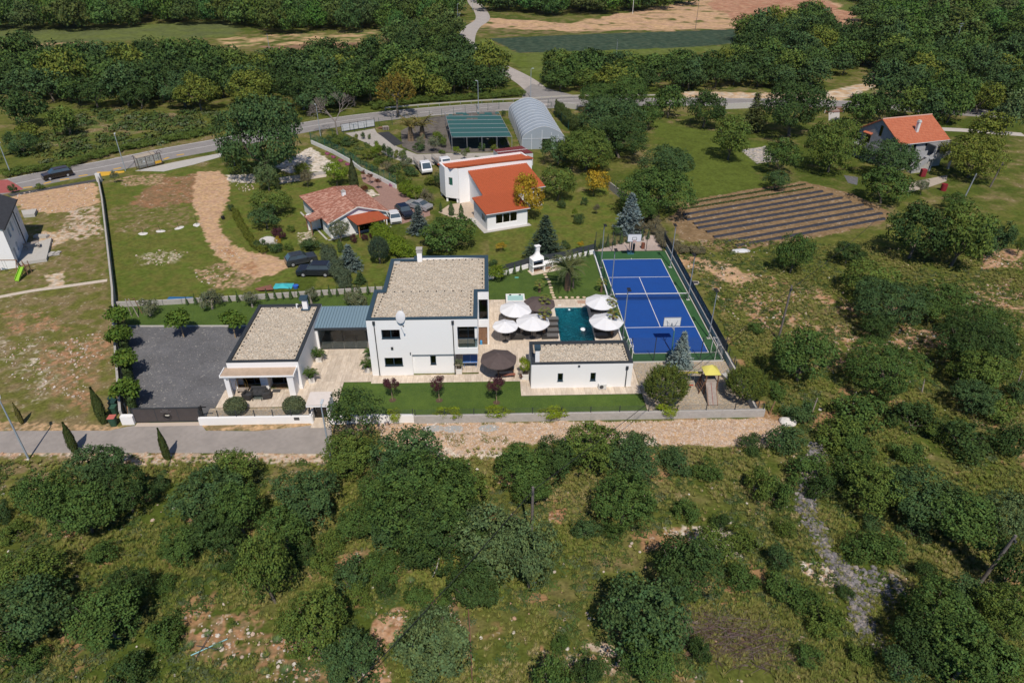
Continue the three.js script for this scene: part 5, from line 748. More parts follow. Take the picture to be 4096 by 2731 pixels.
// masonry barbecue
{ const t = thing('barbecue', 'white masonry barbecue with a tapered chimney hood on the garden lawn', 'barbecue', [6.4, -82.3], .38); const w = M.white; part(t, 'plinth', slab([[-1.2, .9], [3.2, .9], [3.2, -.6], [-1.2, -.6]], .08, .08), M.stone); part(t, 'side_wall', bx(.16, 1.9, 1.0, -.85, .08, -.05), w); part(t, 'side_wall', bx(.16, 1.0, 1.0, .85, .08, -.05), w); part(t, 'back_wall', bx(1.8, 1.9, .15, 0, .08, -.6), w); part(t, 'side_wall', bx(.16, 1.9, .6, .85, .08, -.3), w); part(t, 'shelf', bx(1.9, .1, 1.15, 0, .95, 0), w);
  const hd = new THREE.CylinderGeometry(.32, 1.25, 1.1, 4, 4); { const p = hd.attributes.position; for (let i = 0; i < p.count; i++) { const k = (p.getY(i) + .55) / 1.1; const f = 1 - .32 * Math.sin(Math.PI * k); p.setX(i, p.getX(i) * f); p.setZ(i, p.getZ(i) * f * .8); } } hd.rotateY(Math.PI / 4); hd.computeVertexNormals(); part(t, 'hood', hd.translate(0, 2.5, -.15), w); part(t, 'chimney', bx(.5, .55, .45, 0, 2.95, -.15), w); part(t, 'chimney_cap', [bx(.75, .08, .6, 0, 3.62, -.15), bx(.08, .14, .08, -.2, 3.5, -.15), bx(.08, .14, .08, .2, 3.5, -.15)], w); part(t, 'grill', bx(1.5, .03, .6, 0, 1.08, -.1), M.black); part(t, 'worktop', bx(1.3, .1, .8, 1.6, .95, -.2), w); part(t, 'side_cabinet', [bx(.12, .9, .7, 2.2, .08, -.2), bx(1.2, .9, .1, 1.6, .08, -.55)], w); part(t, 'firewood', [rod([1.2, .2, .1], [1.9, .2, .05], .07), rod([1.2, .32, .0], [1.9, .34, .1], .06), rod([-.5, .2, .1], [.4, .2, .05], .08), rod([-.5, .35, 0], [.4, .33, .1], .07)], M.wood); }
tag(mesh('drain_cover', bx(.5, .02, .4, [3.55,-80.48][0], .037, [3.55,-80.48][1]), mat(.10, .33, .28, .6)), 'small green drain cover in the garden lawn', 'drain cover');
// young purple-leaved trees on the front lawn, trailing shrubs on the wall
for (const [l, p, h] of [['small purple-leaved tree on the front lawn, nearest the entrance portal', [-9.77, -54.24], 2.65], ['small purple-leaved tree on the front lawn, middle of three', [-5.16, -54.05], 2.75], ['small purple-leaved tree on the front lawn below the big brown parasol', [.48, -53.52], 2.9]]) { const t = thing('purple_leaf_tree', l, 'tree', p, R0() * 6, 'purple-leaved trees on the front lawn'); const c = leafObj('crown', PR.S[Math.floor(R0() * 4)].geo, LM.purple, t); c.scale.set(.62 + (h - 2.65) * .6, .75, .62 + (h - 2.65) * .6); c.position.y = h - .6; part(t, 'trunk', rod([0, 0, 0], [.03, h - .6, 0], .045, .03, 7), M.paleTrunk); part(t, 'soil_ring', cyl(.35, .35, .02, 0, .036, 0, 14), mat(.09, .06, .035, 1)); }
[[-9.3, .75, 'left end of the front wall'], [-4.2, 1.15, 'second from the entrance on the front wall'], [.6, 1.25, 'front wall below the big brown parasol'], [5.9, 1.45, 'front wall before the pool house'], [16.5, 1.2, 'front wall below the left pine'], [-14.2, .9, 'front wall next to the entrance portal']].forEach(([x, s, w], i) => { const t = thing('trailing_shrub', 'yellow-green shrub trailing over the ' + w, 'shrub', [x, -50.95], i, 'shrubs trailing over the front wall'); const c = leafObj('foliage', PR.S[i % 4].geo, LM.vine, t); c.scale.set(s * .95, .7, .62); c.rotation.y = -i; c.position.y = .82; part(t, 'stem', cyl(.04, .03, .7, 0, 0, -.2, 6), M.trunk); });

// ---------- boundary walls, gate, fences ----------
{ // front wall, white part left of the portal and right of it, then bare concrete
  const t1 = thing('white_garden_wall', 'low white rendered wall between the gate and the entrance portal', 'wall'); part(t1, 'wall', [bx(10.6, .82, .3, -22.1, 0, -51.05, 0)], M.white); part(t1, 'letterbox', rb(.5, .3, .06, -18.3, .45, -50.88, .02), M.darkGrey);
  const t2 = thing('white_garden_wall', 'low white rendered wall right of the entrance portal', 'wall'); part(t2, 'wall', [bx(7.8, .86, .3, -11.25, 0, -50.85)], M.white);
  const t3 = thing('concrete_garden_wall', 'long bare concrete wall along the crushed stone track', 'wall'); const n = 8, g = uvm(bx(33.4 / n - .012, .84, .3)); for (let i = 0; i < n; i++) { const o = leafObj('concrete_panel', g, M.oldConcrete, t3); o.position.set(-7.34 + (i + .5) * 33.4 / n, 0, -50.7 + (i % 2) * .004); }
  const t4 = thing('gate_pier', 'white rendered wall stub at the left end of the sliding gate', 'pier'); part(t4, 'wall', bx(1.15, .95, .45, -34.1, 0, -51.4), M.white);
}
let wordOf;
{ const t = thing('sliding_gate', 'dark brown metal sliding gate with a round emblem opening', 'gate', [-30.45, -51.5]); const gm = mottled([.055, .046, .045], [.075, .064, .062], 2, .7); for (let i = 0; i < 3; i++) { const w = 1.98; if (i === 1) { const s = new THREE.Shape(); s.moveTo(-w / 2, .14); s.lineTo(w / 2, .14); s.lineTo(w / 2, 1.6); s.lineTo(-w / 2, 1.6); const q = new THREE.Path(); q.absarc(.0, .72, .3, 0, 6.2832, true); s.holes.push(q); part(t, 'panel', new THREE.ExtrudeGeometry(s, { depth: .03, bevelEnabled: false }), gm); } else part(t, 'panel', bx(w, 1.46, .03, (i - 1) * 2.03, .14, .015), gm); }
  part(t, 'frame', [bx(6.2, .1, .08, 0, 1.6, 0), bx(6.2, .1, .08, 0, .05, 0), bx(.06, 1.5, .07, -1.02, .1, 0), bx(.06, 1.5, .07, 1.02, .1, 0), bx(.08, 1.6, .08, -3.08, .1, 0), bx(.08, 1.6, .08, 3.08, .1, 0)], M.anth2); part(t, 'emblem_ring', new THREE.TorusGeometry(.38, .05, 6, 28).translate(0, .72, .03), mat(.04, .035, .035, .6)); const lf = new THREE.Shape(); lf.moveTo(-.22, .8); lf.quadraticCurveTo(-.05, .95, .0, .84); lf.quadraticCurveTo(.12, .96, .24, .8); lf.lineTo(.1, .72); lf.lineTo(-.12, .74); part(t, 'emblem', new THREE.ExtrudeGeometry(lf, { depth: .02, bevelEnabled: false }), mat(.55, .53, .46, .6)); const bl = new THREE.CircleGeometry(.3, 24).translate(0, .72, -.04); part(t, 'emblem_backing', bl, M.black);
  part(t, 'guide_post', [bx(.1, 1.75, .1, 3.25, 0, .15), bx(.1, 1.75, .1, 3.25, 0, -.15), bx(.7, .08, .1, 3.45, 1.66, 0)], M.black); part(t, 'guide_post', bx(.1, 1.5, .1, -3.25, .2, -.15), M.black);
  const font = await new FontLoader().loadAsync('fonts/droid/droid_sans_bold.typeface.json'); const word = (s, size, x, y, z, parent, m) => { const g = new TextGeometry(s, { font, size, depth: .012, curveSegments: 3 }); g.computeBoundingBox(); g.translate(x - g.boundingBox.max.x / 2, y, z); return part(parent, 'lettering', g, m); };
  const lm = mat(.22, .21, .21, .5, { metalness: .4 }); word('NOVA', .13, 0, 1.42, .035, t, lm); word('QUARELLA', .14, 0, 1.22, .035, t, lm);
  wordOf = word; }
struct('gate_threshold', bx(6, .03, .5, -30.4, .005, -51.15), mat(.5, .42, .35, .9));
{ const t = thing('entrance_portal', 'white flat-roofed entrance portal with a dark glass door', 'portal'); part(t, 'roof', bx(2.05, .12, 2.05, -16.1, 2.28, -51.6), mottled([.62, .55, .5], [.7, .64, .59], 2, .9)); part(t, 'side_wall', bx(.25, 2.28, 1.7, -15.2, 0, -51.6), M.white); part(t, 'side_wall', bx(.2, 1.1, 1.0, -16.95, 0, -51.3), M.white); part(t, 'column', bx(.12, 1.2, .12, -16.98, 1.08, -51.0), M.anth2); const d = part(t, 'door', [bx(1.4, .08, .06, -16.1, 2.1, -51.7), bx(.06, 2.1, .06, -16.8, 0, -51.7), bx(.06, 2.1, .06, -15.4, 0, -51.7)], M.anth2); part(d, 'pane', bx(1.34, 2.1, .02, -16.1, 0, -51.7), M.darkGlass); part(d, 'door_handle', bx(.03, .6, .04, -16.6, .8, -51.65), M.steel); part(t, 'front_fascia', bx(2.05, .16, .06, -16.1, 2.14, -50.6), M.white); }
struct('portal_step', slab([[-16.9, -51.6], [-15.35, -51.6], [-15.3, -50.2], [-16.95, -50.2]], .03, .03), M.stone);
// wire fences: posts are parts, wires one part
function meshFence(name, label, a, b, h, n, y0 = 0, pm = M.anth2, wires = 7, vert = 0, r = .012) { const t = thing(name, label, 'fence'); const L = len2(a, b); const at = (k) => [a[0] + (b[0] - a[0]) * k, a[1] + (b[1] - a[1]) * k]; for (let i = 0; i <= n; i++) { const p = at(i / n); part(t, 'post', bx(.07, h, .07, p[0], y0, p[1]), pm); } const w = []; for (let i = 0; i < wires; i++) { const y = y0 + .08 + (h - .14) * i / (wires - 1); w.push(rod([a[0], y, a[1]], [b[0], y, b[1]], r, r, 4)); } for (let i = 0; i < vert; i++) { const p = at((i + .5) / vert); w.push(rod([p[0], y0 + .06, p[1]], [p[0], y0 + h - .04, p[1]], r * .6, r * .6, 3)); } const o = part(t, 'wire_mesh', w, pm); o.userData.kind = 'stuff'; return t; }
meshFence('wire_fence', 'low dark wire fence on the white wall behind the ball shrubs', [-27.3, -51.15], [-17.1, -51.05], .75, 6, .8); meshFence('wire_fence', 'low dark wire fence on the white wall right of the portal', [-15, -50.9], [-7.4, -50.8], .7, 3, .84); meshFence('wire_fence', 'long low dark wire fence on top of the concrete wall', [-7.2, -50.75], [25.9, -50.72], .7, 12, .82, M.anth2, 5);
{ // left boundary wall in panels, cypress hedge behind it
  const t = thing('concrete_boundary_wall', 'long pale concrete wall from the gate up to the main road', 'wall'); const P = [[-34.9, -51.9], [-42.6, -67.6], [-46.9, -76.8], [-54.4, -91.7], [-63.2, -109.1], [-68.8, -119.6]]; for (let i = 0; i + 1 < P.length; i++) { const L = len2(P[i], P[i + 1]), n = Math.round(L / 2.6); for (let k = 0; k < n; k++) { const a = [P[i][0] + (P[i + 1][0] - P[i][0]) * k / n, P[i][1] + (P[i + 1][1] - P[i][1]) * k / n], b = [P[i][0] + (P[i + 1][0] - P[i][0]) * (k + .985) / n, P[i][1] + (P[i + 1][1] - P[i][1]) * (k + .985) / n]; part(t, 'wall_panel', along(wall(len2(a, b), 1.15, .22), a, b), M.oldConcrete); } } part(t, 'end_pier', bx(.8, 1.5, .5, -68.9, 0, -120), mat(.6, .6, .58, .9)); }
meshFence('wire_fence', 'dark wire fence posts leaning along the left boundary wall', [-34.6, -52.4], [-42.2, -67.4], 1.0, 7, .6, M.anth2, 3);
{ // rear garden walls with rows of young conifers
  const t = thing('rear_garden_wall', 'low weathered concrete wall at the back of the rear lawn', 'wall'); const P = [[-45.3, -74.1], [-39.9, -74.4], [-28.9, -75.5], [-15.1, -77.05], [-11.3, -77.3]]; for (let i = 0; i + 1 < P.length; i++) { const L = len2(P[i], P[i + 1]), n = Math.max(1, Math.round(L / 2.3)); for (let k = 0; k < n; k++) { const a = [P[i][0] + (P[i + 1][0] - P[i][0]) * k / n, P[i][1] + (P[i + 1][1] - P[i][1]) * k / n], b = [P[i][0] + (P[i + 1][0] - P[i][0]) * (k + .98) / n, P[i][1] + (P[i + 1][1] - P[i][1]) * (k + .98) / n]; part(t, 'wall_panel', along(wall(len2(a, b), .68, .2), a, b), M.oldConcrete); } }
  const t2 = thing('white_rear_wall', 'low white wall behind the barbecue with a dark screen fence', 'wall'); const Q = [[-.1, -80.1], [2.9, -81.95], [5.5, -83.6], [9.7, -85.1], [14.7, -87.7]]; for (let i = 0; i + 1 < Q.length; i++) part(t2, 'wall', along(wall(len2(Q[i], Q[i + 1]), .62, .22), Q[i], Q[i + 1]), M.white);
  const scr = mottled([.03, .042, .05], [.05, .06, .068], 2, .9); for (let i = 0; i + 1 < Q.length; i++) { part(t2, 'screen_cloth', along(wall(len2(Q[i], Q[i + 1]), .85, .02), Q[i], Q[i + 1], .64), scr); part(t2, 'post', bx(.06, 1.5, .06, Q[i][0], 0, Q[i][1] - .08), M.anth2); }
  const yc = (() => { const q = rnd(77), Qd = []; for (let i = 0; i < 240; i++) { const y = q(), a = q() * 6.28, rr = .3 * (1 - y) * (.4 + .6 * q()) + .04; leafQuad(Qd, V(Math.cos(a) * rr, .08 + y * 1.25, Math.sin(a) * rr), V(Math.cos(a), .6, Math.sin(a)), .2, .09, q, tint(q, .3, .12), V(Math.cos(a) * .5, 1, Math.sin(a) * .5)); } return quadsGeo(Qd); })(); const st = uvm(merge([cyl(.02, .015, 1, 0, 0, 0, 5)]));
  const row = (pts, label, group, s = 1) => pts.forEach((p, i) => { const t3 = thing('young_conifer', label, 'conifer', p, i * 1.7, group); const k = s * (.8 + .4 * ((i * .618) % 1)); t3.scale.set(k, k, k); leafObj('foliage', yc, LM.box, t3); leafObj('stem', st, M.trunk, t3); });
  row([...evenly([-37.5, -74.2], [-29.5, -74.9], 8), ...evenly([-28, -75.1], [-12, -76.6], 17)], 'young hedge conifer in the row before the weathered rear wall', 'young conifers along the rear wall'); row([...evenly([.3, -79.7], [4.6, -82.3], 5), ...evenly([10.2, -84.6], [14.2, -86.8], 5)], 'young hedge conifer in the row before the white rear wall', 'young conifers along the white rear wall'); row(evenly([15.4, -89.2], [23.9, -92.4], 8), 'young conifer in the hedge behind the court deck', 'young conifers behind the deck', 1.3);
  // clipped conifer hedge inside the left wall
  const hg = (() => { const q = rnd(78), Qd = []; for (let i = 0; i < 420; i++) { const y = q(), a = q() * 6.28, rr = .42 * (.75 + .3 * q()); leafQuad(Qd, V(Math.cos(a) * rr, .08 + y * 1.5, Math.sin(a) * rr), V(Math.cos(a), .5, Math.sin(a)), .22, .12, q, tint(q, .3, .12), V(0, 1, 0)); } return quadsGeo(Qd); })(); evenly([-34.3, -52.6], [-41.6, -67.2], 22).forEach((p, i) => { const t3 = thing('hedge_conifer', 'dark hedge conifer between the left wall and the gravel car park', 'conifer', [p[0] + .15, p[1]], i, 'conifer hedge inside the left wall'); t3.scale.setScalar(.8 + .3 * ((i * .618) % 1)); leafObj('foliage', hg, leafMat('hc', .055, .085, .028), t3); leafObj('stem', st, M.trunk, t3); }); }
// standard trees round the car park
const stdG = [0, 1].map((i) => crown(500 + i, 1.15, .7, { clumps: 190, leaves: 7, leaf: .3, cr: .25, lobes: 9 }));
[[[-41.89,-68.11], 'at the far left corner of the car park'], [[-39.82,-63.65], 'against the left wall, second from the far corner'], [[-37.3,-58.76], 'against the left wall, third from the far corner'], [[-34.87,-53.86], 'against the left wall next to the sliding gate'], [[-34.73,-66.84], 'in the middle of the far kerb of the car park'], [[-28.82,-66.44], 'by the guest house roof at the far kerb']].forEach(([p, w], i) => { const t = thing('mulberry_tree', 'small broad-leaved standard tree ' + w, 'tree', p, i * 1.3, 'standard trees round the car park'); const c = leafObj('crown', stdG[i % 2], leafMat('mulb', .085, .14, .022), t); c.position.y = 2.35; const cs = i < 4 ? 1.1 : 1.2; c.scale.set(cs, 1.1, cs); part(t, 'trunk', [rod([0, 0, 0], [.05, 1.8, 0], .09, .06, 7), rod([.05, 1.8, 0], [.5, 2.3, .2], .04, .02), rod([.05, 1.8, 0], [-.4, 2.35, -.2], .04, .02), rod([.05, 1.8, 0], [0, 2.4, .45], .04, .02)], M.paleTrunk); });
// olives on the rear lawn
[[[-40.43,-73.37], 1.35, 'left olive'], [[-33.62,-74.8], 1.5, 'second olive'], [[-28.92,-75.11], 1.2, 'olive behind the guest house roof'], [[-21.94,-75.78], 1.1, 'olive behind the guest house chimney'], [[-16.17,-74.85], 1.6, 'olive bush beside the villa corner']].forEach(([p, s, w], i) => { const t = thing('olive_tree', 'grey-green rounded ' + w + ' on the rear lawn', 'tree', [p[0], p[1] + 1.6], i, 'olives on the rear lawn'); const c = leafObj('crown', PR.S[i % 4].geo, LM.olive, t); c.scale.set(s * .72, s * .85, s * .72); c.position.y = 1.25; part(t, 'trunk', [rod([0, 0, 0], [.05, .8, 0], .16, .1, 7), rod([.05, .8, 0], [.3, 1.3, 0], .06, .03), rod([.05, .8, 0], [-.25, 1.3, .1], .06, .03)], M.oldWood); });
{ const t = thing('stake_tripod', 'leaning timber stake tripod on the rear lawn', 'stakes', [-41.7,-71.44]); part(t, 'stake', [rod([-.9, 0, -.2], [-1.2, 2.2, -.6], .05)], M.oldWood); part(t, 'stake', [rod([0, 0, 0], [-.7, 2.3, -.4], .06)], M.oldWood); part(t, 'stake', rod([.1, 0, -.8], [-.3, 2.2, -.8], .05), M.wood); part(t, 'crossbar', rod([-1.2, 2.0, -.6], [-.3, 2.1, -.7], .04), M.wood); }
// bins at the lane
{ const bp = () => { const t = new THREE.Group(); t.name = 'wheelie_bin'; t.userData = { category: 'bin', group: 'wheelie bins by the gate' }; const s = new THREE.CylinderGeometry(.42, .32, .95, 4).rotateY(Math.PI / 4).translate(0, .53, 0); return [t, s]; }; const green = mat(.025, .085, .05, .6), dg = mat(.012, .05, .04, .6), red = mat(.50, .14, .11, .6); const mk = (label, p, body, lid) => { const [t, s] = bp(); part(t, 'body', s, body); part(t, 'lid', [rb(.66, .06, .68, 0, 1.0, 0, .03)], lid); part(t, 'wheel', new THREE.CylinderGeometry(.1, .1, .05, 10).rotateZ(1.57).translate(-.24, .1, -.26), M.black); part(t, 'wheel', new THREE.CylinderGeometry(.1, .1, .05, 10).rotateZ(1.57).translate(.24, .1, -.26), M.black); part(t, 'handle', rod([-.25, 1.0, -.36], [.25, 1.0, -.36], .02), M.black); copy(t, label, p, .05); }; mk('green wheelie bin with a faded red lid, nearest the lane', [-35.36,-51.14], green, red); mk('green wheelie bin right behind the red-lidded one', [-36.01,-52.71], green, green); mk('dark green wheelie bin, second from the back of the row', [-36.4,-53.56], dg, dg); mk('dark green wheelie bin at the back of the row', [-36.76,-54.26], dg, dg); }

// ---------- sports court ----------
struct('court_surface', bx(10.1, .03, 28, 19.95, .012, -74.25), mottled([.018, .085, .022], [.028, .11, .03], 6, .85, {}, 8));
struct('court_playing_field', bx(8.23, .01, 23.77, 19.75, .046, -73.705), mottled([.001, .048, .24], [.002, .06, .29], 7, .8, {}, 6));
{ const L = (w, d, x, z) => struct('court_line', bx(w, .006, d, x, .058, z), M.paint); const x0 = 15.635, x1 = 23.865, z0 = -61.82, z1 = -85.59; L(.08, 23.77, x0, -73.705); L(.08, 23.77, x1, -73.705); L(8.15, .08, 19.75, z0); L(8.15, .08, 19.75, z1); L(8.15, .08, 19.75, z0 - 5.485); L(8.15, .08, 19.75, z1 + 5.485); L(.07, 12.72, 19.75, -73.705); L(.07, .25, 19.75, z1 - .17); L(.07, .25, 19.75, z0 + .17); }
struct('court_kerb', bx(.12, .12, 28, 25.04, .0, -74.2), M.concrete); struct('court_kerb', bx(10, .1, .2, 19.95, 0, -60.15), M.concrete);
{ const t = thing('tennis_net', 'dark tennis net with a white top band across the blue court', 'net'); part(t, 'post', cyl(.05, .05, 1.05, 15.45, 0, -73.9, 8), M.anth2); part(t, 'post', cyl(.05, .05, 1.05, 24.4, 0, -73.85, 8), M.anth2); part(t, 'top_band', beam([15.45, .95, -73.9], [24.4, .95, -73.85], .05, .09), M.paint); const w = []; for (let i = 0; i < 7; i++) w.push(rod([15.45, .12 + i * .12, -73.9], [24.4, .12 + i * .12, -73.85], .009, .009, 3)); for (let i = 0; i < 72; i++) w.push(rod([15.5 + i * .1235, .08, -73.9], [15.5 + i * .1235, .92, -73.9], .008, .008, 3)); part(t, 'netting', w, M.black).userData.kind = 'stuff'; }
// flood lights
{ const f = new THREE.Group(); f.name = 'court_floodlight'; f.userData = { category: 'floodlight', group: 'floodlight poles round the court' }; part(f, 'pole', rod([0, 0, 0], [0, 6.1, 0], .07, .05, 8), M.galv); part(f, 'base_plate', bx(.4, .06, .4), M.concrete); part(f, 'crossbar', rod([0, 6.1, -.3], [0, 6.1, .3], .03), M.galv); for (const z of [-.24, .24]) part(f, 'lamp_head', rb(.4, .09, .3, .12, 6.12, z, .02), M.black);
  for (const [x, z, a, l] of [[24.7, -64.8, Math.PI, 'floodlight pole right of the court, nearest the playground'], [24.65, -73.85, Math.PI, 'floodlight pole right of the court at the net'], [24.55, -83, Math.PI, 'floodlight pole right of the court, farthest one'], [15.1, -83.1, 0, 'floodlight pole left of the court, farthest one'], [15.25, -75.4, 0, 'floodlight pole left of the court near the net'], [15, -65.2, 0, 'floodlight pole left of the court beside the near white parasol']]) copy(f, l, [x, z], a); }
// basketball hoops
{ const mk = (label, at, turn) => { const t = thing('basketball_hoop', label, 'basketball hoop', at, turn); part(t, 'post', rod([0, 0, 0], [0, 2.7, .25], .09, .08, 8), mat(.05, .16, .2, .6)); part(t, 'arm', [rod([0, 2.7, .25], [0, 3.0, 1.4], .06), rod([-.6, 3.3, 1.42], [0, 2.7, .5], .03), rod([.6, 3.3, 1.42], [0, 2.7, .5], .03)], M.galv); part(t, 'base', bx(.9, .2, .8, 0, .03, -.25), mat(.05, .16, .2, .6)); const b = part(t, 'backboard', rb(1.8, 1.05, .05, 0, 2.6, 1.45, .01), mat(.7, .7, .69, .5)); part(b, 'board_frame', [bx(1.86, .05, .07, 0, 3.63, 1.45), bx(1.86, .05, .07, 0, 2.57, 1.45), bx(.05, 1.05, .07, -.92, 2.6, 1.45), bx(.05, 1.05, .07, .92, 2.6, 1.45)], M.galv); part(b, 'target_square', [bx(.6, .05, .01, 0, 3.2, 1.48), bx(.6, .05, .01, 0, 2.8, 1.48), bx(.05, .4, .01, -.29, 2.8, 1.48), bx(.05, .4, .01, .29, 2.8, 1.48)], M.black); part(t, 'rim', new THREE.TorusGeometry(.225, .018, 6, 20).rotateX(1.57).translate(0, 2.75, 1.72), mat(.6, .16, .03, .5)); const n = []; for (let i = 0; i < 10; i++) { const a = i * .628; n.push(rod([Math.cos(a) * .22, 2.75, 1.72 + Math.sin(a) * .22], [Math.cos(a + .4) * .12, 2.35, 1.72 + Math.sin(a + .4) * .12], .008, .008, 3)); } part(t, 'net', n, M.paint); return t; };
  const a = mk('basketball hoop at the far end of the court in front of the deck', [19.9, -87.3], 0); part(a, 'padding', rb(.3, 1.3, .26, .32, .5, .2, .08), M.black); mk('basketball hoop at the near end of the court behind the blue spruce', [19.8, -61.9], Math.PI); }
// small goals
{ const mk = (label, at, s) => { const t = thing('small_goal', label, 'goal', at, 0, 'small white goals'); const w = M.paint; part(t, 'frame', [rod([0, 0, .75], [0, 2, .75], .035), rod([0, 0, -.75], [0, 2, -.75], .035), rod([0, 2, -.75], [0, 2, .75], .035), rod([0, 2, .75], [.5 * s, 1.9, .75], .025), rod([0, 2, -.75], [.5 * s, 1.9, -.75], .025), rod([.5 * s, 1.9, .75], [.8 * s, 0, .75], .025), rod([.5 * s, 1.9, -.75], [.8 * s, 0, -.75], .025), rod([.8 * s, .03, -.75], [.8 * s, .03, .75], .025), rod([0, .03, .75], [.8 * s, .03, .75], .025), rod([0, .03, -.75], [.8 * s, .03, -.75], .025)], w); const n = []; for (let i = 0; i < 9; i++) n.push(rod([.5 * s, 1.9, -.75 + i * .1875], [.8 * s, .05, -.75 + i * .1875], .007, .007, 3)); for (let i = 0; i < 9; i++) n.push(rod([(.5 + .3 * i / 8) * s, 1.9 - i * .22, -.75], [(.5 + .3 * i / 8) * s, 1.9 - i * .22, .75], .007, .007, 3)); part(t, 'goal_net', n, mat(.65, .65, .65, .8)).userData.kind = 'stuff'; }; mk('small white goal at the right near corner of the court', [24.1, -61.1], 1); mk('small white goal at the left near corner beside the pool house', [15.1, -61.1], -.7); }
meshFence('court_fence', 'tall dark mesh fence behind the far basketball hoop', [15, -88.35], [24.7, -88.15], 3, 4, 0, M.anth2, 22, 0, .007); meshFence('court_fence', 'tall dark mesh fence between court and playground', [14.95, -60.4], [25, -60.3], 3, 4, 0, M.anth2, 26, 0, .008);
{ const t = meshFence('court_fence', 'dark mesh fence along the left side of the court', [14.85, -88.3], [14.85, -60.5], 1.7, 12, .05, mat(.03, .06, .06, .7), 20, 0, .007); }
{ const t = thing('white_court_wall', 'very low white wall between garden lawn and court', 'wall'); for (const [a, b] of [[-87.9, -80.2], [-79.9, -75], [-74.6, -68], [-67.6, -60.4]]) part(t, 'wall', bx(.2, .38, b - a, 14.72, 0, (a + b) / 2), M.white); }
{ const t = thing('court_side_wall', 'low grey wall with a dark lettered banner right of the court', 'wall'); const wm = mottled([.40, .43, .45], [.48, .50, .52], 3, .85), wb = mottled([.15, .25, .31], [.19, .31, .37], 3, .8); for (let i = 0; i < 10; i++) part(t, 'wall_panel', bx(.22, .74, 3.97, 25.36, 0, -53.1 - i * 3.99), i < 2 ? wm : wb); part(t, 'wall_cap', bx(.26, .04, 40, 25.38, .745, -71.05), M.concrete); const bm = mottled([.02, .035, .045], [.035, .05, .06], 3, .85); for (let i = 0; i < 4; i++) part(t, 'banner', bx(.02, .92, 7.6, 25.4, .82, -64.4 - i * 7.63), bm); for (let i = 0; i < 13; i++) part(t, 'post', bx(.06, 1.0, .06, 25.46, .78, -52 - i * 3.2), M.anth2);
  const w = wordOf('THE ONLY EASY DAY WAS YESTERDAY', .62, 0, 0, 0, t, mat(.12, .22, .26, .8)); w.geometry.computeBoundingBox(); const L = w.geometry.boundingBox.max.x - w.geometry.boundingBox.min.x; w.geometry.scale(17.2 / L, .85, 1); w.geometry.rotateY(-Math.PI / 2); w.geometry.translate(25.385, 1.02, -75.6); }
meshFence('wire_fence', 'dark posts with wires on the wall beside the playground bench', [25.5, -51], [25.5, -60.2], .8, 4, .76, M.anth2, 4);
{ const d = new THREE.Group(); d.name = 'deck'; d.userData = { kind: 'structure' }; scene.add(d); const dm = [mottled([.42, .33, .28], [.55, .44, .38], 1.5, .9, {}, 6), mottled([.46, .37, .32], [.58, .48, .42], 1.5, .9, {}, 6)]; for (let i = 0; i < 20; i++) { const z = -88.5 - i * .27, x0 = 15.1 + (i * .27) / 5.6 * 9.2; if (x0 > 24.4) break; part(d, 'plank', bx(24.7 - x0, .04, .25, (24.7 + x0) / 2, .03, z), dm[i % 2]); } }
{ const t = thing('barrel_bin', 'rusty red barrel bin on the deck behind the hoop', 'barrel', [21.99,-89.11], 0, undefined, .05); const rm = mottled([.18, .05, .025], [.28, .09, .045], .5, .85); part(t, 'drum', cyl(.27, .27, .85, 0, 0, 0, 16), rm); part(t, 'hoop_ring', [new THREE.TorusGeometry(.28, .02, 5, 18).rotateX(1.57).translate(0, .3, 0), new THREE.TorusGeometry(.28, .02, 5, 18).rotateX(1.57).translate(0, .6, 0)], rm); }
meshFence('deck_fence', 'dark mesh fence on the slanting back edge of the deck', [15, -88.6], [24.8, -94.2], 1.6, 5, .1, M.anth2, 12, 0, .008);
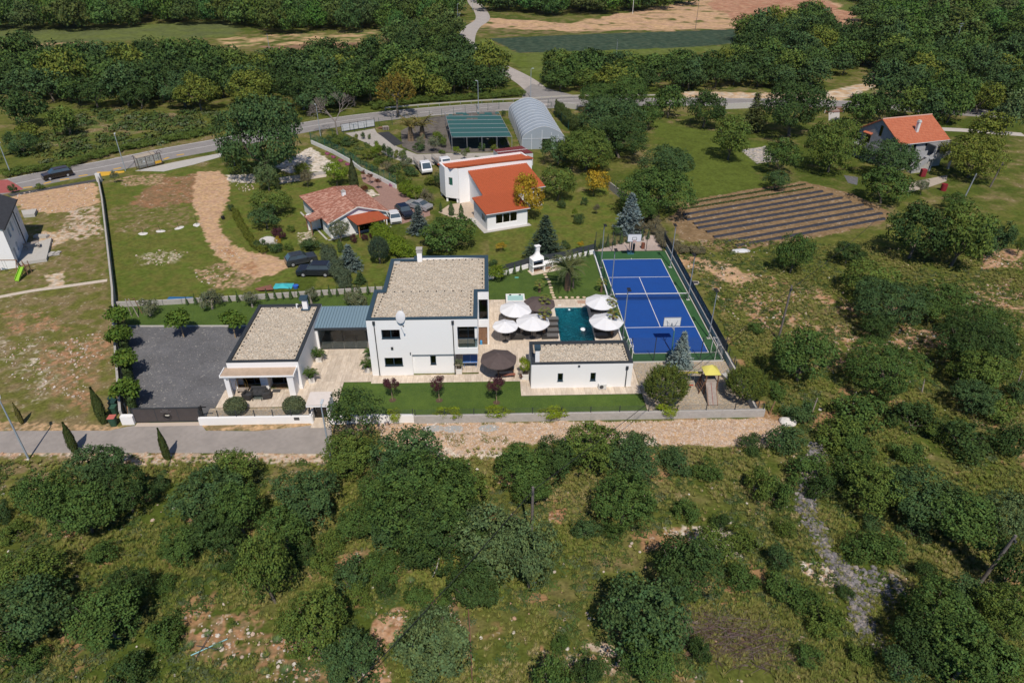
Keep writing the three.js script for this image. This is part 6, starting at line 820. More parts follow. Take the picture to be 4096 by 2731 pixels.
// ---------- playground ----------
{ const t = thing('play_tower', 'wooden play tower with a yellow pyramid roof and plank ramp', 'play tower'); const wd = mottled([.13, .06, .03], [.22, .11, .06], .8, .85), yl = mat(.62, .56, .12, .7); const X = [21.25, 22.45], Z = [-54.35, -55.75]; for (const x of X) for (const z of Z) part(t, 'post', bx(.1, 2.35, .1, x, 0, z), wd); const rf = new THREE.ConeGeometry(1.12, .72, 4, 1, true).rotateY(Math.PI / 4).translate(21.85, 2.72, -55.05); part(t, 'roof', rf, yl); part(t, 'roof_beam', [bx(1.4, .1, .06, 21.85, 2.25, -54.35), bx(1.4, .1, .06, 21.85, 2.25, -55.75), bx(.06, .1, 1.4, 21.25, 2.25, -55.05), bx(.06, .1, 1.4, 22.45, 2.25, -55.05)], wd); for (let i = 0; i < 8; i++) part(t, 'floor_plank', bx(1.25, .04, .165, 21.85, 1.42, -54.43 - i * .178), M.oldWood);
  for (let i = 0; i < 15; i++) { const k = (i + .5) / 15; part(t, 'ramp_plank', bx(1.02, .05, .15, 21.66 + .1 * k, .05 + 1.38 * k, -52.45 - 1.9 * k, 0, .63), M.oldWood); } part(t, 'ramp_beam', beam([21.2, .0, -52.4], [21.32, 1.36, -54.3], .06, .14), wd); part(t, 'ramp_beam', beam([22.12, .0, -52.4], [22.24, 1.36, -54.3], .06, .14), wd); part(t, 'rope', rod([21.66, .12, -52.4], [21.76, 1.5, -54.3], .015), mat(.35, .05, .03, .8)); part(t, 'ladder', [rod([20.75, 0, -54.4], [21.2, 1.5, -54.4], .05), rod([20.75, 0, -55.6], [21.2, 1.5, -55.6], .05), ...[.3, .6, .9, 1.2].map((y) => rod([20.75 + y * .3, y, -54.4], [20.75 + y * .3, y, -55.6], .03))], wd); part(t, 'panel', bx(.7, .5, .04, 21.85, 1.46, -55.78), yl);
  const sl = new THREE.CatmullRomCurve3([V(21.2, 1.45, -55.9), V(20.7, 1.3, -56.3), V(20.2, .8, -56.9), V(19.9, .35, -57.5), V(19.7, .2, -58)]); const pts = sl.getPoints(14), pos = []; const cs = [[-.28, .18], [-.24, .02], [0, -.03], [.24, .02], [.28, .18]]; const ring = pts.map((p, i) => { const d = sl.getTangent(i / 14), s = V(-d.z, 0, d.x).normalize(); return cs.map(([a, b]) => [p.x + s.x * a, p.y + b, p.z + s.z * a]); }); for (let i = 0; i < 14; i++) for (let k = 0; k < 4; k++) pos.push(...ring[i][k], ...ring[i + 1][k], ...ring[i + 1][k + 1], ...ring[i][k], ...ring[i + 1][k + 1], ...ring[i][k + 1]); const g = new THREE.BufferGeometry(); g.setAttribute('position', new THREE.Float32BufferAttribute(pos, 3)); g.computeVertexNormals(); part(t, 'slide', g, yl);
  part(t, 'swing_beam', rod([21.3, 2.25, -55.2], [17.9, 2.25, -55.25], .07), M.oldWood); part(t, 'swing_leg', rod([17.9, 2.3, -55.25], [17.6, 0, -54.4], .06), M.oldWood); part(t, 'swing_leg', rod([17.9, 2.3, -55.25], [17.6, 0, -56.1], .06), M.oldWood); const sw = part(t, 'swing_seat', rb(.44, .05, .18, 20.15, .5, -55.2, .02), mat(.5, .04, .03, .5)); part(sw, 'chain', rod([19.95, .52, -55.2], [19.95, 2.2, -55.2], .012, .012, 4), M.galv); part(sw, 'chain', rod([20.35, .52, -55.2], [20.35, 2.2, -55.2], .012, .012, 4), M.galv); const s2 = part(t, 'swing_seat', rb(.44, .05, .18, 18.8, .5, -55.2, .02), mat(.02, .05, .3, .5)); part(s2, 'chain', rod([18.6, .52, -55.2], [18.6, 2.2, -55.2], .012, .012, 4), M.galv); part(s2, 'chain', rod([19, .52, -55.2], [19, 2.2, -55.2], .012, .012, 4), M.galv); }
{ const t = thing('garden_bench', 'pale slatted garden bench between play tower and right wall', 'bench', [24.35, -56.6], -1.25); for (let i = 0; i < 6; i++) part(t, 'slat', bx(1.5, .03, .07, 0, .42, -.22 + i * .09), mat(.5, .5, .48, .8)); for (let i = 0; i < 4; i++) part(t, 'slat', bx(1.5, .07, .03, 0, .52 + i * .1, -.3 - i * .03), mat(.5, .5, .48, .8)); for (const x of [-.65, .65]) part(t, 'leg', [bx(.05, .42, .05, x, 0, .2), bx(.05, .9, .05, x, 0, -.3)], M.galv); }
function needleTree(seed, r, v, n, len, up, wid) { // bottle-brush shoots pointing up and out
  const q = rnd(seed), Q = []; for (let i = 0; i < n; i++) { const d = rdir(q, -.55), k = .62 + .36 * Math.sqrt(q()) * (.8 + .35 * vn(d.x * 3 + seed, d.z * 3 + d.y * 2)); const c = V(d.x * r * k, d.y * v * k, d.z * r * k), ax = d.clone().multiplyScalar(.55).add(V(0, up, 0)).normalize(), ct = tint(q, .3, .14), L = len * (.6 + q() * .8); for (let j = 0; j < 22; j++) { const t = j / 22, p = c.clone().addScaledVector(ax, L * t), dd = rdir(q).addScaledVector(ax, .9).normalize(); leafQuad(Q, p, rdir(q).addScaledVector(d, .9), len * .34 * (1.1 - t * .5), wid, q, [ct[0] * (.85 + t * .4), ct[1] * (.85 + t * .4), ct[2]], dd); } } return quadsGeo(Q); }
const pineG = [needleTree(61, 2, 1.7, 900, .62, .8, .055), needleTree(62, 2, 1.7, 900, .62, .8, .055)];
const PINES = [
[16.88,-52.75,2.08,1.81,2.16,'pine'],
[24.98,-53.36,2.04,1.43,1.81,'pine'],
[-14.99,-85.32,1.4,1.58,1.95,'pine'],
];
[['bushy round pine on the playground gravel, left one', 0], ['bushy round pine beside the bench at the right wall corner', 1], ['small dark pine with a bare stem behind the villa', 2]].forEach(([l, i]) => { const [x, z, r, v, hc] = PINES[i]; const t = thing('pine_tree', l, 'tree', [x, z], i, 'pines'); const c = leafObj('crown', pineG[i % 2], i === 2 ? LM.spruce : LM.pine, t); c.scale.set(r / 2.15, v / 1.8, r / 2.15); c.position.y = hc; part(t, 'trunk', rod([0, 0, 0], [0, hc, 0], .13, .08, 8), M.trunk); });
function spruceGeo(seed, h, r, tiers, per, leaf) { const q = rnd(seed), Q = []; for (let i = 0; i < tiers; i++) { const k = i / tiers, y = h * (.06 + .92 * k), R1 = r * (1 - k) * (.85 + q() * .3) + .06; const nb = Math.max(4, Math.round(per * (1 - k * .7))); for (let b = 0; b < nb; b++) { const a = b / nb * 6.283 + q() * .6 + i; const L = R1 * (.75 + q() * .4); const ns = Math.max(3, Math.round(L / leaf * 1.6)); const ct = tint(q, .22, .08); for (let s = 0; s < ns; s++) { const t = (s + .5) / ns; const c = V(Math.cos(a) * L * t, y + .1 * h * (1 - k) * .25 * (t - t * t * 1.4), Math.sin(a) * L * t); for (let j = 0; j < 3; j++) { const dd = V(Math.cos(a + (j - 1) * .9), -.05 + q() * .25, Math.sin(a + (j - 1) * .9)); leafQuad(Q, c, V(0, 1, 0).addScaledVector(rdir(q), .5), leaf * (.8 + q() * .5), leaf * .42, q, ct, dd); } } } } return quadsGeo(Q); }
function spruce(name, label, at, h, r, m, seed, leaf = .3) { const t = thing(name, label, 'conifer', at, seed); leafObj('branches', spruceGeo(seed, h, r, Math.round(h / leaf * 1.5), 15, leaf), m, t); part(t, 'trunk', rod([0, 0, 0], [0, h * .95, 0], .12, .02, 7), M.trunk); }
spruce('blue_spruce', 'slim blue-grey spruce between court fence and left pine', [19.85, -58.75], 4.8, 1.45, leafMat('bs', .20, .26, .245), 81, .24);

// ---------- neighbouring plots ----------
M.tileRed = mottled([.38, .075, .026], [.47, .105, .036], 2.2, .85, {}, 10); M.tileOrange = mottled([.34, .09, .045], [.47, .14, .068], 1.6, .9, {}, 8, 256, 1.4); M.tileMix = [mottled([.26, .10, .065], [.36, .155, .105], .9, .9, {}, 8), mottled([.34, .17, .12], [.45, .25, .185], .9, .9, {}, 8), mottled([.2, .08, .055], [.30, .125, .085], .9, .9, {}, 8)];
// a roof slope of curved tile courses between eave a-b and ridge c-d (points [x, y, z]); courses of tiles laid as corrugated strips with a step
function tiledSlope(parent, a, b, c, d, mats, cw = .3, ch = .38) {
  const A = V(...a), B = V(...b), Cc = V(...c), D = V(...d); const L = Math.max(A.distanceTo(B), D.distanceTo(Cc)), S = A.distanceTo(D), nx = Math.max(2, Math.round(L / cw)), ny = Math.max(1, Math.round(S / ch)); const nrm = B.clone().sub(A).cross(D.clone().sub(A)).normalize(); if (nrm.y < 0) nrm.negate(); const P = (u, v, o) => { const p = A.clone().lerp(B, u), q = D.clone().lerp(Cc, u); return p.lerp(q, v).addScaledVector(nrm, o); };
  const bins = mats.map(() => []); const r = rnd(Math.round(L * 100 + S * 10)); for (let j = 0; j < ny; j++) for (let i = 0; i < nx; i++) { const m = bins[Math.floor(r() * mats.length)]; const u0 = i / nx, u1 = (i + 1) / nx, um = (u0 + u1) / 2, v0 = j / ny, v1 = (j + 1) / ny; const e0 = .05, e1 = .015; const q = (p, s, t, w) => m.push(...p.toArray(), ...s.toArray(), ...t.toArray(), ...p.toArray(), ...t.toArray(), ...w.toArray()); const l0 = P(u0, v0, e0 - .03), m0 = P(um, v0, e0 + .04), r0 = P(u1, v0, e0 - .03), l1 = P(u0, v1, e1 - .03), m1 = P(um, v1, e1 + .04), r1 = P(u1, v1, e1 - .03); q(l0, m0, m1, l1); q(m0, r0, r1, m1); q(P(u0, v0, -.04), P(u1, v0, -.04), m0, l0); }
  bins.forEach((p, k) => { if (!p.length) return; const g = new THREE.BufferGeometry(); g.setAttribute('position', new THREE.Float32BufferAttribute(p, 3)); g.computeVertexNormals(); part(parent, 'roof_tiles', g, mats[k]).userData.kind = 'stuff'; });
  part(parent, 'roof_slope', quadSlab(P(0, 0, -.05).toArray(), P(1, 0, -.05).toArray(), P(1, 1, -.05).toArray(), P(0, 1, -.05).toArray(), .1), mats[0]);
}
// frame helper: local (u, y, v) -> plan with u to the right along U, v to the back along D
function framed(o, U, D) { return { p: (u, y, v) => [o[0] + U[0] * u + D[0] * v, y, o[1] + U[1] * u + D[1] * v], q: (u, v) => [o[0] + U[0] * u + D[0] * v, o[1] + U[1] * u + D[1] * v] }; }
// tiled bungalow
{ const t = thing('tiled_bungalow', 'low white bungalow with a mottled terracotta tile roof', 'house'); const U = [.866, -.5], D = [-.5, -.866]; const F = framed([-23.2, -93.9], U, D); const w = 8.9, l = 12.6; const sg = (u0, v0, u1, v1, h, holes = [], prof) => along(wall(Math.hypot(u1 - u0, v1 - v0), h, .25, holes, prof), F.q(u0, v0), F.q(u1, v1));
  part(t, 'wall', [sg(0, .12, w, .12, 2.5, [[4.1, .1, 6.8, 2.1]], [[0, 0], [w, 0], [w, 2.5], [w / 2, 4.05], [0, 2.5]]), sg(w - .12, .25, w - .12, l, 2.5), sg(w, l - .12, 0, l - .12, 2.5), sg(.12, l, .12, 4.8, 2.5, [[4.2, .9, 5.1, 2.0]]), sg(.12, 4.8, .12, .25, 2.5, [[2.6, .8, 3.1, 1.9]]), sg(-1.9, 4.8, .2, 4.8, 2.5)], M.white);
  const e = .35; tiledSlope(t, F.p(-e, 2.45, -e), F.p(-e, 2.45, l + e), F.p(w / 2, 4.2, l - 3.2), F.p(w / 2, 4.2, -e), M.tileMix); tiledSlope(t, F.p(w + e, 2.45, l + e), F.p(w + e, 2.45, -e), F.p(w / 2, 4.2, -e), F.p(w / 2, 4.2, l - 3.2), M.tileMix); tiledSlope(t, F.p(-e, 2.45, l + e), F.p(w + e, 2.45, l + e), F.p(w / 2 + .05, 4.2, l - 3.2), F.p(w / 2 - .05, 4.2, l - 3.2), M.tileMix);
  tiledSlope(t, F.p(-2.2, 2.3, 2.3), F.p(-2.2, 2.3, 5), F.p(.3, 2.72, 5), F.p(.3, 2.72, 2.3), M.tileMix); part(t, 'ridge_tiles', [rod(F.p(w / 2, 4.22, -e), F.p(w / 2, 4.22, l - 3.2), .12), rod(F.p(w / 2, 4.22, l - 3.2), F.p(-e, 2.5, l + e), .1), rod(F.p(w / 2, 4.22, l - 3.2), F.p(w + e, 2.5, l + e), .1)], M.tileMix[0]); part(t, 'verge_board', [beam(F.p(-e, 2.38, -e), F.p(w / 2, 4.1, -e), .06, .16), beam(F.p(w + e, 2.38, -e), F.p(w / 2, 4.1, -e), .06, .16)], M.paint);
  part(t, 'porch_post', rod(F.p(-2, 0, 2.5), F.p(-2, 2.25, 2.5), .09), M.wood); part(t, 'porch_post', rod(F.p(-2, 0, 4.7), F.p(-2, 2.25, 4.7), .09), M.wood); part(t, 'door', along(bx(.95, 2.1, .06, .48), F.q(-.02, 4.4), F.q(-.02, 3.4)), M.black);
  const mk = (u0, v0, u1, v1, a, b, y0, y1) => { const fr = wall(b - a, y1 - y0, .1, [[.06, .06, b - a - .06, y1 - y0 - .06]]); fr.translate(a, 0, 0); const wn = part(t, 'window', along(fr, F.q(u0, v0), F.q(u1, v1), y0), M.paint); const pn = bx(b - a - .12, y1 - y0 - .12, .02, (a + b) / 2, .06, 0); part(wn, 'pane', along(pn, F.q(u0, v0), F.q(u1, v1), y0), M.darkGlass); }; mk(.12, l, .12, 4.8, 4.2, 5.1, .9, 2.0); mk(.12, 4.8, .12, .25, 2.6, 3.1, .8, 1.9); mk(0, .12, w, .12, 4.1, 6.8, .1, 2.1);
  const ch = part(t, 'chimney', bx(.55, .9, .55, F.q(w / 2 - .1, 5.2)[0], 3.9, F.q(w / 2 - .1, 5.2)[1], .5), M.white); part(ch, 'chimney_cap', [bx(.65, .08, .65, F.q(w / 2 - .1, 5.2)[0], 4.8, F.q(w / 2 - .1, 5.2)[1], .5), bx(.3, .2, .3, F.q(w / 2 - .1, 5.2)[0], 4.88, F.q(w / 2 - .1, 5.2)[1], .5)], M.oldConcrete);
  part(t, 'porch_roof', quadSlab(F.p(3.4, 2.2, -2.2), F.p(8.4, 2.2, -2.2), F.p(7.4, 2.95, .1), F.p(2.6, 2.95, .1), .1), mottled([.28, .06, .02], [.35, .075, .026], 1.5, .9)); part(t, 'porch_post', rod(F.p(3.7, 0, -1.9), F.p(3.7, 2.2, -1.9), .09), mat(.45, .2, .06, .8)); part(t, 'porch_post', rod(F.p(7.9, 0, -1.9), F.p(7.9, 2.2, -1.9), .09), mat(.45, .2, .06, .8)); part(t, 'path_skirt', [sg(-.6, -.4, w + .4, -.4, .05), sg(-.7, l, -.7, 0, .05)], M.concrete); }
// orange-roofed house
{ const t = thing('orange_roof_house', 'white house with a bright orange lean-to roof and a taller back block', 'house'); const U = [.932, -.362], D = [-.362, -.932]; const F = framed([-.24, -96.2], U, D); const sg = (u0, v0, u1, v1, h, holes, prof) => along(wall(Math.hypot(u1 - u0, v1 - v0), h, .25, holes, prof), F.q(u0, v0), F.q(u1, v1));
  part(t, 'wall', [sg(0, .12, 6.6, .12, 2.7, [[1.4, .85, 4.9, 2.3]]), sg(.12, 5.6, .12, .25, 0, [[3.2, .9, 4.5, 2.0]], [[0, 0], [5.35, 0], [5.35, 2.7], [0, 3.2]]), sg(6.5, .25, 6.5, 5.6, 2.75), sg(0, 5.6, 2, 5.6, 3.15), sg(1.9, 12.5, 1.9, 5.6, 0, [], [[0, 0], [6.9, 0], [6.9, 3.2], [0, 5.1]]), sg(6.5, 6.4, 12.1, 6.4, 3.2), sg(12, 6.4, 12, 12.6, 0, [], [[0, 0], [6.2, 0], [6.2, 5.1], [0, 3.2]])], M.white);
  const block = [[-.05, 12.55], [13, 12.7], [13, 17], [-1.7, 17], [-1.7, 14.1]]; part(t, 'block_wall', block.map((p, i) => { const q = block[(i + 1) % 5]; const hole = i === 4 ? [[.55, 2.9, 1.25, 4.2]] : []; return along(wall(Math.hypot(q[0] - p[0], q[1] - p[1]), 5.75 - (i === 3 || i === 4 ? .75 : 0), .25, hole.map(([a, b, c, d]) => [a, b - .75, c, d - .75])), F.q(...p), F.q(...q), i === 3 || i === 4 ? .75 : 0); }), M.white); part(t, 'pillar', bx(.3, .8, .3, F.q(-1.55, 14.2)[0], 0, F.q(-1.55, 14.2)[1]), M.white); part(t, 'pillar', bx(.3, .8, .3, F.q(-.2, 12.9)[0], 0, F.q(-.2, 12.9)[1]), M.white);
  const sh = along(wall(.7, 1.3, .06), F.q(-1.7, 14.1), F.q(-.05, 12.55), 2.9); sh.translate((F.q(-.05, 12.55)[0] - F.q(-1.7, 14.1)[0]) * .3, 0, (F.q(-.05, 12.55)[1] - F.q(-1.7, 14.1)[1]) * .3); part(t, 'green_shutter', sh, mat(.015, .09, .06, .6));
  tiledSlope(t, F.p(-.3, 2.72, -.35), F.p(6.9, 2.72, -.35), F.p(6.9, 3.45, 6.3), F.p(-.3, 3.35, 5.6), [M.tileRed]); tiledSlope(t, F.p(1.6, 3.3, 5.6), F.p(12.5, 3.3, 6.0), F.p(12.1, 5.3, 12.8), F.p(1.6, 5.3, 12.6), [M.tileRed]); tiledSlope(t, F.p(13.3, 5.35, 17.4), F.p(-2, 5.35, 17.4), F.p(-1.3, 6.0, 12.9), F.p(13.3, 6.0, 12.4), [M.tileRed]);
  for (const g of [rod(F.p(-.3, 2.68, -.4), F.p(6.9, 2.68, -.4), .07), rod(F.p(6.9, 3.25, 5.9), F.p(12.5, 3.25, 5.95), .07)]) part(t, 'gutter', g, mat(.5, .52, .54, .6)); const wf = part(t, 'window', [sgF(1.4, 4.9, .85, 2.3, 3)], M.paint); function sgF(a, b, y0, y1, n) { const h = []; for (let i = 0; i < n; i++) h.push([a + (b - a) * i / n + .05, y0 + .05, a + (b - a) * (i + 1) / n - .05, y1 - .05]); const s = wall(b - a, y1 - y0, .08, h.map(([p, q, r, w]) => [p - a, q - y0, r - a, w - y0])); s.translate(a, y0, 0); return along(s, F.q(0, .12), F.q(6.6, .12)); } for (let i = 0; i < 3; i++) { const g = bx(1.05, 1.35, .02, 1.98 + i * 1.167, .9, 0); part(wf, 'pane', along(g, F.q(0, .12), F.q(6.6, .12)), M.darkGlass); for (const k of [-.32, .32]) part(wf, 'curtain', along(bx(.28, 1.3, .04, 1.98 + i * 1.167 + k, .92, 0), F.q(0, .3), F.q(6.6, .3)), mat(.6, .56, .5, .95)); }
  const w2 = part(t, 'window', along(wall(1.3, 1.1, .08, [[.06, .06, .6, 1.04], [.7, .06, 1.24, 1.04]]).translate(3.2, .9, 0), F.q(.12, 5.6), F.q(.12, .25)), M.paint); part(w2, 'pane', along(bx(1.2, 1.0, .02, 3.85, .95, 0), F.q(.12, 5.6), F.q(.12, .25)), M.darkGlass); part(t, 'door', along(bx(.9, 2, .05, .9), F.q(1.78, 9.6), F.q(1.78, 8)), mat(.5, .5, .48, .7)); part(t, 'apron', [slab([F.q(-.8, -.7), F.q(7, -.7), F.q(7, .2), F.q(-.8, 6)], .04, .04)], M.concrete); part(t, 'forecourt', slab([F.q(-1.8, 12.5), F.q(-4.5, 10), F.q(-2.5, 5), F.q(0, 5.5), F.q(2, 6), F.q(2, 12.5)], .03, .03), mottled([.42, .32, .23], [.52, .42, .32], 2, .9)); }
{ const t = thing('tin_shed', 'grey container shed with a dark red ribbed roof behind the orange roof', 'shed'); const A = [1.1,-129.5], B = [6.5,-131.8], Cc = [8.5,-127.3], D = [2.3,-125.7]; const P = [D, Cc, B, A]; part(t, 'wall', P.map((p, i) => along(wall(len2(p, P[(i + 1) % 4]), 2.3, .06), p, P[(i + 1) % 4])), mat(.5, .52, .53, .7)); const n = 22; for (let k = 0; k < 2; k++) for (let i = 0; i < n; i++) { const f = (u, v) => { const p = [D[0] + (Cc[0] - D[0]) * u, D[1] + (Cc[1] - D[1]) * u], q = [A[0] + (B[0] - A[0]) * u, A[1] + (B[1] - A[1]) * u]; return [p[0] + (q[0] - p[0]) * v, 2.42 + .05 * (i % 2), p[1] + (q[1] - p[1]) * v]; }; part(t, 'roof_rib', quadSlab(f(i / n, k * .51), f((i + 1) / n, k * .51), f((i + 1) / n, k * .51 + .48), f(i / n, k * .51 + .48), .05), mat(.17, .035, .035, .6)); } part(t, 'roof_joint', beam([D[0] + (A[0] - D[0]) * .5, 2.47, D[1] + (A[1] - D[1]) * .5], [Cc[0] + (B[0] - Cc[0]) * .5, 2.47, Cc[1] + (B[1] - Cc[1]) * .5], .2, .06), mat(.55, .5, .5, .6)); }
// poly tunnel
{ const t = thing('polytunnel', 'long greenhouse tunnel covered in milky blue plastic film', 'greenhouse', [11.25, -137.8], .075); const w = 4.35, L = 25, prof = []; for (let i = 0; i <= 16; i++) { const a = i / 16 * Math.PI; prof.push([-Math.cos(a) * w, 1.75 + Math.sin(a) * 2.75 * (1 - .12 * Math.sin(2 * a) ** 2)]); } prof.unshift([-w, 0]); prof.push([w, 0]); const film = new THREE.MeshPhysicalMaterial({ color: col(.40, .46, .52), roughness: .35, transmission: .25, thickness: 0, side: THREE.DoubleSide }); const nb = 11; for (let b = 0; b < nb; b++) { const pos = [], z0 = -b * L / nb, z1 = -(b + 1) * L / nb, zm = (z0 + z1) / 2; const q = (p, s, t2, u) => pos.push(...p, ...s, ...t2, ...p, ...t2, ...u); for (let i = 0; i + 1 < prof.length; i++) { const [ax, ay] = prof[i], [bx_, by] = prof[i + 1], s = .985; q([ax, ay, z0], [bx_, by, z0], [bx_ * s, by * s, zm], [ax * s, ay * s, zm]); q([ax * s, ay * s, zm], [bx_ * s, by * s, zm], [bx_, by, z1], [ax, ay, z1]); } const g = new THREE.BufferGeometry(); g.setAttribute('position', new THREE.Float32BufferAttribute(pos, 3)); g.computeVertexNormals(); part(t, 'film_bay', g, film); }
  for (let b = 0; b <= nb; b++) { const c = new THREE.CatmullRomCurve3(prof.map((p) => V(p[0] * 1.004, p[1] * 1.004, -b * L / nb))); part(t, 'hoop', new THREE.TubeGeometry(c, 40, b ? .035 : .06, 5), mat(.6, .63, .66, .5)); }
  const s = new THREE.Shape(); prof.forEach((p, i) => i ? s.lineTo(p[0] * .99, p[1] * .99) : s.moveTo(p[0] * .99, p[1])); const hq = new THREE.Path(); hq.moveTo(-.3, .02); hq.lineTo(-.3, 2.1); hq.lineTo(1.6, 2.1); hq.lineTo(1.6, .02); hq.closePath(); s.holes.push(hq); part(t, 'end_film', new THREE.ShapeGeometry(s), film); part(t, 'end_film', new THREE.ShapeGeometry(s).translate(0, 0, -L), film); for (const x of [-2.4, -.3, 1.6, 3]) part(t, 'end_post', bx(.09, 3.9 - Math.abs(x) * .35, .07, x, 0, .04), mat(.6, .63, .66, .5)); part(t, 'end_rail', bx(8.4, .07, .05, 0, 2.1, .04), mat(.6, .63, .66, .5)); part(t, 'growing_bed', [bx(2.6, .5, 23, -2.3, 0, -12.5), bx(2.6, .5, 23, 2.3, 0, -12.5)], mat(.05, .075, .03, 1)); }
// shade-net frame of the nursery
{ const t = thing('shade_net_frame', 'nursery shade frame roofed with torn dark teal netting', 'shade frame'); const FL = [-7.1, -136.2], FR = [4.85, -136.4], BL = [-9.4, -155.8], BR = [2.45, -156.4]; const at = (u, v, y) => [FL[0] + (FR[0] - FL[0]) * u + (BL[0] - FL[0]) * v, y, FL[1] + (FR[1] - FL[1]) * u + (BL[1] - FL[1]) * v]; const H = 2.9; for (let j = 0; j < 4; j++) for (let i = 0; i < 5; i++) part(t, 'post', rod(at(i / 4, j / 3, 0), at(i / 4, j / 3, H + .1), .05), M.steel); for (let j = 0; j <= 6; j++) part(t, 'rail', rod(at(0, j / 6, H + .02), at(1, j / 6, H + .02), .03), M.galv); for (let i = 0; i <= 1; i++) part(t, 'rail', rod(at(i, 0, H), at(i, 1, H), .045), M.steel);
  const net = new THREE.MeshPhysicalMaterial({ color: col(.008, .085, .085), roughness: .9, side: THREE.DoubleSide, transmission: .12, thickness: 0 }); for (let j = 0; j < 6; j++) { const pos = []; const r = rnd(90 + j); const nx = 30; const torn = j === 5 ? .5 : j === 4 ? .25 : .04; for (let i = 0; i < nx; i++) for (let k = 0; k < 4; k++) { if (vn(i * .45 + j * 7, k * .9 + j * 3) < torn) continue; const Y = (u, v) => H + .02 - .22 * Math.sin(Math.PI * v) - .06 * vn(u * 20, v * 3 + j); const f = (u, v) => at(u, (j + v) / 6, Y(u, v)); const a = f(i / nx, k / 4), b = f((i + 1) / nx, k / 4), c = f((i + 1) / nx, (k + 1) / 4), d = f(i / nx, (k + 1) / 4); pos.push(...a, ...b, ...c, ...a, ...c, ...d); } const g = new THREE.BufferGeometry(); g.setAttribute('position', new THREE.Float32BufferAttribute(pos, 3)); g.computeVertexNormals(); part(t, 'net_strip', g, net); } }
// paved areas
struct('nursery_path', slab([[-30.8,-150.3], [-25,-153.9], [-24,-150.4], [-18.4,-139.8], [-14,-134.7], [-7.1,-135.4], [4.8,-135.5], [7.3,-131.9], [6.7,-124.6], [4.6,-129.2], [-6.8,-127.5], [-14.3,-128.4], [-18.9,-132.5], [-25,-142.6], [-28.4,-146.9]], .016, .03), mottled([.33, .31, .28], [.42, .39, .35], 5, .95, {}, 8)); struct('weed_cloth', slab([[-23.9,-150.5], [-21.6,-151.4], [-17.4,-142.2], [-19.1,-140.4]], .022, .02), mottled([.02, .022, .026], [.05, .052, .06], 3, .7)); struct('nursery_ground', slab([[-19,-152], [-14.3,-163.1], [-10.3,-165], [2,-169.9], [4.6,-140.8], [0.5,-136], [-7.1,-135.8], [-14,-135.1], [-17.5,-140.1]], .012, .02), mottled([.05, .05, .052], [.17, .15, .13], 6, .95, {}, 9));
{ const pv = mottled([.26, .145, .115], [.36, .22, .18], 2.5, .9, {}, 12); struct('brick_drive', slab([[-23.3,-122.8], [-21.6,-123], [-15.9,-115], [-15,-113], [-12.62,-109.35], [-9.7,-106.31], [-9.27,-102.54], [-13.55,-99.09], [-16.39,-101.81], [-16.61,-105.05], [-20.62,-109.81], [-18.35,-111.81], [-20,-115.9], [-22.3,-118.8]], .02, .03), pv); struct('villa_approach_path', slab([[-36.9,-118], [-29.4,-121.6], [-29.4,-122.8], [-31.3,-123], [-37,-120]], .02, .03), mottled([.5, .42, .33], [.6, .52, .43], 3, .9)); }
tag(mesh('low_garden_wall', [beam([[-37.3,-119.7][0], .3, [-37.3,-119.7][1]], [[-29.7,-123.2][0], .3, [-29.7,-123.2][1]], .2, .5)], M.oldConcrete), 'low wall with a tile cap along the tiled bungalow garden', 'wall');
// white plinth wall with green mesh fence round the nursery
{ const P = [[-36.4,-142.6], [-30.9,-136], [-26.1,-129.3], [-23.4,-124.5], [-19.6,-119.9], [-16,-115.1]]; const t = thing('nursery_plinth_wall', 'white plinth wall between the drive and the nursery beds', 'wall'); for (let i = 0; i + 1 < P.length; i++) part(t, 'wall', along(wall(len2(P[i], P[i + 1]), .75, .25), P[i], P[i + 1]), mottled([.6, .6, .58], [.72, .72, .7], 4, .9)); const gm = mat(.012, .10, .075, .7); for (let i = 0; i + 1 < P.length; i++) meshFence('nursery_fence', ['green mesh fence bay nearest the main road', 'green mesh fence bay second from the main road', 'green mesh fence bay behind the tall cypress', 'green mesh fence bay beside the brick drive', 'green mesh fence bay by the parked trucks'][i], P[i], P[i + 1], 1.6, 3, .7, gm, 16, 0, .012); }
meshFence('nursery_fence', 'green post fence along the main road side of the nursery', [-37.1,-144.9], [-24.9,-153.9], 1.8, 6, 0, mat(.012, .06, .05, .7), 4); meshFence('nursery_fence', 'green post fence behind the shade-net frame', [-24.1,-155.2], [2.9,-171], 2, 10, 0, mat(.012, .06, .05, .7), 5); meshFence('nursery_fence', 'green mesh fence right of the greenhouse tunnel', [14.9,-171.8], [17.9,-152.1], 2.2, 6, 0, mat(.012, .10, .075, .7), 18, 0, .012);
{ const t = thing('nursery_gate', 'sliding nursery gate covered with white sheeting', 'gate'); const a = [-31.7,-151], b = [-25.1,-155.2]; for (let i = 0; i < 4; i++) { const p = [a[0] + (b[0] - a[0]) * (i + .02) / 4, a[1] + (b[1] - a[1]) * (i + .02) / 4], q = [a[0] + (b[0] - a[0]) * (i + .98) / 4, a[1] + (b[1] - a[1]) * (i + .98) / 4]; part(t, 'sheet', along(wall(len2(p, q), 1.4, .03), p, q, .25), mottled([.42, .45, .47], [.56, .58, .6], 2, .8)); part(t, 'post', bx(.08, 1.9, .08, p[0], 0, p[1]), M.anth2); } part(t, 'post', bx(.1, 2.1, .1, b[0], 0, b[1]), M.anth2); part(t, 'rail', [rod([a[0], 1.7, a[1]], [b[0], 1.7, b[1]], .04), rod([a[0], .2, a[1]], [b[0], .2, b[1]], .04)], M.anth2); }
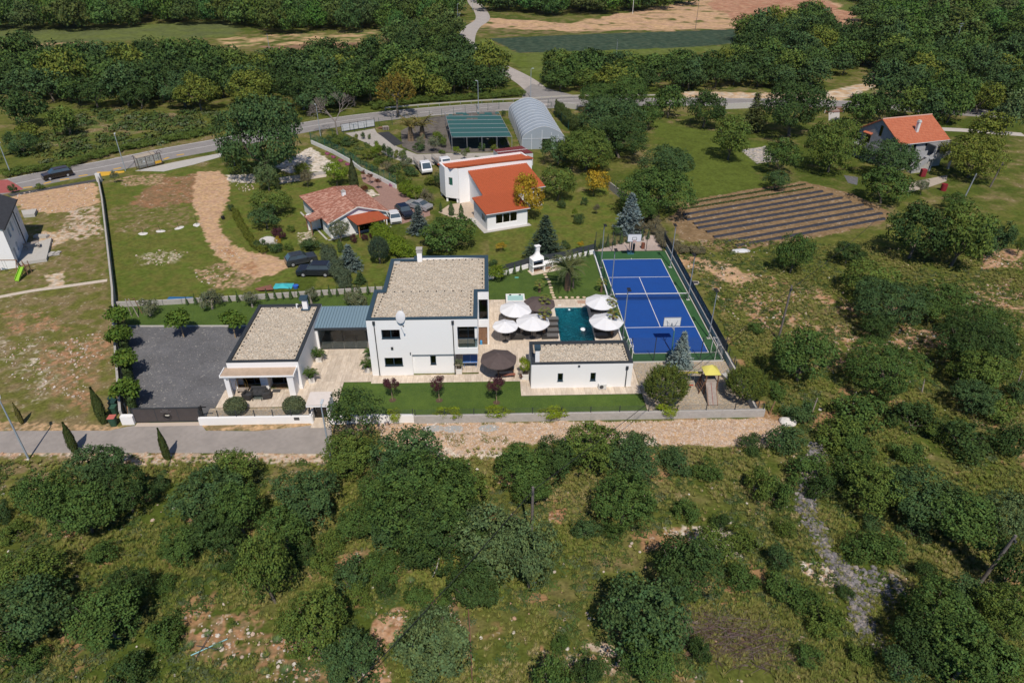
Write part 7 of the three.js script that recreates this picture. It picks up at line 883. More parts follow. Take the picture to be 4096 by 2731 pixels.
{ const t = thing('dark_slat_wall', 'grey plank wall right of the garden lawn with golden tree', 'wall'); const a = [20.9,-114.4], b = [22.96,-106.97]; const n = 8; for (let i = 0; i < n; i++) { const p = [a[0] + (b[0] - a[0]) * i / n, a[1] + (b[1] - a[1]) * i / n], q = [a[0] + (b[0] - a[0]) * (i + .97) / n, a[1] + (b[1] - a[1]) * (i + .97) / n]; part(t, 'wall_panel', along(wall(len2(p, q), 1.3, .15), p, q), M.oldConcrete); part(t, 'post', bx(.06, 2, .06, p[0] + .15, 0, p[1]), M.anth2); } }
// nursery stock
const NURS = [
[-30.71,-141.23,1.3,1.07,0.75,'shrub'],
[-28.48,-140.72,1.3,0.94,0.66,'shrub'],
[-27.38,-143.28,0.55,0.83,0.58,'shrub'],
[-26.24,-145.84,0.49,0.74,0.52,'shrub'],
[-24.88,-145.52,0.36,0.54,0.38,'shrub'],
[-21.67,-132.53,1.13,1.35,1.74,'lime'],
[-23.28,-131.49,1.23,0.89,0.62,'shrub'],
[-20.22,-133.33,0.83,1.24,0.87,'shrub'],
[-20.89,-128.82,1.21,0.87,0.61,'shrub'],
[-18.87,-132.3,0.72,1.08,0.76,'shrub'],
[-17.87,-132.3,0.52,0.77,0.54,'shrub'],
[-18.71,-124.46,1.17,0.73,1.17,'brush'],
[-16.38,-131.92,0.93,0.93,0.65,'shrub'],
[-15.23,-124.97,1.18,0.96,1.58,'olive'],
[-21.14,-124.65,0.98,0.76,0.53,'shrub'],
[-17,-122.58,1.16,0.83,0.58,'shrub'],
[-15.47,-117.26,0.84,1.15,0.8,'shrub'],
[-13.87,-122.02,1.35,0.78,0.55,'shrub'],
[-14.05,-112.61,1.26,0.85,1.28,'lime'],
[-32.7,-142.55,1.09,0.86,0.6,'shrub'],
[-13.32,-138.29,0.96,1.07,1.69,'olive'],
[-13.93,-136.94,1.17,0.7,0.49,'shrub'],
[-10.62,-136.12,1.16,1.27,1.87,'olive'],
[-10.45,-143.42,0.88,0.88,1.31,'lime'],
[-9.37,-139.43,1,1.35,0.95,'shrub'],
[-6.09,-134.03,0.71,0.64,1.09,'lime'],
[-4.61,-130.86,0.59,0.63,1.28,'olive'],
[-2.08,-128.18,0.78,0.48,1.14,'olive'],
[-4.01,-135.79,0.54,0.47,0.33,'shrub'],
[-1.19,-136.49,0.65,0.77,0.54,'shrub'],
[1.03,-139.83,0.85,0.77,0.54,'shrub'],
[3.46,-138.92,0.84,1.13,0.79,'shrub'],
[-9.17,-134.99,0.69,0.4,0.28,'shrub'],
[-5.15,-127.3,0.57,0.34,0.82,'lime'],
[1.33,-137.02,0.77,0.52,0.37,'shrub'],
[3.7,-163.61,0.51,0.76,0.54,'shrub'],
[-13.89,-110.68,1,1.1,1.51,'lime'],
[-11.97,-108.4,1.16,1.16,1.57,'lime'],
[-9.97,-116.6,1.15,0.93,0.65,'shrub'],
[-8.18,-115.56,0.95,1.42,0.99,'shrub'],
[-10.21,-106.36,1.06,1.26,1.66,'brush'],
];
NURS.forEach(([x, z, r0, v0, hc, kind], i) => { const r = r0 * 1.2, v = v0 * 1.15; const lm = { lime: LM.hedge, olive: LM.olive, brush: LM.brush }[kind] ?? [LM.oak2, LM.oak3, LM.ash, LM.box][i % 4]; plant('nursery_shrub', 'leafy shrub standing among the nursery rows behind the green fence', 'shrub', x, z, r, v, Math.max(hc, v * .9), PR.S[i % 4], lm, 'shrubs of the nursery'); });
// shrubs and hedges of the gardens, each with its own label
[
[-22.2,-119.5,0.54,0.5,0.35,'shrub','small round red-leaved standard tree by the brick drive, farthest'],
[-20.8,-117.48,0.63,0.48,0.34,'shrub','small round red-leaved standard tree by the brick drive, middle'],
[-18.97,-114.77,0.7,0.5,0.35,'shrub','small round red-leaved standard tree by the brick drive, nearest'],
[-21.09,-113.36,0.74,0.74,0.52,'shrub','brownish bush at the foot of the tall cypress'],
[-24.51,-112.75,0.83,0.56,0.39,'shrub','reddish bush behind the tiled bungalow roof'],
[-30.69,-93.82,1.08,1.08,0.76,'shrub','dark purple bush beside the pale boulder'],
[-19.66,-92.33,0.6,0.73,0.51,'shrub','dark red bush below the bungalow porch, left one'],
[-18.28,-93.08,0.6,0.6,0.42,'shrub','dark red bush below the bungalow porch, middle one'],
[-17.17,-93.94,0.54,0.54,0.38,'shrub','dark red bush below the bungalow porch, right one'],
[-29.72,-96.46,0.68,0.57,0.4,'shrub','small round green bush left of the bungalow porch'],
[-25.3,-89.95,1.7,1.02,0.71,'shrub','wide clipped green bush beside the parked dark crossover'],
[-29.83,-89.33,1.15,0.77,0.54,'shrub','green bush behind the parked dark crossover'],
[-28.52,-89.82,0.8,0.67,0.47,'shrub','clipped bush right behind the dark crossover'],
[-32.46,-90.65,1.08,0.8,0.56,'shrub','clipped hedge bush at the end of the curved hedge'],
[-30.14,-90.93,0.54,0.63,1.08,'gold','yellow flowering bush by the pale boulder'],
[17.82,-110.35,2.37,2.27,2.59,'gold','broad golden conifer at the garden corner'],
[11.91,-105.1,0.71,0.91,0.63,'shrub','thin young tree on the orange house lawn'],
[15.68,-106.13,0.62,0.82,0.58,'shrub','small conifer seedling on the orange house lawn'],
[17.15,-102.21,0.6,0.7,1.15,'brush','staked young tree with wooden props on the lawn'],
[14.12,-98.42,1.01,1.01,0.7,'shrub','bright green young tree on the orange house lawn'],
[13.45,-100.84,0.44,0.64,1.09,'lime','tiny lime shrub on the orange house lawn'],
[12.99,-89.11,0.5,0.42,0.89,'gold','small golden bush at the screen fence'],
[10.86,-89.32,0.78,0.68,0.48,'shrub','dark bush behind the white barbecue'],
[18.96,-94,0.89,0.79,0.56,'shrub','dark bush behind the far basketball fence'],
[22.55,-94.45,1.13,0.94,1.37,'brush','feathery yellow-green bush behind the deck'],
[1.66,-88.53,0.77,0.48,0.94,'gold','yellow young tree on the lawn behind the villa, upper tuft'],
[0.53,-84.09,0.74,0.55,0.39,'shrub','dark bush at the villa rear corner'],
[1.34,-79.75,1.55,0.95,1.38,'lime','variegated hedge end at the white rear wall'],
[-65.58,-118.94,0.76,0.87,1.5,'olive','potted small olive tree beside the boundary wall top'],
[-80.83,-114.67,0.7,0.84,0.59,'shrub','dark roadside bush near the white house'],
[-77.24,-116.28,0.84,0.53,0.37,'shrub','low roadside bush left of the boundary wall'],
[-41.36,-105.14,0.61,0.71,0.49,'shrub','round clipped bush at the bend of the dirt track'],
].forEach(([x, z, r, v, hc, kind, lab], i) => { const red = /red|purple|brownish/.test(lab); const lm = red ? (/purple|dark red/.test(lab) ? LM.purple : LM.red) : { lime: LM.hedge, gold: LM.gold, brush: LM.brush, olive: LM.olive }[kind] ?? [LM.oak2, LM.box, LM.oak3][i % 3]; const std = /standard/.test(lab); plant(std ? 'standard_tree' : 'garden_bush', lab, 'bush', x, z, r, std ? r * .7 : v, std ? 1.5 : Math.max(hc, v * .85), PR.S[i % 4], lm); });
for (const k of [[-31.8,-135.1], [-30.2,-132.9], [-28.4,-130.6], [-26.7,-128.3], [-17,-116.4]]) { const t = thing('pink_flower_clump', 'pink flowering clump at the foot of the white plinth wall', 'flowers', k, 0, 'pink flowers along the plinth wall'); const c = leafObj('flowers', PR.S[0].geo, LM.pinkf, t); c.scale.set(.5, .3, .4); c.position.y = .2; }
// cypresses
function cypressGeo(seed, h, r, n, taper = 1) { const q = rnd(seed), Q = []; for (let i = 0; i < n; i++) { const y = Math.pow(q(), .9), pr = Math.pow(Math.sin(Math.PI * Math.min(1, .12 + y * .88)), .6) * (taper ? (1 - y * .45) : 1); const a = q() * 6.283, lump = .8 + .4 * vn(a * 1.6 + seed, y * 9), rr = r * pr * lump * (.8 + q() * .25); leafQuad(Q, V(Math.cos(a) * rr, .1 + y * (h - .25), Math.sin(a) * rr), V(Math.cos(a), .45, Math.sin(a)).addScaledVector(rdir(q), .4), .26, .1, q, tint(q, .3, .14), V(Math.cos(a) * .35, 1, Math.sin(a) * .35)); } return quadsGeo(Q); }
const cyp = cypressGeo(9, 4, .55, 2600), cypS = cypressGeo(10, 4, .5, 700);
function cypress(label, at, h, r, m = LM.cyp, g = cyp) { const t = thing('cypress_tree', label, 'tree', at, R0() * 6, 'columnar cypresses'); const f = leafObj('foliage', g, m, t); f.scale.set(r / .55, h / 4, r / .55); part(t, 'trunk', cyl(.08, .05, h * .5, 0, 0, 0, 7), M.trunk); }
cypress('leaning-looking cypress on the near side of the lane, in front of the gate', [-28.47,-46.16], 3.6, .42); cypress('cypress on the near side of the lane beside the overhanging oak', [-37.14,-47.47], 3.4, .5); cypress('largest cypress in the field, beside the wheelie bins', [-36.47,-51.49], 4.2, .6); cypress('thin yellowing cypress in the left field', [-44.08,-51.64], 2.5, .28, leafMat('yc', .11, .105, .03)); cypress('tall dark cypress behind the tiled bungalow', [-22.33,-110.87], 6.6, 1.0, leafMat('tc', .05, .062, .024)); cypress('small clipped column cypress before the orange house, left', [-7.65,-103.88], 1.7, .38, LM.box, cypS); cypress('clipped column cypress before the orange house, middle', [-5.91,-102.45], 2.3, .7, LM.box, cypS); cypress('clipped column cypress before the orange house, right', [-4.33,-101.5], 2.3, .6, LM.box, cypS); cypress('small dark cone conifer behind the clipped lawn hedge', [-21,-89.18], 1.9, .65, LM.box, cypS); cypress('small dark cypress beside the low tile-capped wall', [-36.2,-114.7], 2.2, .5, LM.cyp, cypS);
spruce('blue_spruce', 'blue cedar with drooping limbs behind the villa car hedge', [-18.8,-83.91], 3.6, 1.7, leafMat('bc', .12, .165, .15), 82, .34); spruce('blue_spruce', 'blue-grey spruce beside the brick drive', [-10.44,-95.65], 4.6, 1.6, leafMat('bb', .10, .135, .125), 83, .36); spruce('blue_spruce', 'large silvery blue spruce behind the far basketball hoop', [21.15,-95.45], 6.2, 2.3, leafMat('sb', .17, .225, .225), 84, .42); spruce('dark_spruce', 'dark green spruce behind the white barbecue', [7.72,-86.8], 6.4, 2.9, LM.spruce, 85, .38); spruce('young_fir', 'small bright fir on the lawn behind the villa', [-16.75,-79.55], 1.7, .75, LM.box, 86, .22); spruce('deodar_cedar', 'open-branched cedar in the orchard', [58.3,-150.3], 8.5, 3.2, leafMat('dd', .10, .125, .04), 87, .6); spruce('golden_conifer', 'pointed golden conifer tip behind the orchard clump', [19.7,-122.4], 3.4, 1.1, LM.gold, 88, .4);
// hedges: rows of clipped clumps, each hedge one thing
function hedge(label, pts, w, h, m, step = .9) { const t = thing('clipped_hedge', label, 'hedge'); const L = []; for (let i = 0; i + 1 < pts.length; i++) { const n = Math.max(1, Math.round(len2(pts[i], pts[i + 1]) / step)); for (let k = 0; k < n; k++) L.push([pts[i][0] + (pts[i + 1][0] - pts[i][0]) * k / n, pts[i][1] + (pts[i + 1][1] - pts[i][1]) * k / n]); } L.push(pts[pts.length - 1]); L.forEach((p, i) => { const c = leafObj('foliage', PR.S[i % 4].geo, m, t); c.position.set(p[0], h * .55, p[1]); c.scale.set(w / 2 / 1.15, h / 2 / .8, w / 2 / 1.15); c.rotation.y = i * 1.7; }); return t; }
hedge('bright green laurel hedge between the bungalow and the broad oak', [[-16.79,-95.82], [-15.1,-92.59], [-13.15,-89.15], [-11.52,-86.6]], 2.8, 2.0, LM.hedge, 1.2); hedge('bluish conifer hedge beside the two parked dark cars', [[-22.72,-87.97], [-21.44,-85.15], [-19.96,-81.83], [-18.33,-78.08]], 2.2, 1.7, leafMat('ch', .085, .115, .065), 1.0); hedge('curved yellowish box hedge along the dirt track bend', [[-40.2,-103.81], [-37.59,-98.46], [-35.02,-93.53], [-32.79,-90.05], [-31.61,-89.1]], 1.2, 1.0, leafMat('yh', .13, .15, .025), .9); hedge('conifer hedge right of the greenhouse tunnel', [[16.8,-166.5], [17.7,-159.5], [18.9,-152.1], [19.9,-146]], 2.2, 2.8, leafMat('gh', .07, .1, .03), 1.4); hedge('overgrown roadside bramble hedge beyond the main road', [[-86.9,-124], [-78.9,-128], [-74.9,-136.8], [-70.2,-141.7], [-64.2,-146.9], [-59.5,-151.9]], 3.2, 1.1, LM.oak2, 1.8); hedge('low bramble bank under the wood at the road guard rail', [[-27.4,-171.6], [-17.3,-177.7], [-6.5,-179.3], [3.6,-182.9], [8.7,-185.3]], 3, 1.6, LM.oak2, 2); hedge('tall grass and ivy strip by the wall next to the deck', [[25.73,-100.29], [25.31,-95.14], [25.54,-89.61], [27.38,-88.07], [29.36,-87.29]], 2.2, 1.0, LM.brush, 1.2);
// golden pine, bare tree, nursery palms
{ const T = [
[-20.91,-164.14,4.16,3.49,3.71,'pine'],
][0]; const t = thing('golden_pine', 'golden-tipped umbrella pine beside the nursery palms', 'tree', [T[0], T[1]]); const c = leafObj('crown', needleTree(63, 2, 1.7, 300, .5, .4, .12), LM.goldpine, t); c.scale.set(T[2] / 2.1, T[3] / 1.8, T[2] / 2.1); c.position.y = T[4] + 2; part(t, 'trunk', [rod([0, 0, 0], [.1, T[4] + 1, 0], .28, .2, 8), ...[0, 1, 2, 3, 4].map((i) => rod([.1, T[4] + .2, 0], [Math.cos(i * 1.26) * 2.4, T[4] + 2.6, Math.sin(i * 1.26) * 2.4], .12, .04))], M.trunk); }
{ const t = thing('bare_tree', 'leafless grey tree by the nursery gate', 'tree', [-32.3,-149.3]); const r = rnd(15), g = []; const grow = (p, d, L, rad, k) => { const q = V(p.x + d.x * L, p.y + d.y * L, p.z + d.z * L); g.push(rod(p.toArray(), q.toArray(), rad, rad * .7, 5)); if (k <= 0) return; const n = 2 + (r() < .6 ? 1 : 0); for (let i = 0; i < n; i++) grow(q, d.clone().addScaledVector(rdir(r), .75).add(V(0, .12, 0)).normalize(), L * .74, rad * .62, k - 1); }; grow(V(0, 0, 0), V(-.05, 1, 0).normalize(), 2.8, .2, 6); part(t, 'branches', g, mottled([.18, .15, .13], [.28, .24, .21], .6, 1)); }
for (const [l, p, h] of [['shaggy palm with hanging dead leaves in the nursery, left of two', [-16.1,-144.4], 2.6], ['shaggy palm with hanging dead leaves in the nursery, right of two', [-13.8,-146], 2.4]]) { const t = thing('nursery_palm', l, 'palm', p, h, 'nursery palms'); part(t, 'trunk', cyl(.75, .4, h, 0, 0, 0, 10), mottled([.13, .085, .05], [.24, .17, .10], .5, 1)); frondPart(t, 'fronds', 40, 3.2, 1.5, .5, 9, Math.round(h * 10), leafMat('np', .17, .15, .045), h, .8); }
// pallets, pots, boulder and small yard things
{ const t = thing('pallet_stack', 'stack of wooden pallets behind the nursery gate', 'pallets', [-22.4,-152.9], .3); for (let i = 0; i < 5; i++) part(t, 'pallet', [bx(1.3, .03, 1.1, (i % 2) * .1, i * .15 + .11, 0), bx(.1, .11, 1.1, -.5, i * .15), bx(.1, .11, 1.1, 0, i * .15), bx(.1, .11, 1.1, .5, i * .15)], M.oldWood); const t2 = thing('pallet_stack', 'lower pile of pallets left of the taller pallet stack', 'pallets', [-23.5,-153.9], -.3); for (let i = 0; i < 2; i++) part(t2, 'pallet', [bx(1.2, .03, 1, 0, i * .15 + .11, 0), bx(.1, .11, 1, -.5, i * .15), bx(.1, .11, 1, .5, i * .15)], M.wood); }
function rockGeo(seed, s) { const g = new THREE.IcosahedronGeometry(1, 3); const p = g.attributes.position; for (let i = 0; i < p.count; i++) { const x = p.getX(i), y = p.getY(i), z = p.getZ(i); const k = .75 + .5 * fbm(x * 1.6 + seed, y * 1.6 + z * 1.3 + seed, 3); p.setXYZ(i, x * k * s[0], Math.max(-.1, y * k) * s[1], z * k * s[2]); } g.computeVertexNormals(); return g; }
tag(mesh('boulder', rockGeo(3, [1.5, .9, .8]).translate([-32.1,-92.66][0], .1, [-32.1,-92.66][1]), mottled([.36, .34, .32], [.55, .53, .5], 1, .95, {}, 6, 256, 1.4)), 'large pale grey boulder in the bungalow garden', 'boulder'); tag(mesh('boulder', rockGeo(8, [.8, .45, .6]).translate([28.02,-49.65][0], .05, [28.02,-49.65][1]), mottled([.5, .48, .45], [.68, .66, .62], 1, .95)), 'white rock at the right end of the stone track', 'rock');
for (const [i, p] of [[-49.37,-97.31], [-47.07,-98.5], [-44.78,-99.63], [-51.58,-96.43]].entries()) { const t = thing('fence_footing', 'white concrete footing with a thin steel stake in the field', 'footing', p, i, 'concrete footings in the field'); part(t, 'concrete_pad', rockGeo(20 + i, [.75, .1, .5]), mat(.6, .58, .55, .9)); part(t, 'stake', rod([0, 0, 0], [-.1, i === 2 ? 1.5 : 1, 0], .025), M.black); }
{ const t = thing('plant_pot', 'black plastic pot standing by the dirt track bend', 'pot', [-41.47,-101.81]); part(t, 'pot', cyl(.22, .3, .5, 0, 0, 0, 12), M.black); part(t, 'stake', rod([0, .4, 0], [-.1, 1.4, 0], .02), M.wood); }
{ const tb = mat(.05, .42, .46, .7); const t = thing('tarpaulin', 'crumpled turquoise tarpaulin on the grass behind the rear wall', 'tarpaulin', [-26.52,-78.91]); const g = new THREE.PlaneGeometry(2.4, 1.5, 16, 12).rotateX(-Math.PI / 2), p = g.attributes.position; for (let i = 0; i < p.count; i++) p.setY(i, .04 + .55 * fbm(p.getX(i) * 1.4 + 5, p.getZ(i) * 1.4, 3) * Math.max(0, 1 - Math.hypot(p.getX(i) / 1.3, p.getZ(i) / .9))); g.computeVertexNormals(); part(t, 'sheet', g, tb); const t2 = thing('tub', 'blue plastic tub beside the turquoise tarpaulin', 'tub', [-24.82,-78.41]); part(t2, 'tub', cyl(.3, .36, .35, 0, 0, 0, 14), mat(.03, .12, .5, .5)); part(t2, 'rim', new THREE.TorusGeometry(.36, .03, 6, 20).rotateX(1.57).translate(0, .35, 0), mat(.03, .12, .5, .5)); const t3 = thing('blue_sheet', 'blue plastic sheet lying along the rear wall', 'sheet', [-38.49,-75.83]); part(t3, 'sheet', bx(3, .12, .7, 0, 0, 0, -.05), mat(.01, .12, .3, .7)); const t4 = thing('timber_pile', 'pile of reddish boards behind the rear wall', 'boards', [-28.85,-77.79]); for (let i = 0; i < 4; i++) part(t4, 'board', beam([-1 + i * .2, .1 + i * .06, -.3 + i * .2], [1 + i * .15, .5 - i * .05, -.5 + i * .25], .3, .05), mottled([.16, .06, .045], [.26, .11, .08], 1, .9)); }

// ---------- vehicles ----------
function paintM(r, g, b, rough = .25) { return new THREE.MeshPhysicalMaterial({ color: col(r, g, b), roughness: rough, clearcoat: .8, clearcoatRoughness: .08, side: THREE.DoubleSide }); }
const carGlass = new THREE.MeshPhysicalMaterial({ color: col(.06, .085, .105), roughness: .06, clearcoat: 1, side: THREE.DoubleSide }); const tyre = mat(.012, .012, .013, .8), rim = mat(.5, .51, .53, .4, { metalness: .3 }), lampW = mat(.75, .75, .75, .15), lampR = mat(.35, .01, .01, .2);
const wheelT = uvm(prep(new THREE.TorusGeometry(.26, .09, 8, 20).scale(1, 1, 1.15))), wheelR = uvm(merge([new THREE.CylinderGeometry(.2, .2, .1, 14).rotateX(1.57), ...[0, 1, 2, 3, 4].map((i) => bx(.05, .36, .14, 0, -.18, 0, 0, 0, i * 1.257))]));
// side profile along x (front at +x), extruded across z
function lofted(prof, W, tuck) { const s = new THREE.Shape(); prof.forEach((p, i) => i ? s.lineTo(p[0], p[1]) : s.moveTo(p[0], p[1])); const g = new THREE.ExtrudeGeometry(s, { depth: W - .12, bevelEnabled: true, bevelThickness: .06, bevelSize: .05, bevelSegments: 2 }); g.translate(0, 0, -(W - .12) / 2); if (tuck) { const p = g.attributes.position; for (let i = 0; i < p.count; i++) { const k = Math.max(0, (p.getY(i) - tuck[0]) / (tuck[1] - tuck[0])); p.setZ(i, p.getZ(i) * (1 - tuck[2] * k)); } g.computeVertexNormals(); } return g; }
function car(name, label, at, heading, o) {
  const { L, W, H, belt, hood, paint, kind } = o; const t = thing(name, label, o.cat ?? 'car', at, heading, o.group); const a = L / 2; const wb = o.wb ?? L * .3, c = .3;
  const arch = (x) => { const r = []; for (let i = 0; i <= 8; i++) { const th = Math.PI - i / 8 * Math.PI; r.push([x + Math.cos(th) * .37, .34 + Math.sin(th) * .37]); } return r; };
  const low = [[-a + .08, .28], ...arch(-wb), ...arch(wb), [a - .1, .28], [a - .02, .5], [a - .06, hood - .12], [a - .25, hood - .02], [o.wsx, belt], [o.rwx, belt + .02], [-a + .06, belt - .02], [-a, .6]];
  part(t, 'body', lofted(low, W), paint);
  const roofY = H - .02; const gh = [[o.wsx + .06, belt - .03], [o.rfx, roofY - .05], [o.rrx, roofY - .05], [o.rwx - .02, belt - .01]]; part(t, 'glasshouse', lofted(gh, W - .12, [belt, roofY, .16]), carGlass);
  const rf = [[o.rfx + .03, roofY - .08], [o.rfx - .1, roofY], [o.rrx + .15, roofY], [o.rrx - .03, roofY - .09]]; part(t, 'roof', lofted(rf, W - .12 - .16 * (W - .12) + .03), paint); for (const s of [-1, 1]) { const zz = s * (W / 2 - .1); part(t, 'pillar', [beam([o.rrx + (o.rfx - o.rrx) * .52, belt, zz], [o.rrx + (o.rfx - o.rrx) * .5, roofY - .06, zz * .87], .06, .05), beam([o.wsx, belt, zz], [o.rfx, roofY - .06, zz * .87], .05, .05), beam([o.rwx + .02, belt, zz], [o.rrx, roofY - .06, zz * .87], .1, .07)], paint);
    part(t, 'headlight', rb(.12, .14, .36, a - .1, hood - .26, s * (W / 2 - .25), .04), lampW); part(t, 'taillight', rb(.1, .16, .3, -a + .06, belt - .22, s * (W / 2 - .2), .03), lampR); part(t, 'mirror', rb(.12, .12, .18, o.wsx - .12, belt + .02, s * (W / 2 + .06), .03), paint); for (const x of [-wb, wb]) { const w = leafObj('wheel', wheelT, tyre, t); w.position.set(x, .34, s * (W / 2 - .12)); leafObj('rim', wheelR, o.rim ?? rim, w); } part(t, 'door_handle', rb(.14, .03, .03, -.1, belt - .14, s * (W / 2 + .0), .01), paint); }
  part(t, 'bumper_trim', [rb(.1, .2, W - .3, a - .02, .3, 0, .03), rb(.1, .2, W - .3, -a + .02, .32, 0, .03)], M.black); part(t, 'number_plate', bx(.02, .11, .5, -a - .03, .56, 0), M.paint); return t;
}
const SUV = { L: 4.7, W: 1.86, H: 1.72, belt: 1.08, hood: 1.02, wsx: 1.0, rwx: -2.2, rfx: .35, rrx: -1.85, wb: 1.45 }, CROSS = { L: 4.15, W: 1.76, H: 1.57, belt: 1.0, hood: .98, wsx: .85, rwx: -1.9, rfx: .25, rrx: -1.45, wb: 1.27 }, WAG = { L: 4.6, W: 1.8, H: 1.46, belt: .92, hood: .86, wsx: .85, rwx: -2.05, rfx: .15, rrx: -1.7, wb: 1.38 }, SED = { L: 4.7, W: 1.82, H: 1.44, belt: .92, hood: .84, wsx: .85, rwx: -1.55, rfx: .15, rrx: -.85, wb: 1.4 };
const hd = (a, b) => Math.atan2(-(b[1] - a[1]), b[0] - a[0]);
car('parked_car', 'dark grey crossover parked at the end of the dirt track', [-25.75, -85.75], hd([-27.02, -84.8], [-24.7, -85.92]), { ...CROSS, paint: paintM(.035, .04, .046) }); car('parked_car', 'black off-road car parked on the grass before the conifer hedge', [-23.05, -82.2], hd([-21.59, -81.4], [-24.6, -81.5]), { ...SUV, paint: paintM(.014, .017, .026) });
car('parked_car', 'white hatchback parked against the tiled bungalow', [-14.85, -100.8], hd([-14.4, -99.6], [-15.4, -102.6]), { ...CROSS, paint: paintM(.72, .73, .74) }); car('parked_car', 'black estate car parked between the white and the silver car', [-13.3, -102.9], hd([-14.3, -104.4], [-12.7, -101.2]), { ...WAG, paint: paintM(.008, .011, .02) }); car('parked_car', 'silver saloon car parked on the brick drive under the dry shrub', [-11.4, -105.7], hd([-10.3, -104.6], [-13.2, -106.6]), { ...SED, paint: paintM(.30, .31, .33) });
car('passing_car', 'dark brown people carrier driving on the main road', [-77.4,-122.4], hd([-77.8,-121.3], [-75.7,-123.2]) + Math.PI, { ...SUV, H: 1.7, L: 4.75, wsx: 1.25, rfx: .45, paint: paintM(.018, .012, .014) });
function truck(label, at, heading, y) { const t = thing('flatbed_truck', label, 'truck', at, heading, 'white flatbed trucks of the nursery'); const wp = paintM(.75, .76, .77, .35); const cab = [[.75, .45], [2.75, .45], [2.82, .95], [2.6, 1.2], [1.95, 2.15], [.85, 2.2], [.75, 2.0]]; part(t, 'cab', lofted(cab, 1.95, [1.2, 2.3, .14]), wp); part(t, 'windscreen', quadSlab([2.72, 1.3, -.8], [2.72, 1.3, .8], [2.15, 2.12, .72], [2.15, 2.12, -.72], .03), carGlass); for (const s of [-1, 1]) { part(t, 'side_window', [bx(.75, .55, .03, 1.5, 1.3, s * .975, 0, s * -.12)], carGlass); part(t, 'headlight', rb(.1, .2, .36, 2.72, .85, s * .7, .05), lampW); part(t, 'mirror', rb(.08, .3, .16, 2.1, 1.35, s * 1.12, .03), M.black); for (const x of [2.05, -1.7]) { const w = leafObj('wheel', wheelT, tyre, t); w.position.set(x, .34, s * .86); leafObj('rim', wheelR, rim, w); } } part(t, 'grille', bx(.04, .2, 1.0, 2.8, .7, 0), M.black); part(t, 'bumper', rb(.12, .22, 1.9, 2.78, .4, 0, .05), M.black); part(t, 'flatbed', bx(3.7, .12, 2.05, -1.2, .75, 0), M.oldWood); const rails = []; for (const s of [-1, 1]) { rails.push(bx(3.7, .4, .04, -1.2, .87, s * 1.02)); } part(t, 'drop_side', rails, mat(.3, .31, .32, .6)); const ms = []; for (const s of [-1, 1]) for (let i = 0; i < 9; i++) ms.push(rod([-3 + i * .44, 1.27, s * 1.02], [-3 + i * .44, 1.9, s * 1.02], .015, .015, 4)); for (const s of [-1, 1]) for (let i = 0; i < 4; i++) ms.push(rod([-3, 1.35 + i * .18, s * 1.02], [.6, 1.35 + i * .18, s * 1.02], .012, .012, 4)); part(t, 'mesh_side', ms, M.darkGrey).userData.kind = 'stuff'; part(t, 'chassis', bx(5, .2, .8, 0, .45, 0), M.black); return t; }
truck('white flatbed truck with mesh sides, left one of the nursery pair', [-12.0, -124.6], hd([-13, -127], [-11.4, -122.6])); truck('white flatbed truck with mesh sides, right one next to the orange house', [-8.6, -126.8], hd([-9.8, -129.2], [-7.9, -124.9]));
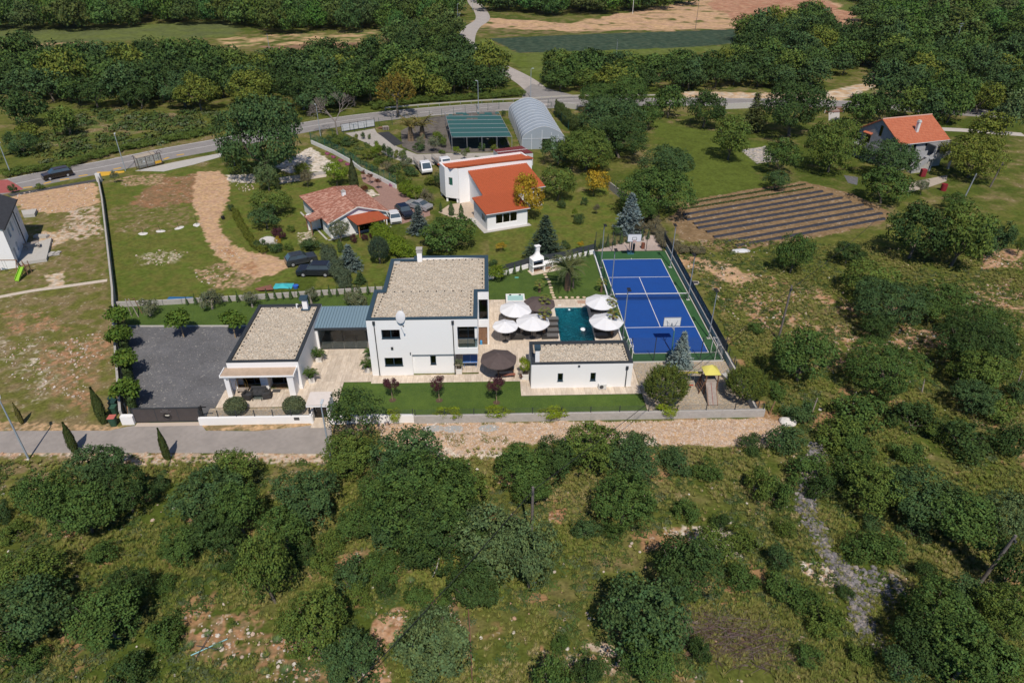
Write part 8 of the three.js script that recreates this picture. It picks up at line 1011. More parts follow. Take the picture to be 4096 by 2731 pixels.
// ---------- right house ----------
{ const t = thing('grey_gabled_house', 'unpainted grey house with an orange tile gable roof and outside stairs', 'house'); const U = [.9615, -.2747], D = [-.2747, -.9615]; const F = framed([75.5, -122.4], U, D); const w = 11.2, l = 10.6; const gm = mottled([.30, .31, .33], [.38, .385, .40], 3, .95, {}, 6); const sg = (u0, v0, u1, v1, h, holes = [], prof) => along(wall(Math.hypot(u1 - u0, v1 - v0), h, .25, holes, prof), F.q(u0, v0), F.q(u1, v1));
  part(t, 'wall', [sg(0, .12, w, .12, 5.1, [[3.1, 2.9, 4.1, 4.9], [1.2, 2.9, 2.2, 4.4], [6.1, 4.1, 6.7, 4.7], [1, .2, 3, 2.2]]), sg(w - .12, .25, w - .12, l, 0, [], [[0, 0], [l - .25, 0], [l - .25, 5.1], [l / 2, 8.1], [0, 5.1]]), sg(w, l - .12, 0, l - .12, 5.1), sg(.12, l, .12, .25, 0, [[5.1, 5.1, 5.9, 7.1], [2.2, 2.8, 3.5, 4.9], [1.6, .3, 3.0, 2.1]], [[0, 0], [l - .25, 0], [l - .25, 5.1], [l / 2 - .1, 8.1], [0, 5.1]])], gm);
  const e = .4; tiledSlope(t, F.p(-.25, 5.0, -e), F.p(w + .25, 5.0, -e), F.p(w + .25, 8.25, l / 2), F.p(-.25, 8.25, l / 2), [M.tileOrange, mottled([.38, .11, .055], [.5, .16, .08], 1.2, .9)], .32, .42); tiledSlope(t, F.p(w + .25, 5.0, l + e), F.p(-.25, 5.0, l + e), F.p(-.25, 8.25, l / 2), F.p(w + .25, 8.25, l / 2), [M.tileOrange], .32, .42); part(t, 'ridge_tiles', rod(F.p(-.25, 8.3, l / 2), F.p(w + .25, 8.3, l / 2), .13), mottled([.5, .25, .17], [.62, .38, .3], 1, .9)); part(t, 'gutter', rod(F.p(-.3, 4.95, -e - .05), F.p(w + .3, 4.95, -e - .05), .07), mat(.55, .56, .57, .6));
  const ch = part(t, 'chimney', bx(.5, 2.2, .5, F.q(5.2, 2)[0], 5.9, F.q(5.2, 2)[1], .28), mat(.62, .62, .6, .9)); part(ch, 'chimney_cap', [bx(.66, .12, .66, F.q(5.2, 2)[0], 8.1, F.q(5.2, 2)[1], .28), bx(.5, .25, .5, F.q(5.2, 2)[0], 8.22, F.q(5.2, 2)[1], .28)], mat(.55, .55, .53, .9));
  part(t, 'terrace_roof', quadSlab(F.p(6.3, 4.75, -2.2), F.p(11.6, 4.75, -2.2), F.p(11.6, 4.85, 1.6), F.p(6.3, 4.85, .4), .18), mottled([.17, .165, .16], [.24, .235, .23], 2, .95)); part(t, 'terrace_slab', slab([F.q(5.4, 0), F.q(11.4, 0), F.q(11.4, -2.6), F.q(5.4, -2.6)], 2.6, .2), gm); for (const [u, v] of [[6.6, -2.1], [11.1, -2.1]]) part(t, 'column', bx(.32, 4.7, .32, F.q(u, v)[0], 0, F.q(u, v)[1], .28), gm); part(t, 'parapet', [along(wall(4.4, .95, .12), F.q(6.9, -2.5), F.q(11.4, -2.5), 2.6), along(wall(2.4, .95, .12), F.q(11.35, -2.5), F.q(11.35, 0), 2.6)], gm);
  for (let i = 0; i < 13; i++) part(t, 'stair', bx(.32, .2 + i * .19, 1.1, F.q(2.4 + i * .3, -1.7)[0], 0, F.q(2.4 + i * .3, -1.7)[1], .28), M.oldConcrete); part(t, 'stair_wall', [along(wall(4, 1, .12, [], [[0, 0], [4, 2.5], [4, 3.5], [0, 1]]), F.q(2.2, -2.3), F.q(6.2, -2.3)), along(wall(3.2, 1, .12, [], [[0, .9], [3.2, 2.6], [3.2, 3.6], [0, 3.5]]), F.q(2.8, -1.05), F.q(6, -1.05))], gm);
  const op = (u0, v0, u1, v1, a, b, y0, y1, nm) => part(t, nm, along(bx(b - a, y1 - y0, .03, (a + b) / 2, y0, -.02), F.q(u0, v0), F.q(u1, v1)), M.darkGlass); op(0, .12, w, .12, 3.1, 4.1, 2.9, 4.9, 'door'); op(0, .12, w, .12, 1.2, 2.2, 2.9, 4.4, 'window'); op(0, .12, w, .12, 6.1, 6.7, 4.1, 4.7, 'window'); op(.12, l, .12, .25, 5.1, 5.9, 5.1, 7.1, 'window'); op(.12, l, .12, .25, 2.2, 3.5, 2.8, 4.9, 'balcony_door');
  part(t, 'balcony_slab', slab([F.q(0, 2.5), F.q(0, 10), F.q(-1.3, 10), F.q(-1.3, 2.5)], 2.75, .2), gm); part(t, 'balcony_parapet', [along(wall(5, .85, .1), F.q(-1.25, 7.4), F.q(-1.25, 2.5), 2.75)], gm); for (let i = 0; i < 3; i++) part(t, 'balcony_rail', rod(F.p(-1.25, 3 + i * .25, 7.4), F.p(-1.25, 3 + i * .25, 10), .04), mat(.55, .55, .53, .8)); tiledSlope(t, F.p(-.5, 5.0, 6.8), F.p(-.5, 5.0, 8.9), F.p(.0, 5.25, 8.9), F.p(.0, 5.25, 6.8), [M.tileOrange]); }
struct('house_yard', slab([[71.41,-111.46], [76.4,-116.4], [84.6,-119.8], [82.5,-116.5], [77.6,-113.5], [72.78,-111.16]], .02, .03), mottled([.34, .29, .23], [.44, .38, .31], 4, .95)); struct('house_drive', slab([[86.8,-176.1], [86.1,-168.2], [81.1,-157.2], [78.8,-157.7]], .02, .03), M.concrete); struct('gravel_patch', slab([[65.4,-120.2], [67.5,-119], [65.4,-114.9], [64.3,-116.1]], .02, .02), M.gravelDark);
{ const rows = [[[1600,345],[2351,186]]]; }
struct('back_lane', ribbon(spline([[101.5,-150.7], [105.8,-149.8], [109.9,-148.3], [116.9,-146]], 12), 3, .01), mottled([.42, .38, .34], [.5, .46, .42], 4, .95));
{ const t = thing('red_barrel', 'dark red barrel under the trees before the grey house', 'barrel', [79.12,-111.81]); part(t, 'drum', cyl(.5, .5, 1.1, 0, 0, 0, 14), mat(.22, .012, .02, .6)); part(t, 'lid', cyl(.52, .52, .06, 0, 1.1, 0, 14), mat(.22, .012, .02, .6)); const t2 = thing('red_cabinet', 'dark red cabinet under the outside stairs of the grey house', 'cabinet', [79.5,-119.2]); part(t2, 'body', rb(.9, 1.4, .7, 0, 0, 0, .04), mat(.25, .015, .025, .6)); part(t2, 'door', bx(.8, 1.2, .02, 0, .1, .36), mat(.2, .012, .02, .6)); }
// ---------- ploughed field: mulch film ridges ----------
{ const film = mottled([.018, .02, .032], [.05, .052, .065], 1.5, .45, {}, 8), soilM = mottled([.25, .16, .09], [.32, .21, .13], 2, 1, {}, 8); const R2 = [[[30.93,-101.75], [57.81,-111.91]], [[30.92,-99.62], [58.89,-110.43]], [[31.67,-98.02], [59.81,-108.68]], [[31.77,-96.35], [60.46,-106.77]], [[32.77,-94.82], [61.8,-105.39]], [[33.3,-92.89], [62.53,-103.52]], [[34.31,-91.1], [63.11,-101.61]], [[35.65,-89.72], [62.41,-99.34]]]; R2.forEach(([a, b], i) => { const t = thing('mulch_row', ['farthest', 'second', 'third', 'fourth', 'fifth', 'sixth', 'seventh', 'nearest'][i] + ' row of black mulch film in the ploughed field', 'mulch row', [0, 0], 0, 'mulch film rows'); const n = 60, pos = []; const L = len2(a, b), nx = -(b[1] - a[1]) / L, nz = (b[0] - a[0]) / L; const ring = []; for (let k = 0; k <= n; k++) { const f = k / n, wob = .1 * (fbm(f * 20 + i * 5, 3, 2) - .5), x = a[0] + (b[0] - a[0]) * f, z = a[1] + (b[1] - a[1]) * f; const w = .3 + .12 * vn(f * 40, i * 3.3); ring.push([[-w, .005], [-w * .5, .17 + wob], [0, .2 + wob], [w * .5, .17 + wob], [w, .005]].map(([s, y]) => [x + nx * (s + wob), Math.max(.005, y), z + nz * (s + wob)])); } for (let k = 0; k < n; k++) for (let s = 0; s < 4; s++) { const A = ring[k][s], B = ring[k][s + 1], Cc = ring[k + 1][s + 1], D = ring[k + 1][s]; pos.push(...A, ...B, ...Cc, ...A, ...Cc, ...D); } const g = new THREE.BufferGeometry(); g.setAttribute('position', new THREE.Float32BufferAttribute(pos, 3)); g.computeVertexNormals(); part(t, 'film', g, film); });
  for (const [a, b, l] of [[[31.86,-104.07], [57.1,-113.6], 'row of seedlings at the far side of the ploughed field, nearer one'], [[33.44,-106.71], [56.4,-115.4], 'row of seedlings at the far edge of the ploughed field']]) { const t = thing('seedling_row', l, 'seedlings'); const g = []; const n = 60; for (let i = 0; i < n; i++) { const p = [a[0] + (b[0] - a[0]) * i / n, a[1] + (b[1] - a[1]) * i / n]; const c = leafObj('seedling', PR.S[i % 4].geo, LM.oak3, t); c.scale.set(.2 + .1 * ((i * .618) % 1), .16, .2); c.position.set(p[0], .14, p[1]); c.rotation.y = i; } }
  const bag = thing('plastic_sheet', 'white plastic sheet heap at the near corner of the ploughed field', 'sheet', [35.79,-87.92]); part(bag, 'sheet', rockGeo(31, [1.4, .3, .5]), mat(.55, .57, .6, .6)); const pan = thing('drain_grate', 'square drain grate in a pale frame right of the court wall', 'grate', [26.67,-78.35]); part(pan, 'frame', bx(1.2, .06, .9), mat(.55, .5, .45, .9)); part(pan, 'grating', bx(.95, .02, .65, 0, .06, 0), M.darkGrey); }
// ---------- white house at the left edge ----------
{ const t = thing('white_gabled_house', 'white two-storey house with dark windows at the left edge', 'house'); const c0 = [-63.6, -85.4], b0 = [-68.05, -96], L = len2(c0, b0); const D = [(b0[0] - c0[0]) / L, (b0[1] - c0[1]) / L], U = [-D[1] * -1, D[0] * -1]; const W2 = [D[1], -D[0]]; const F = framed(c0, W2, D); const sg = (u0, v0, u1, v1, h, holes, prof) => along(wall(Math.hypot(u1 - u0, v1 - v0), h, .25, holes, prof), F.q(u0, v0), F.q(u1, v1)); const blue = mat(.64, .66, .70, .9);
  part(t, 'wall', [sg(.12, 0, .12, L, 5.6, [[1.3, .1, 2.2, 2.2], [3.4, 1.0, 4.3, 2.2], [2.2, 3.4, 3.2, 4.7], [4.6, 3.4, 5.5, 4.7], [7.0, 1.8, 7.5, 5.0], [9.6, 2.9, 10.1, 4.2]]), sg(8, .12, 0, .12, 0, [], [[0, 0], [8, 0], [8, 5.6], [4, 8], [0, 5.6]]), sg(0, L - .12, 8, L - .12, 0, [], [[0, 0], [8, 0], [8, 5.6], [4, 8], [0, 5.6]]), sg(7.9, L, 7.9, 0, 5.6)], M.white); const dk = mottled([.03, .033, .04], [.06, .063, .07], 1.5, .7); part(t, 'roof_slope', quadSlab(F.p(-.3, 5.55, -.3), F.p(-.3, 5.55, L + .3), F.p(4, 8.15, L + .3), F.p(4, 8.15, -.3), .15), dk); part(t, 'roof_slope', quadSlab(F.p(8.3, 5.55, -.3), F.p(8.3, 5.55, L + .3), F.p(4, 8.15, L + .3), F.p(4, 8.15, -.3), .15), dk); part(t, 'gutter', rod(F.p(-.35, 5.5, -.3), F.p(-.35, 5.5, L + .3), .08), M.black);
  const op = (a, b, y0, y1, nm) => { const o = part(t, nm, along(bx(b - a, y1 - y0, .04, (a + b) / 2, y0, 0), F.q(.2, 0), F.q(.2, L)), carGlass); }; op(1.3, 2.2, .1, 2.2, 'door'); op(3.4, 4.3, 1.0, 2.2, 'window'); op(2.2, 3.2, 3.4, 4.7, 'window'); op(4.6, 5.5, 3.4, 4.7, 'window'); op(7, 7.5, 1.8, 5, 'window'); op(9.6, 10.1, 2.9, 4.2, 'window'); part(t, 'downpipe', rod(F.p(-.08, 0, 8.2), F.p(-.08, 5.5, 8.2), .06), M.black); part(t, 'terrace_slab', slab([F.q(0, .6), F.q(0, 6.5), [-63.76,-94.43], [-60.64,-87.16]], .42, .42), M.concrete); part(t, 'side_slab', slab([[-74.09,-105.16], [-72.06,-105.84], [-71.17,-103.55], [-72.74,-103.22]], .5, .5), M.concrete); }
{ const tb = copy(tableProto('patio_table', 1.6, .8, .75, M.oldWood, M.oldWood), 'wooden table on the white house terrace', [-64.38,-90.92], .6); tb.position.y = .42; for (const [l, p, a] of [['folding chair in front of the patio table', [-64.99,-90.17], .4], ['folding chair right of the patio table', [-63.58,-90.9], 2.2]]) { const t = thing('folding_chair', l + ' of the white house', 'chair', p, a, undefined, .42); part(t, 'seat', rb(.45, .04, .42, 0, .43, 0, .01), M.oldWood); part(t, 'backrest', rb(.45, .4, .04, 0, .5, -.22, .01), M.oldWood); for (const [x, z] of [[-.2, -.2], [.2, -.2], [-.2, .2], [.2, .2]]) part(t, 'leg', rod([x, 0, -z], [x, .43, z], .02), M.oldWood); } const pl = thing('slab_pile', 'small pile of concrete slabs beside the white house terrace', 'slabs', [-60.91,-89.45]); for (let i = 0; i < 5; i++) part(pl, 'slab', bx(.9, .1, .6, (i % 2) * .5 - .2, Math.floor(i / 2) * .11, (i % 3) * .4 - .3, i * .4), M.oldConcrete); const p2 = thing('step_block', 'flat concrete block by the white house wall', 'block', [-65.89,-95.52]); part(p2, 'block', bx(2, .3, .8, 0, 0, 0, -.1), M.concrete); part(p2, 'top_slab', bx(1.9, .06, .7, 0, .3, 0, -.1), M.oldConcrete); }
{ const t = thing('swing_set', 'wooden swing set with a lime green slide by the white house', 'swing set', [-63.13,-83.46]); part(t, 'beam', rod([-2, 2, 0], [1.2, 2, 0], .06), M.wood); for (const x of [-1.9, 1.1]) { part(t, 'leg', rod([x, 2, 0], [x - .1, 0, .9], .055), M.wood); part(t, 'leg', rod([x, 2, 0], [x - .1, 0, -.9], .055), M.wood); } part(t, 'slide_tower', [bx(.08, 1.7, .08, 1.5, 0, .4), bx(.08, 1.7, .08, 2.2, 0, .4), bx(.08, 1.7, .08, 1.5, 0, -.4), bx(.08, 1.7, .08, 2.2, 0, -.4), bx(.8, .05, .9, 1.85, 1.1, 0)], M.wood); part(t, 'slide', [quadSlab([1.6, .15, 2.3], [2.1, .15, 2.3], [2.1, 1.2, .4], [1.6, 1.2, .4], .06), beam([1.58, .22, 2.3], [1.58, 1.3, .4], .05, .2), beam([2.12, .22, 2.3], [2.12, 1.3, .4], .05, .2)], mat(.24, .48, .03, .5)); part(t, 'swing_seat', rb(.4, .04, .16, -.6, .5, 0, .01), M.black); part(t, 'swing_rope', rod([-.78, .5, 0], [-.78, 2, 0], .012), M.darkGrey); part(t, 'swing_rope', rod([-.42, .5, 0], [-.42, 2, 0], .012), M.darkGrey); }
struct('foot_path', ribbon(spline([[-61.23,-76.98], [-57.87,-78.61], [-54.37,-79.7], [-49.87,-81.25]], 24), .8, .008), mottled([.5, .42, .33], [.6, .52, .43], 2, .95));
// ---------- street furniture ----------
{ const t = thing('bus_shelter', 'brown-framed glass bus shelter with graffiti and a curved roof', 'bus shelter', [-63.4,-128.2], hd([-65,-126.3], [-61.7,-130.1])); const fm = mat(.07, .045, .04, .6); const xs = [-2.3, -.75, .75, 2.1]; for (const x of xs) { part(t, 'post', bx(.09, 2.3, .09, x, 0, .55), fm); } for (const x of [-2.3, 2.1]) part(t, 'post', bx(.09, 2.3, .09, x, 0, -.6), fm); const gl = new THREE.MeshPhysicalMaterial({ color: col(.8, .82, .8), roughness: .15, transmission: .9, thickness: 0, side: THREE.DoubleSide }); for (let i = 0; i < 3; i++) part(t, 'pane', bx(xs[i + 1] - xs[i] - .12, 1.75, .012, (xs[i] + xs[i + 1]) / 2, .35, .55), gl); for (const x of [-2.3, 2.1]) part(t, 'side_pane', bx(.012, 1.75, 1.0, x, .35, 0), gl); part(t, 'rail', [bx(4.5, .1, .1, -.1, 2.2, .55), bx(4.5, .06, .06, -.1, .3, .55)], fm); const pos = []; for (let i = 0; i < 7; i++) { const A = (k) => { const th = k / 7 * 1.5; return [.75 - 1.5 * k / 7, 2.3 + .32 * Math.sin(th * 2)]; }; const [z0, y0] = A(i), [z1, y1] = A(i + 1); pos.push(-2.5, y0, z0, 1.2, y0, z0, 1.2, y1, z1, -2.5, y0, z0, 1.2, y1, z1, -2.5, y1, z1); } const g = new THREE.BufferGeometry(); g.setAttribute('position', new THREE.Float32BufferAttribute(pos, 3)); g.computeVertexNormals(); part(t, 'roof_sheet', g, mottled([.28, .24, .18], [.38, .33, .26], 1, .7)); for (const x of [-2.5, .4, 1.2, 2.4]) { const c = new THREE.CatmullRomCurve3([V(x, 2.3, .75), V(x, 2.55, .3), V(x, 2.6, -.3), V(x, 2.35, -.75)]); part(t, 'roof_rib', new THREE.TubeGeometry(c, 10, .04, 5), fm); } part(t, 'bench', bx(3.6, .06, .35, -.1, .48, .35), mat(.05, .045, .05, .7)); 
  part(t, 'graffiti', [bx(.5, .05, .012, -1.7, 1.75, .565, 0, 0, .1), bx(.05, .7, .012, -1.6, 1.1, .565), bx(.5, .05, .012, -.1, 1.85, .565, 0, 0, .12), bx(.05, .6, .012, .0, 1.3, .565), bx(.6, .05, .012, .05, 1.25, .565, 0, 0, -.3), bx(.05, .35, .012, -.4, 1.2, .565, 0, 0, .5), bx(.4, .05, .012, 1.3, 1.35, .565, 0, 0, .6), bx(.05, .4, .012, 1.6, 1.2, .565), bx(.3, .06, .012, 1.2, .6, .565, 0, 0, .3), bx(.06, .3, .012, 1.5, .55, .565)], M.black); part(t, 'notice', bx(.25, .2, .01, -1.1, 1.3, .567), mat(.6, .65, .7, .7)); part(t, 'poster', bx(1.2, .5, .01, 1.4, .45, .57), mat(.62, .36, .03, .7)); }
function streetLamp(label, at, h, turn, arm = .9) { const t = thing('street_lamp', label, 'street lamp', at, turn, 'street lamps'); part(t, 'pole', rod([0, 0, 0], [0, h, 0], .09, .055, 8), mat(.30, .35, .39, .55)); part(t, 'arm', rod([0, h, 0], [arm * .4, h + .12, 0], .04), mat(.30, .35, .39, .55)); part(t, 'lamp_head', rb(.6, .09, .24, arm * .5, h + .1, 0, .03), mat(.5, .55, .58, .5)); }
streetLamp('grey street lamp at the left end of the lane', [-40.77,-46.65], 6.4, 1.57 + .6); streetLamp('grey street lamp before the entrance portal', [-14.24,-45.8], 5.9, 1.57); streetLamp('street lamp beside the bus shelter', [-67,-125.9], 6.6, 1.9); streetLamp('street lamp at the left picture edge beyond the main road', [-86.5,-123.9], 5.6, 1.9); streetLamp('street lamp by the leafless tree at the road', [-35.7,-148.1], 6.4, 2.2); streetLamp('street lamp behind the shade-net frame', [-2.1,-170], 6.6, 2.4); streetLamp('street lamp at the road junction behind the tunnel', [11.3,-182.8], 7, .1); streetLamp('distant street lamp where the side road leaves the wood, near one', [-10.5,-296.6], 6.5, .2); streetLamp('distant street lamp on the side road, middle one', [-12.2,-328.4], 6.5, .2); streetLamp('distant street lamp on the side road, far one', [-6.2,-364.9], 7, .2); streetLamp('street lamp head above the wood by the side road', [-5.4,-233.7], 6, .2);
{ const mk = (label, i0, i1, off) => { const t = thing('guard_rail', label, 'guard rail'); const P = mainRoadPts.slice(i0, i1).map((p, i, A) => { const a = A[Math.max(0, i - 1)], b = A[Math.min(A.length - 1, i + 1)], l = len2(a, b); return [p[0] + (b[1] - a[1]) / l * off, p[1] - (b[0] - a[0]) / l * off]; }); for (let i = 0; i + 1 < P.length; i++) { const a = P[i], b = P[i + 1]; part(t, 'rail', beam([a[0], .62, a[1]], [b[0], .62, b[1]], .06, .3), mat(.42, .40, .34, .6)); part(t, 'post', bx(.1, .65, .1, a[0], 0, a[1]), M.galv); } }; mk('steel guard rail along the far side of the main road', 33, 60, 4.9); }
tag(mesh('concrete_barrier', along(wall(len2([18.7,-172.3], [22,-170.1]), 1.2, .3), [18.7,-172.3], [22,-170.1]), M.concrete), 'pale concrete wall segment at the junction behind the hedge', 'wall'); tag(mesh('concrete_barrier', along(wall(len2([58.3,-169.9], [69.4,-171.3]), 1.3, .3), [58.3,-169.9], [69.4,-171.3]), M.concrete), 'pale concrete wall along the road behind the orchard', 'wall');
{ const t = thing('slatted_gate', 'dark red slatted gate by the dirt road', 'gate', [83.5,-165.6], .1); for (let i = 0; i < 5; i++) part(t, 'slat', bx(4.6, .16, .05, 0, .2 + i * .26, 0), mat(.20, .07, .045, .8)); part(t, 'post', bx(.2, 1.6, .2, -2.4), M.oldConcrete); part(t, 'post', bx(.2, 1.6, .2, 2.4), M.oldConcrete); }
// poles and cables
function pole(label, at, h, o = {}) { const t = thing('utility_pole', label, 'utility pole', at, o.turn ?? 0, 'wooden and steel poles'); part(t, 'shaft', rod([0, 0, 0], o.lean ? [o.lean[0], h, o.lean[1]] : [0, h, 0], o.r ?? .13, (o.r ?? .13) * .75, 8), o.m ?? mottled([.10, .085, .075], [.19, .165, .145], .8, 1)); part(t, 'insulator', [rb(.12, .2, .3, (o.lean ? o.lean[0] : 0), h - .5, (o.lean ? o.lean[1] : 0) + .1, .02)], M.darkGrey); if (o.cross) part(t, 'crossarm', [bx(2.4, .1, .1, 0, h - .2, 0, .4), bx(1.8, .1, .1, 0, h - 1, 0, .4)], M.galv); return t; }
const pA = [2.85,-35.51], pB = [32.43,-64.08], pC = [34.54,-30.78]; pole('wooden utility pole standing in the scrub before the stone track', pA, 6.2); pole('wooden utility pole right of the court above the round oak', pB, 7); pole('leaning wooden pole in the lower right scrub', pC, 5.6, { lean: [.5, .2] }); pole('steel pole above the orchard thicket', [129.6,-264.8], 8, { m: M.galv, r: .12 }); pole('steel pylon pole with cross arms above the far thicket', [162.7,-249.6], 9, { m: M.galv, r: .1, cross: 1 }); pole('thin white pole on the pale earthworks', [69,-351.1], 11, { m: mat(.7, .7, .68, .8), r: .12 }); pole('thin pole at the far edge of the crop field', [85.6,-301.1], 11, { r: .1 }); pole('steel pole inside the wood behind the main road', [-68.6,-234.6], 8, { m: M.galv, r: .1 }); pole('thin pole before the flowering tree at the crop field', [42.3,-235.9], 6, { m: M.galv, r: .09 }); pole('concrete pole leaning before the grey house', [81.26,-108.82], 4, { m: M.galv, r: .12, lean: [.5, 0] }); pole('dark wooden pole at the right edge before the ash tree', [88.4,-113.2], 4.5, { lean: [.6, 0] });
function cable(label, a, b, sag, r = .028) { const m = [(a[0] + b[0]) / 2, (a[1] + b[1]) / 2 - sag, (a[2] + b[2]) / 2]; const c = new THREE.QuadraticBezierCurve3(V(...a), V(m[0], m[1] - sag * .5, m[2]), V(...b)); tag(mesh('power_cable', new THREE.TubeGeometry(c, 24, r, 4), M.black), label, 'cable'); }
cable('black power cable from the scrub pole up past the play tower', [pA[0], 5.9, pA[1]], [pB[0], 6.6, pB[1]], .5); cable('black power cable from the scrub pole down to the bottom edge', [pA[0], 5.9, pA[1]], [-12, 5.5, -16], .6); cable('black power cable climbing from the round oak pole to the upper right', [pB[0], 6.6, pB[1]], [52, 6.5, -84], .5);
// fence posts in the right scrub, boundary wire in the foreground, brush pile
[[[26.73,-50.93], [31.02,-51.15], [35.31,-51.9], [43.3,-53.85], [47.35,-54.68], [54.14,-55.26]]].flat().forEach((p, i) => { const t = thing('fence_stake', ['rusty leaning stake at the concrete wall end', 'weathered fence stake second from the concrete wall', 'weathered fence stake below the round oak', 'pale fence stake beside the dumped boards', 'pale fence stake under the large right oak', 'pale fence stake at the right edge'][i], 'stake', p, i * .7, 'scrub fence stakes'); part(t, 'stake', rod([0, 0, 0], [.22, 1.6, 0], .07, .05, 7), i ? M.oldWood : mottled([.2, .1, .06], [.32, .18, .1], .5, .9)); part(t, 'wire_loop', new THREE.TorusGeometry(.07, .012, 4, 10).rotateX(1.5).translate(.17, 1.2, 0), M.darkGrey); });
{ const wire = [[-1.85,-30.03], [-1.71,-28.5], [-1.59,-26.7], [-1.49,-24.9]]; const t = thing('boundary_rail', 'rusty boundary rail running down to the bottom edge', 'rail'); for (let i = 0; i < 3; i++) part(t, 'rail', rod([wire[i][0], .7, wire[i][1]], [wire[i + 1][0], .7, wire[i + 1][1]], .035), mottled([.16, .07, .045], [.24, .12, .08], .6, .9)); for (let i = 0; i < 4; i++) part(t, 'post', rod([wire[i][0], 0, wire[i][1]], [wire[i][0], .75, wire[i][1]], .04), M.wood); }
{ const t = thing('brush_pile', 'heap of dead reddish-brown branches in the lower right grass', 'branches', [15.14,-27.46]); const r = rnd(55), gs = [[], []]; for (let i = 0; i < 1000; i++) { const a = r() * 6.28, k = Math.sqrt(r()), x = Math.cos(a) * 4.6 * k + .4, z = Math.sin(a) * 2.1 * k + x * .25; const h = .75 * (1 - k) + .05, d = r() * 6.28, L = .6 + r() * 1.2; gs[i % 2].push(rod([x, h * r(), z], [x + Math.cos(d) * L, h * r() + .1, z + Math.sin(d) * L * .6], .018, .006, 3)); } part(t, 'twigs', gs[0], mottled([.085, .045, .042], [.15, .085, .08], .5, 1)).userData.kind = 'stuff'; part(t, 'dry_twigs', gs[1], mottled([.15, .105, .095], [.23, .175, .16], .5, 1)).userData.kind = 'stuff'; }
{ const t = thing('dead_log', 'pale dead branch lying in the central scrub', 'branch', [-4.2,-33.44]); part(t, 'branch', [rod([-.3, .1, .6], [0, .35, 0], .05, .045), rod([0, .35, 0], [.15, .6, -.7], .045, .02)], mottled([.36, .33, .3], [.5, .47, .43], .5, 1)); part(t, 'twig', rod([0, .35, 0], [-.3, .6, -.2], .02), M.oldWood); const t2 = thing('pipe_bundle', 'turquoise hose and dark sticks among the yucca rosettes', 'hose', [-18.72,-27.7]); part(t2, 'hose', rod([-1.0, .12, .5], [1.0, .15, -.6], .04), mat(.25, .5, .52, .6)); part(t2, 'stick', rod([-.6, .1, .6], [-.2, .3, -.8], .03), M.darkGrey); part(t2, 'stick', rod([-.9, .1, -.2], [.6, .25, .2], .03), M.darkGrey); }
{ const yg = (() => { const q = rnd(19), Q = []; for (let i = 0; i < 40; i++) { const a = i * 2.4, el = .2 + .9 * q(); const d = V(Math.cos(a) * Math.cos(el), Math.sin(el), Math.sin(a) * Math.cos(el)); leafQuad(Q, V(0, .05, 0), V(0, 1, 0).addScaledVector(d, -.6), .75, .07, q, tint(q, .2, .1), d); } return quadsGeo(Q); })(); [[-14.87,-27.01], [-14.39,-28.05], [-14.61,-25.88], [-13.29,-25.94], [-20.01,-27.85], [-19.14,-28.69], [-18.13,-27.68], [-20.9,-34.2], [-23,-27.21], [-6.03,-32.49]].forEach((p, i) => { const t = thing('yucca_plant', 'spiky grey-green rosette growing on bare red earth in the scrub', 'yucca', p, i, 'spiky rosettes in the scrub'); const c = leafObj('leaves', yg, LM.grey, t); c.scale.setScalar(.5 + .3 * ((i * .618) % 1)); part(t, 'root_crown', cyl(.08, .06, .12, 0, 0, 0, 7), M.trunk); }); }
for (const [i, p] of [[-5.49,-49.76], [-3.61,-49.66], [-0.26,-49.7]].entries()) tag(mesh('cement_patch', rockGeo(40 + i, [i ? 1 : 1.1, .03, .55]).translate(p[0], .005, p[1]), mat(.34, .35, .34, .95)), ['largest smooth grey cement patch on the stone track', 'middle smooth grey cement patch on the stone track', 'right smooth grey cement patch on the stone track'][i], 'cement patch');
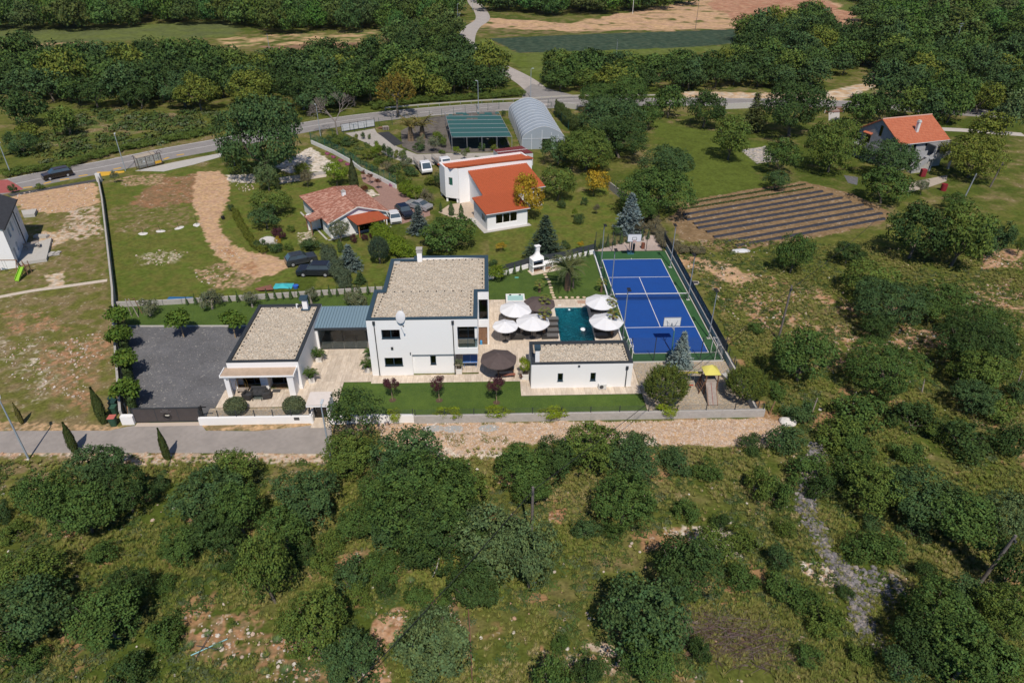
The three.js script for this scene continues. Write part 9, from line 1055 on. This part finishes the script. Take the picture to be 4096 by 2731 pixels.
// labels: things that share one are told apart by their row and their place in it
const ord = (n) => n + (n % 10 === 1 && n % 100 !== 11 ? 'st' : n % 10 === 2 && n % 100 !== 12 ? 'nd' : n % 10 === 3 && n % 100 !== 13 ? 'rd' : 'th');
function relabel(group, what, rowOf, band, z0) { const L = scene.children.filter((o) => o.userData.group === group && o.userData.label === what).sort((a, b) => b.position.z - a.position.z); const rows = {}; for (const o of L) (rows[Math.floor((z0 - o.position.z) / band)] ??= []).push(o); Object.keys(rows).map(Number).sort((a, b) => a - b).forEach((k, i) => rows[k].sort((a, b) => a.position.x - b.position.x).forEach((o, j, A) => { o.userData.label = `${rowOf}, ${ord(i + 1)} row from the front, ${A.length === 1 ? 'only one' : j === 0 ? 'leftmost' : j === A.length - 1 ? 'rightmost' : ord(j + 1) + ' from left'}`; })); }
relabel('wood behind the main road', 'dark broadleaf tree in the dense wood behind the main road', 'dark tree in the road wood', 9, -160); relabel('thicket right of the side road', 'mid green tree in the thicket between side road and dirt road', 'tree in the side road thicket', 9, -170); relabel('wood right of the dirt road', 'mid green tree in the wood right of the dirt road bend', 'tree right of the dirt road bend', 9, -170); relabel('row behind the right house', 'green tree in the row behind the right house', 'tree behind the grey house', 8, -150); relabel('low scrub bushes', 'low green bush in the rough grass of the scrub', 'low bush in the scrub', 4, -8); relabel('scrub oaks in the foreground', 'dark scrub oak merged in the foreground thicket', 'dark oak in the scrub thicket', 5, -8); relabel('trees among the houses', 'green tree crowded among the clump right of the tunnel', 'green tree right of the houses', 8, -80); relabel('shrubs of the nursery', 'leafy shrub standing among the nursery rows behind the green fence', 'leafy nursery shrub', 4, -95); relabel('young conifers along the rear wall', 'young hedge conifer in the row before the weathered rear wall', 'young conifer before the weathered rear wall', 99, 0); relabel('trees above the dirt road', 'dark tree above the dirt road', 'dark tree above the dirt road', 9, -190); relabel('trees at the crop field end', 'dark tree at the end of the blue-green crop field', 'dark tree at the crop field end', 9, -200);
for (const [g, what, fn] of [['conifer hedge inside the left wall', 'dark hedge conifer inside the left wall', 'from the gate'], ['young conifers along the white rear wall', 'young conifer before the white rear wall', 'from the villa'], ['young conifers behind the deck', 'young conifer behind the court deck', 'from the left'], ['stepping stones on the lawn', 'sandstone stepping stone on the garden lawn', 'from the court end of the path'], ['pink flowers along the plinth wall', 'pink flower clump at the white plinth wall', 'from the houses'], ['concrete footings in the field', 'white concrete footing with a steel stake in the field', 'from the rear garden wall'], ['spiky rosettes in the scrub', 'spiky grey-green rosette in the scrub', 'from the bottom edge']]) scene.children.filter((o) => o.userData.group === g).sort((a, b) => g.includes('stepping') ? b.position.x - b.position.z * -.9 - (a.position.x - a.position.z * -.9) : b.position.z - a.position.z).forEach((o, i) => { o.userData.label = `${what}, ${ord(i + 1)} ${fn}`; });
renderer.render(scene, camera);
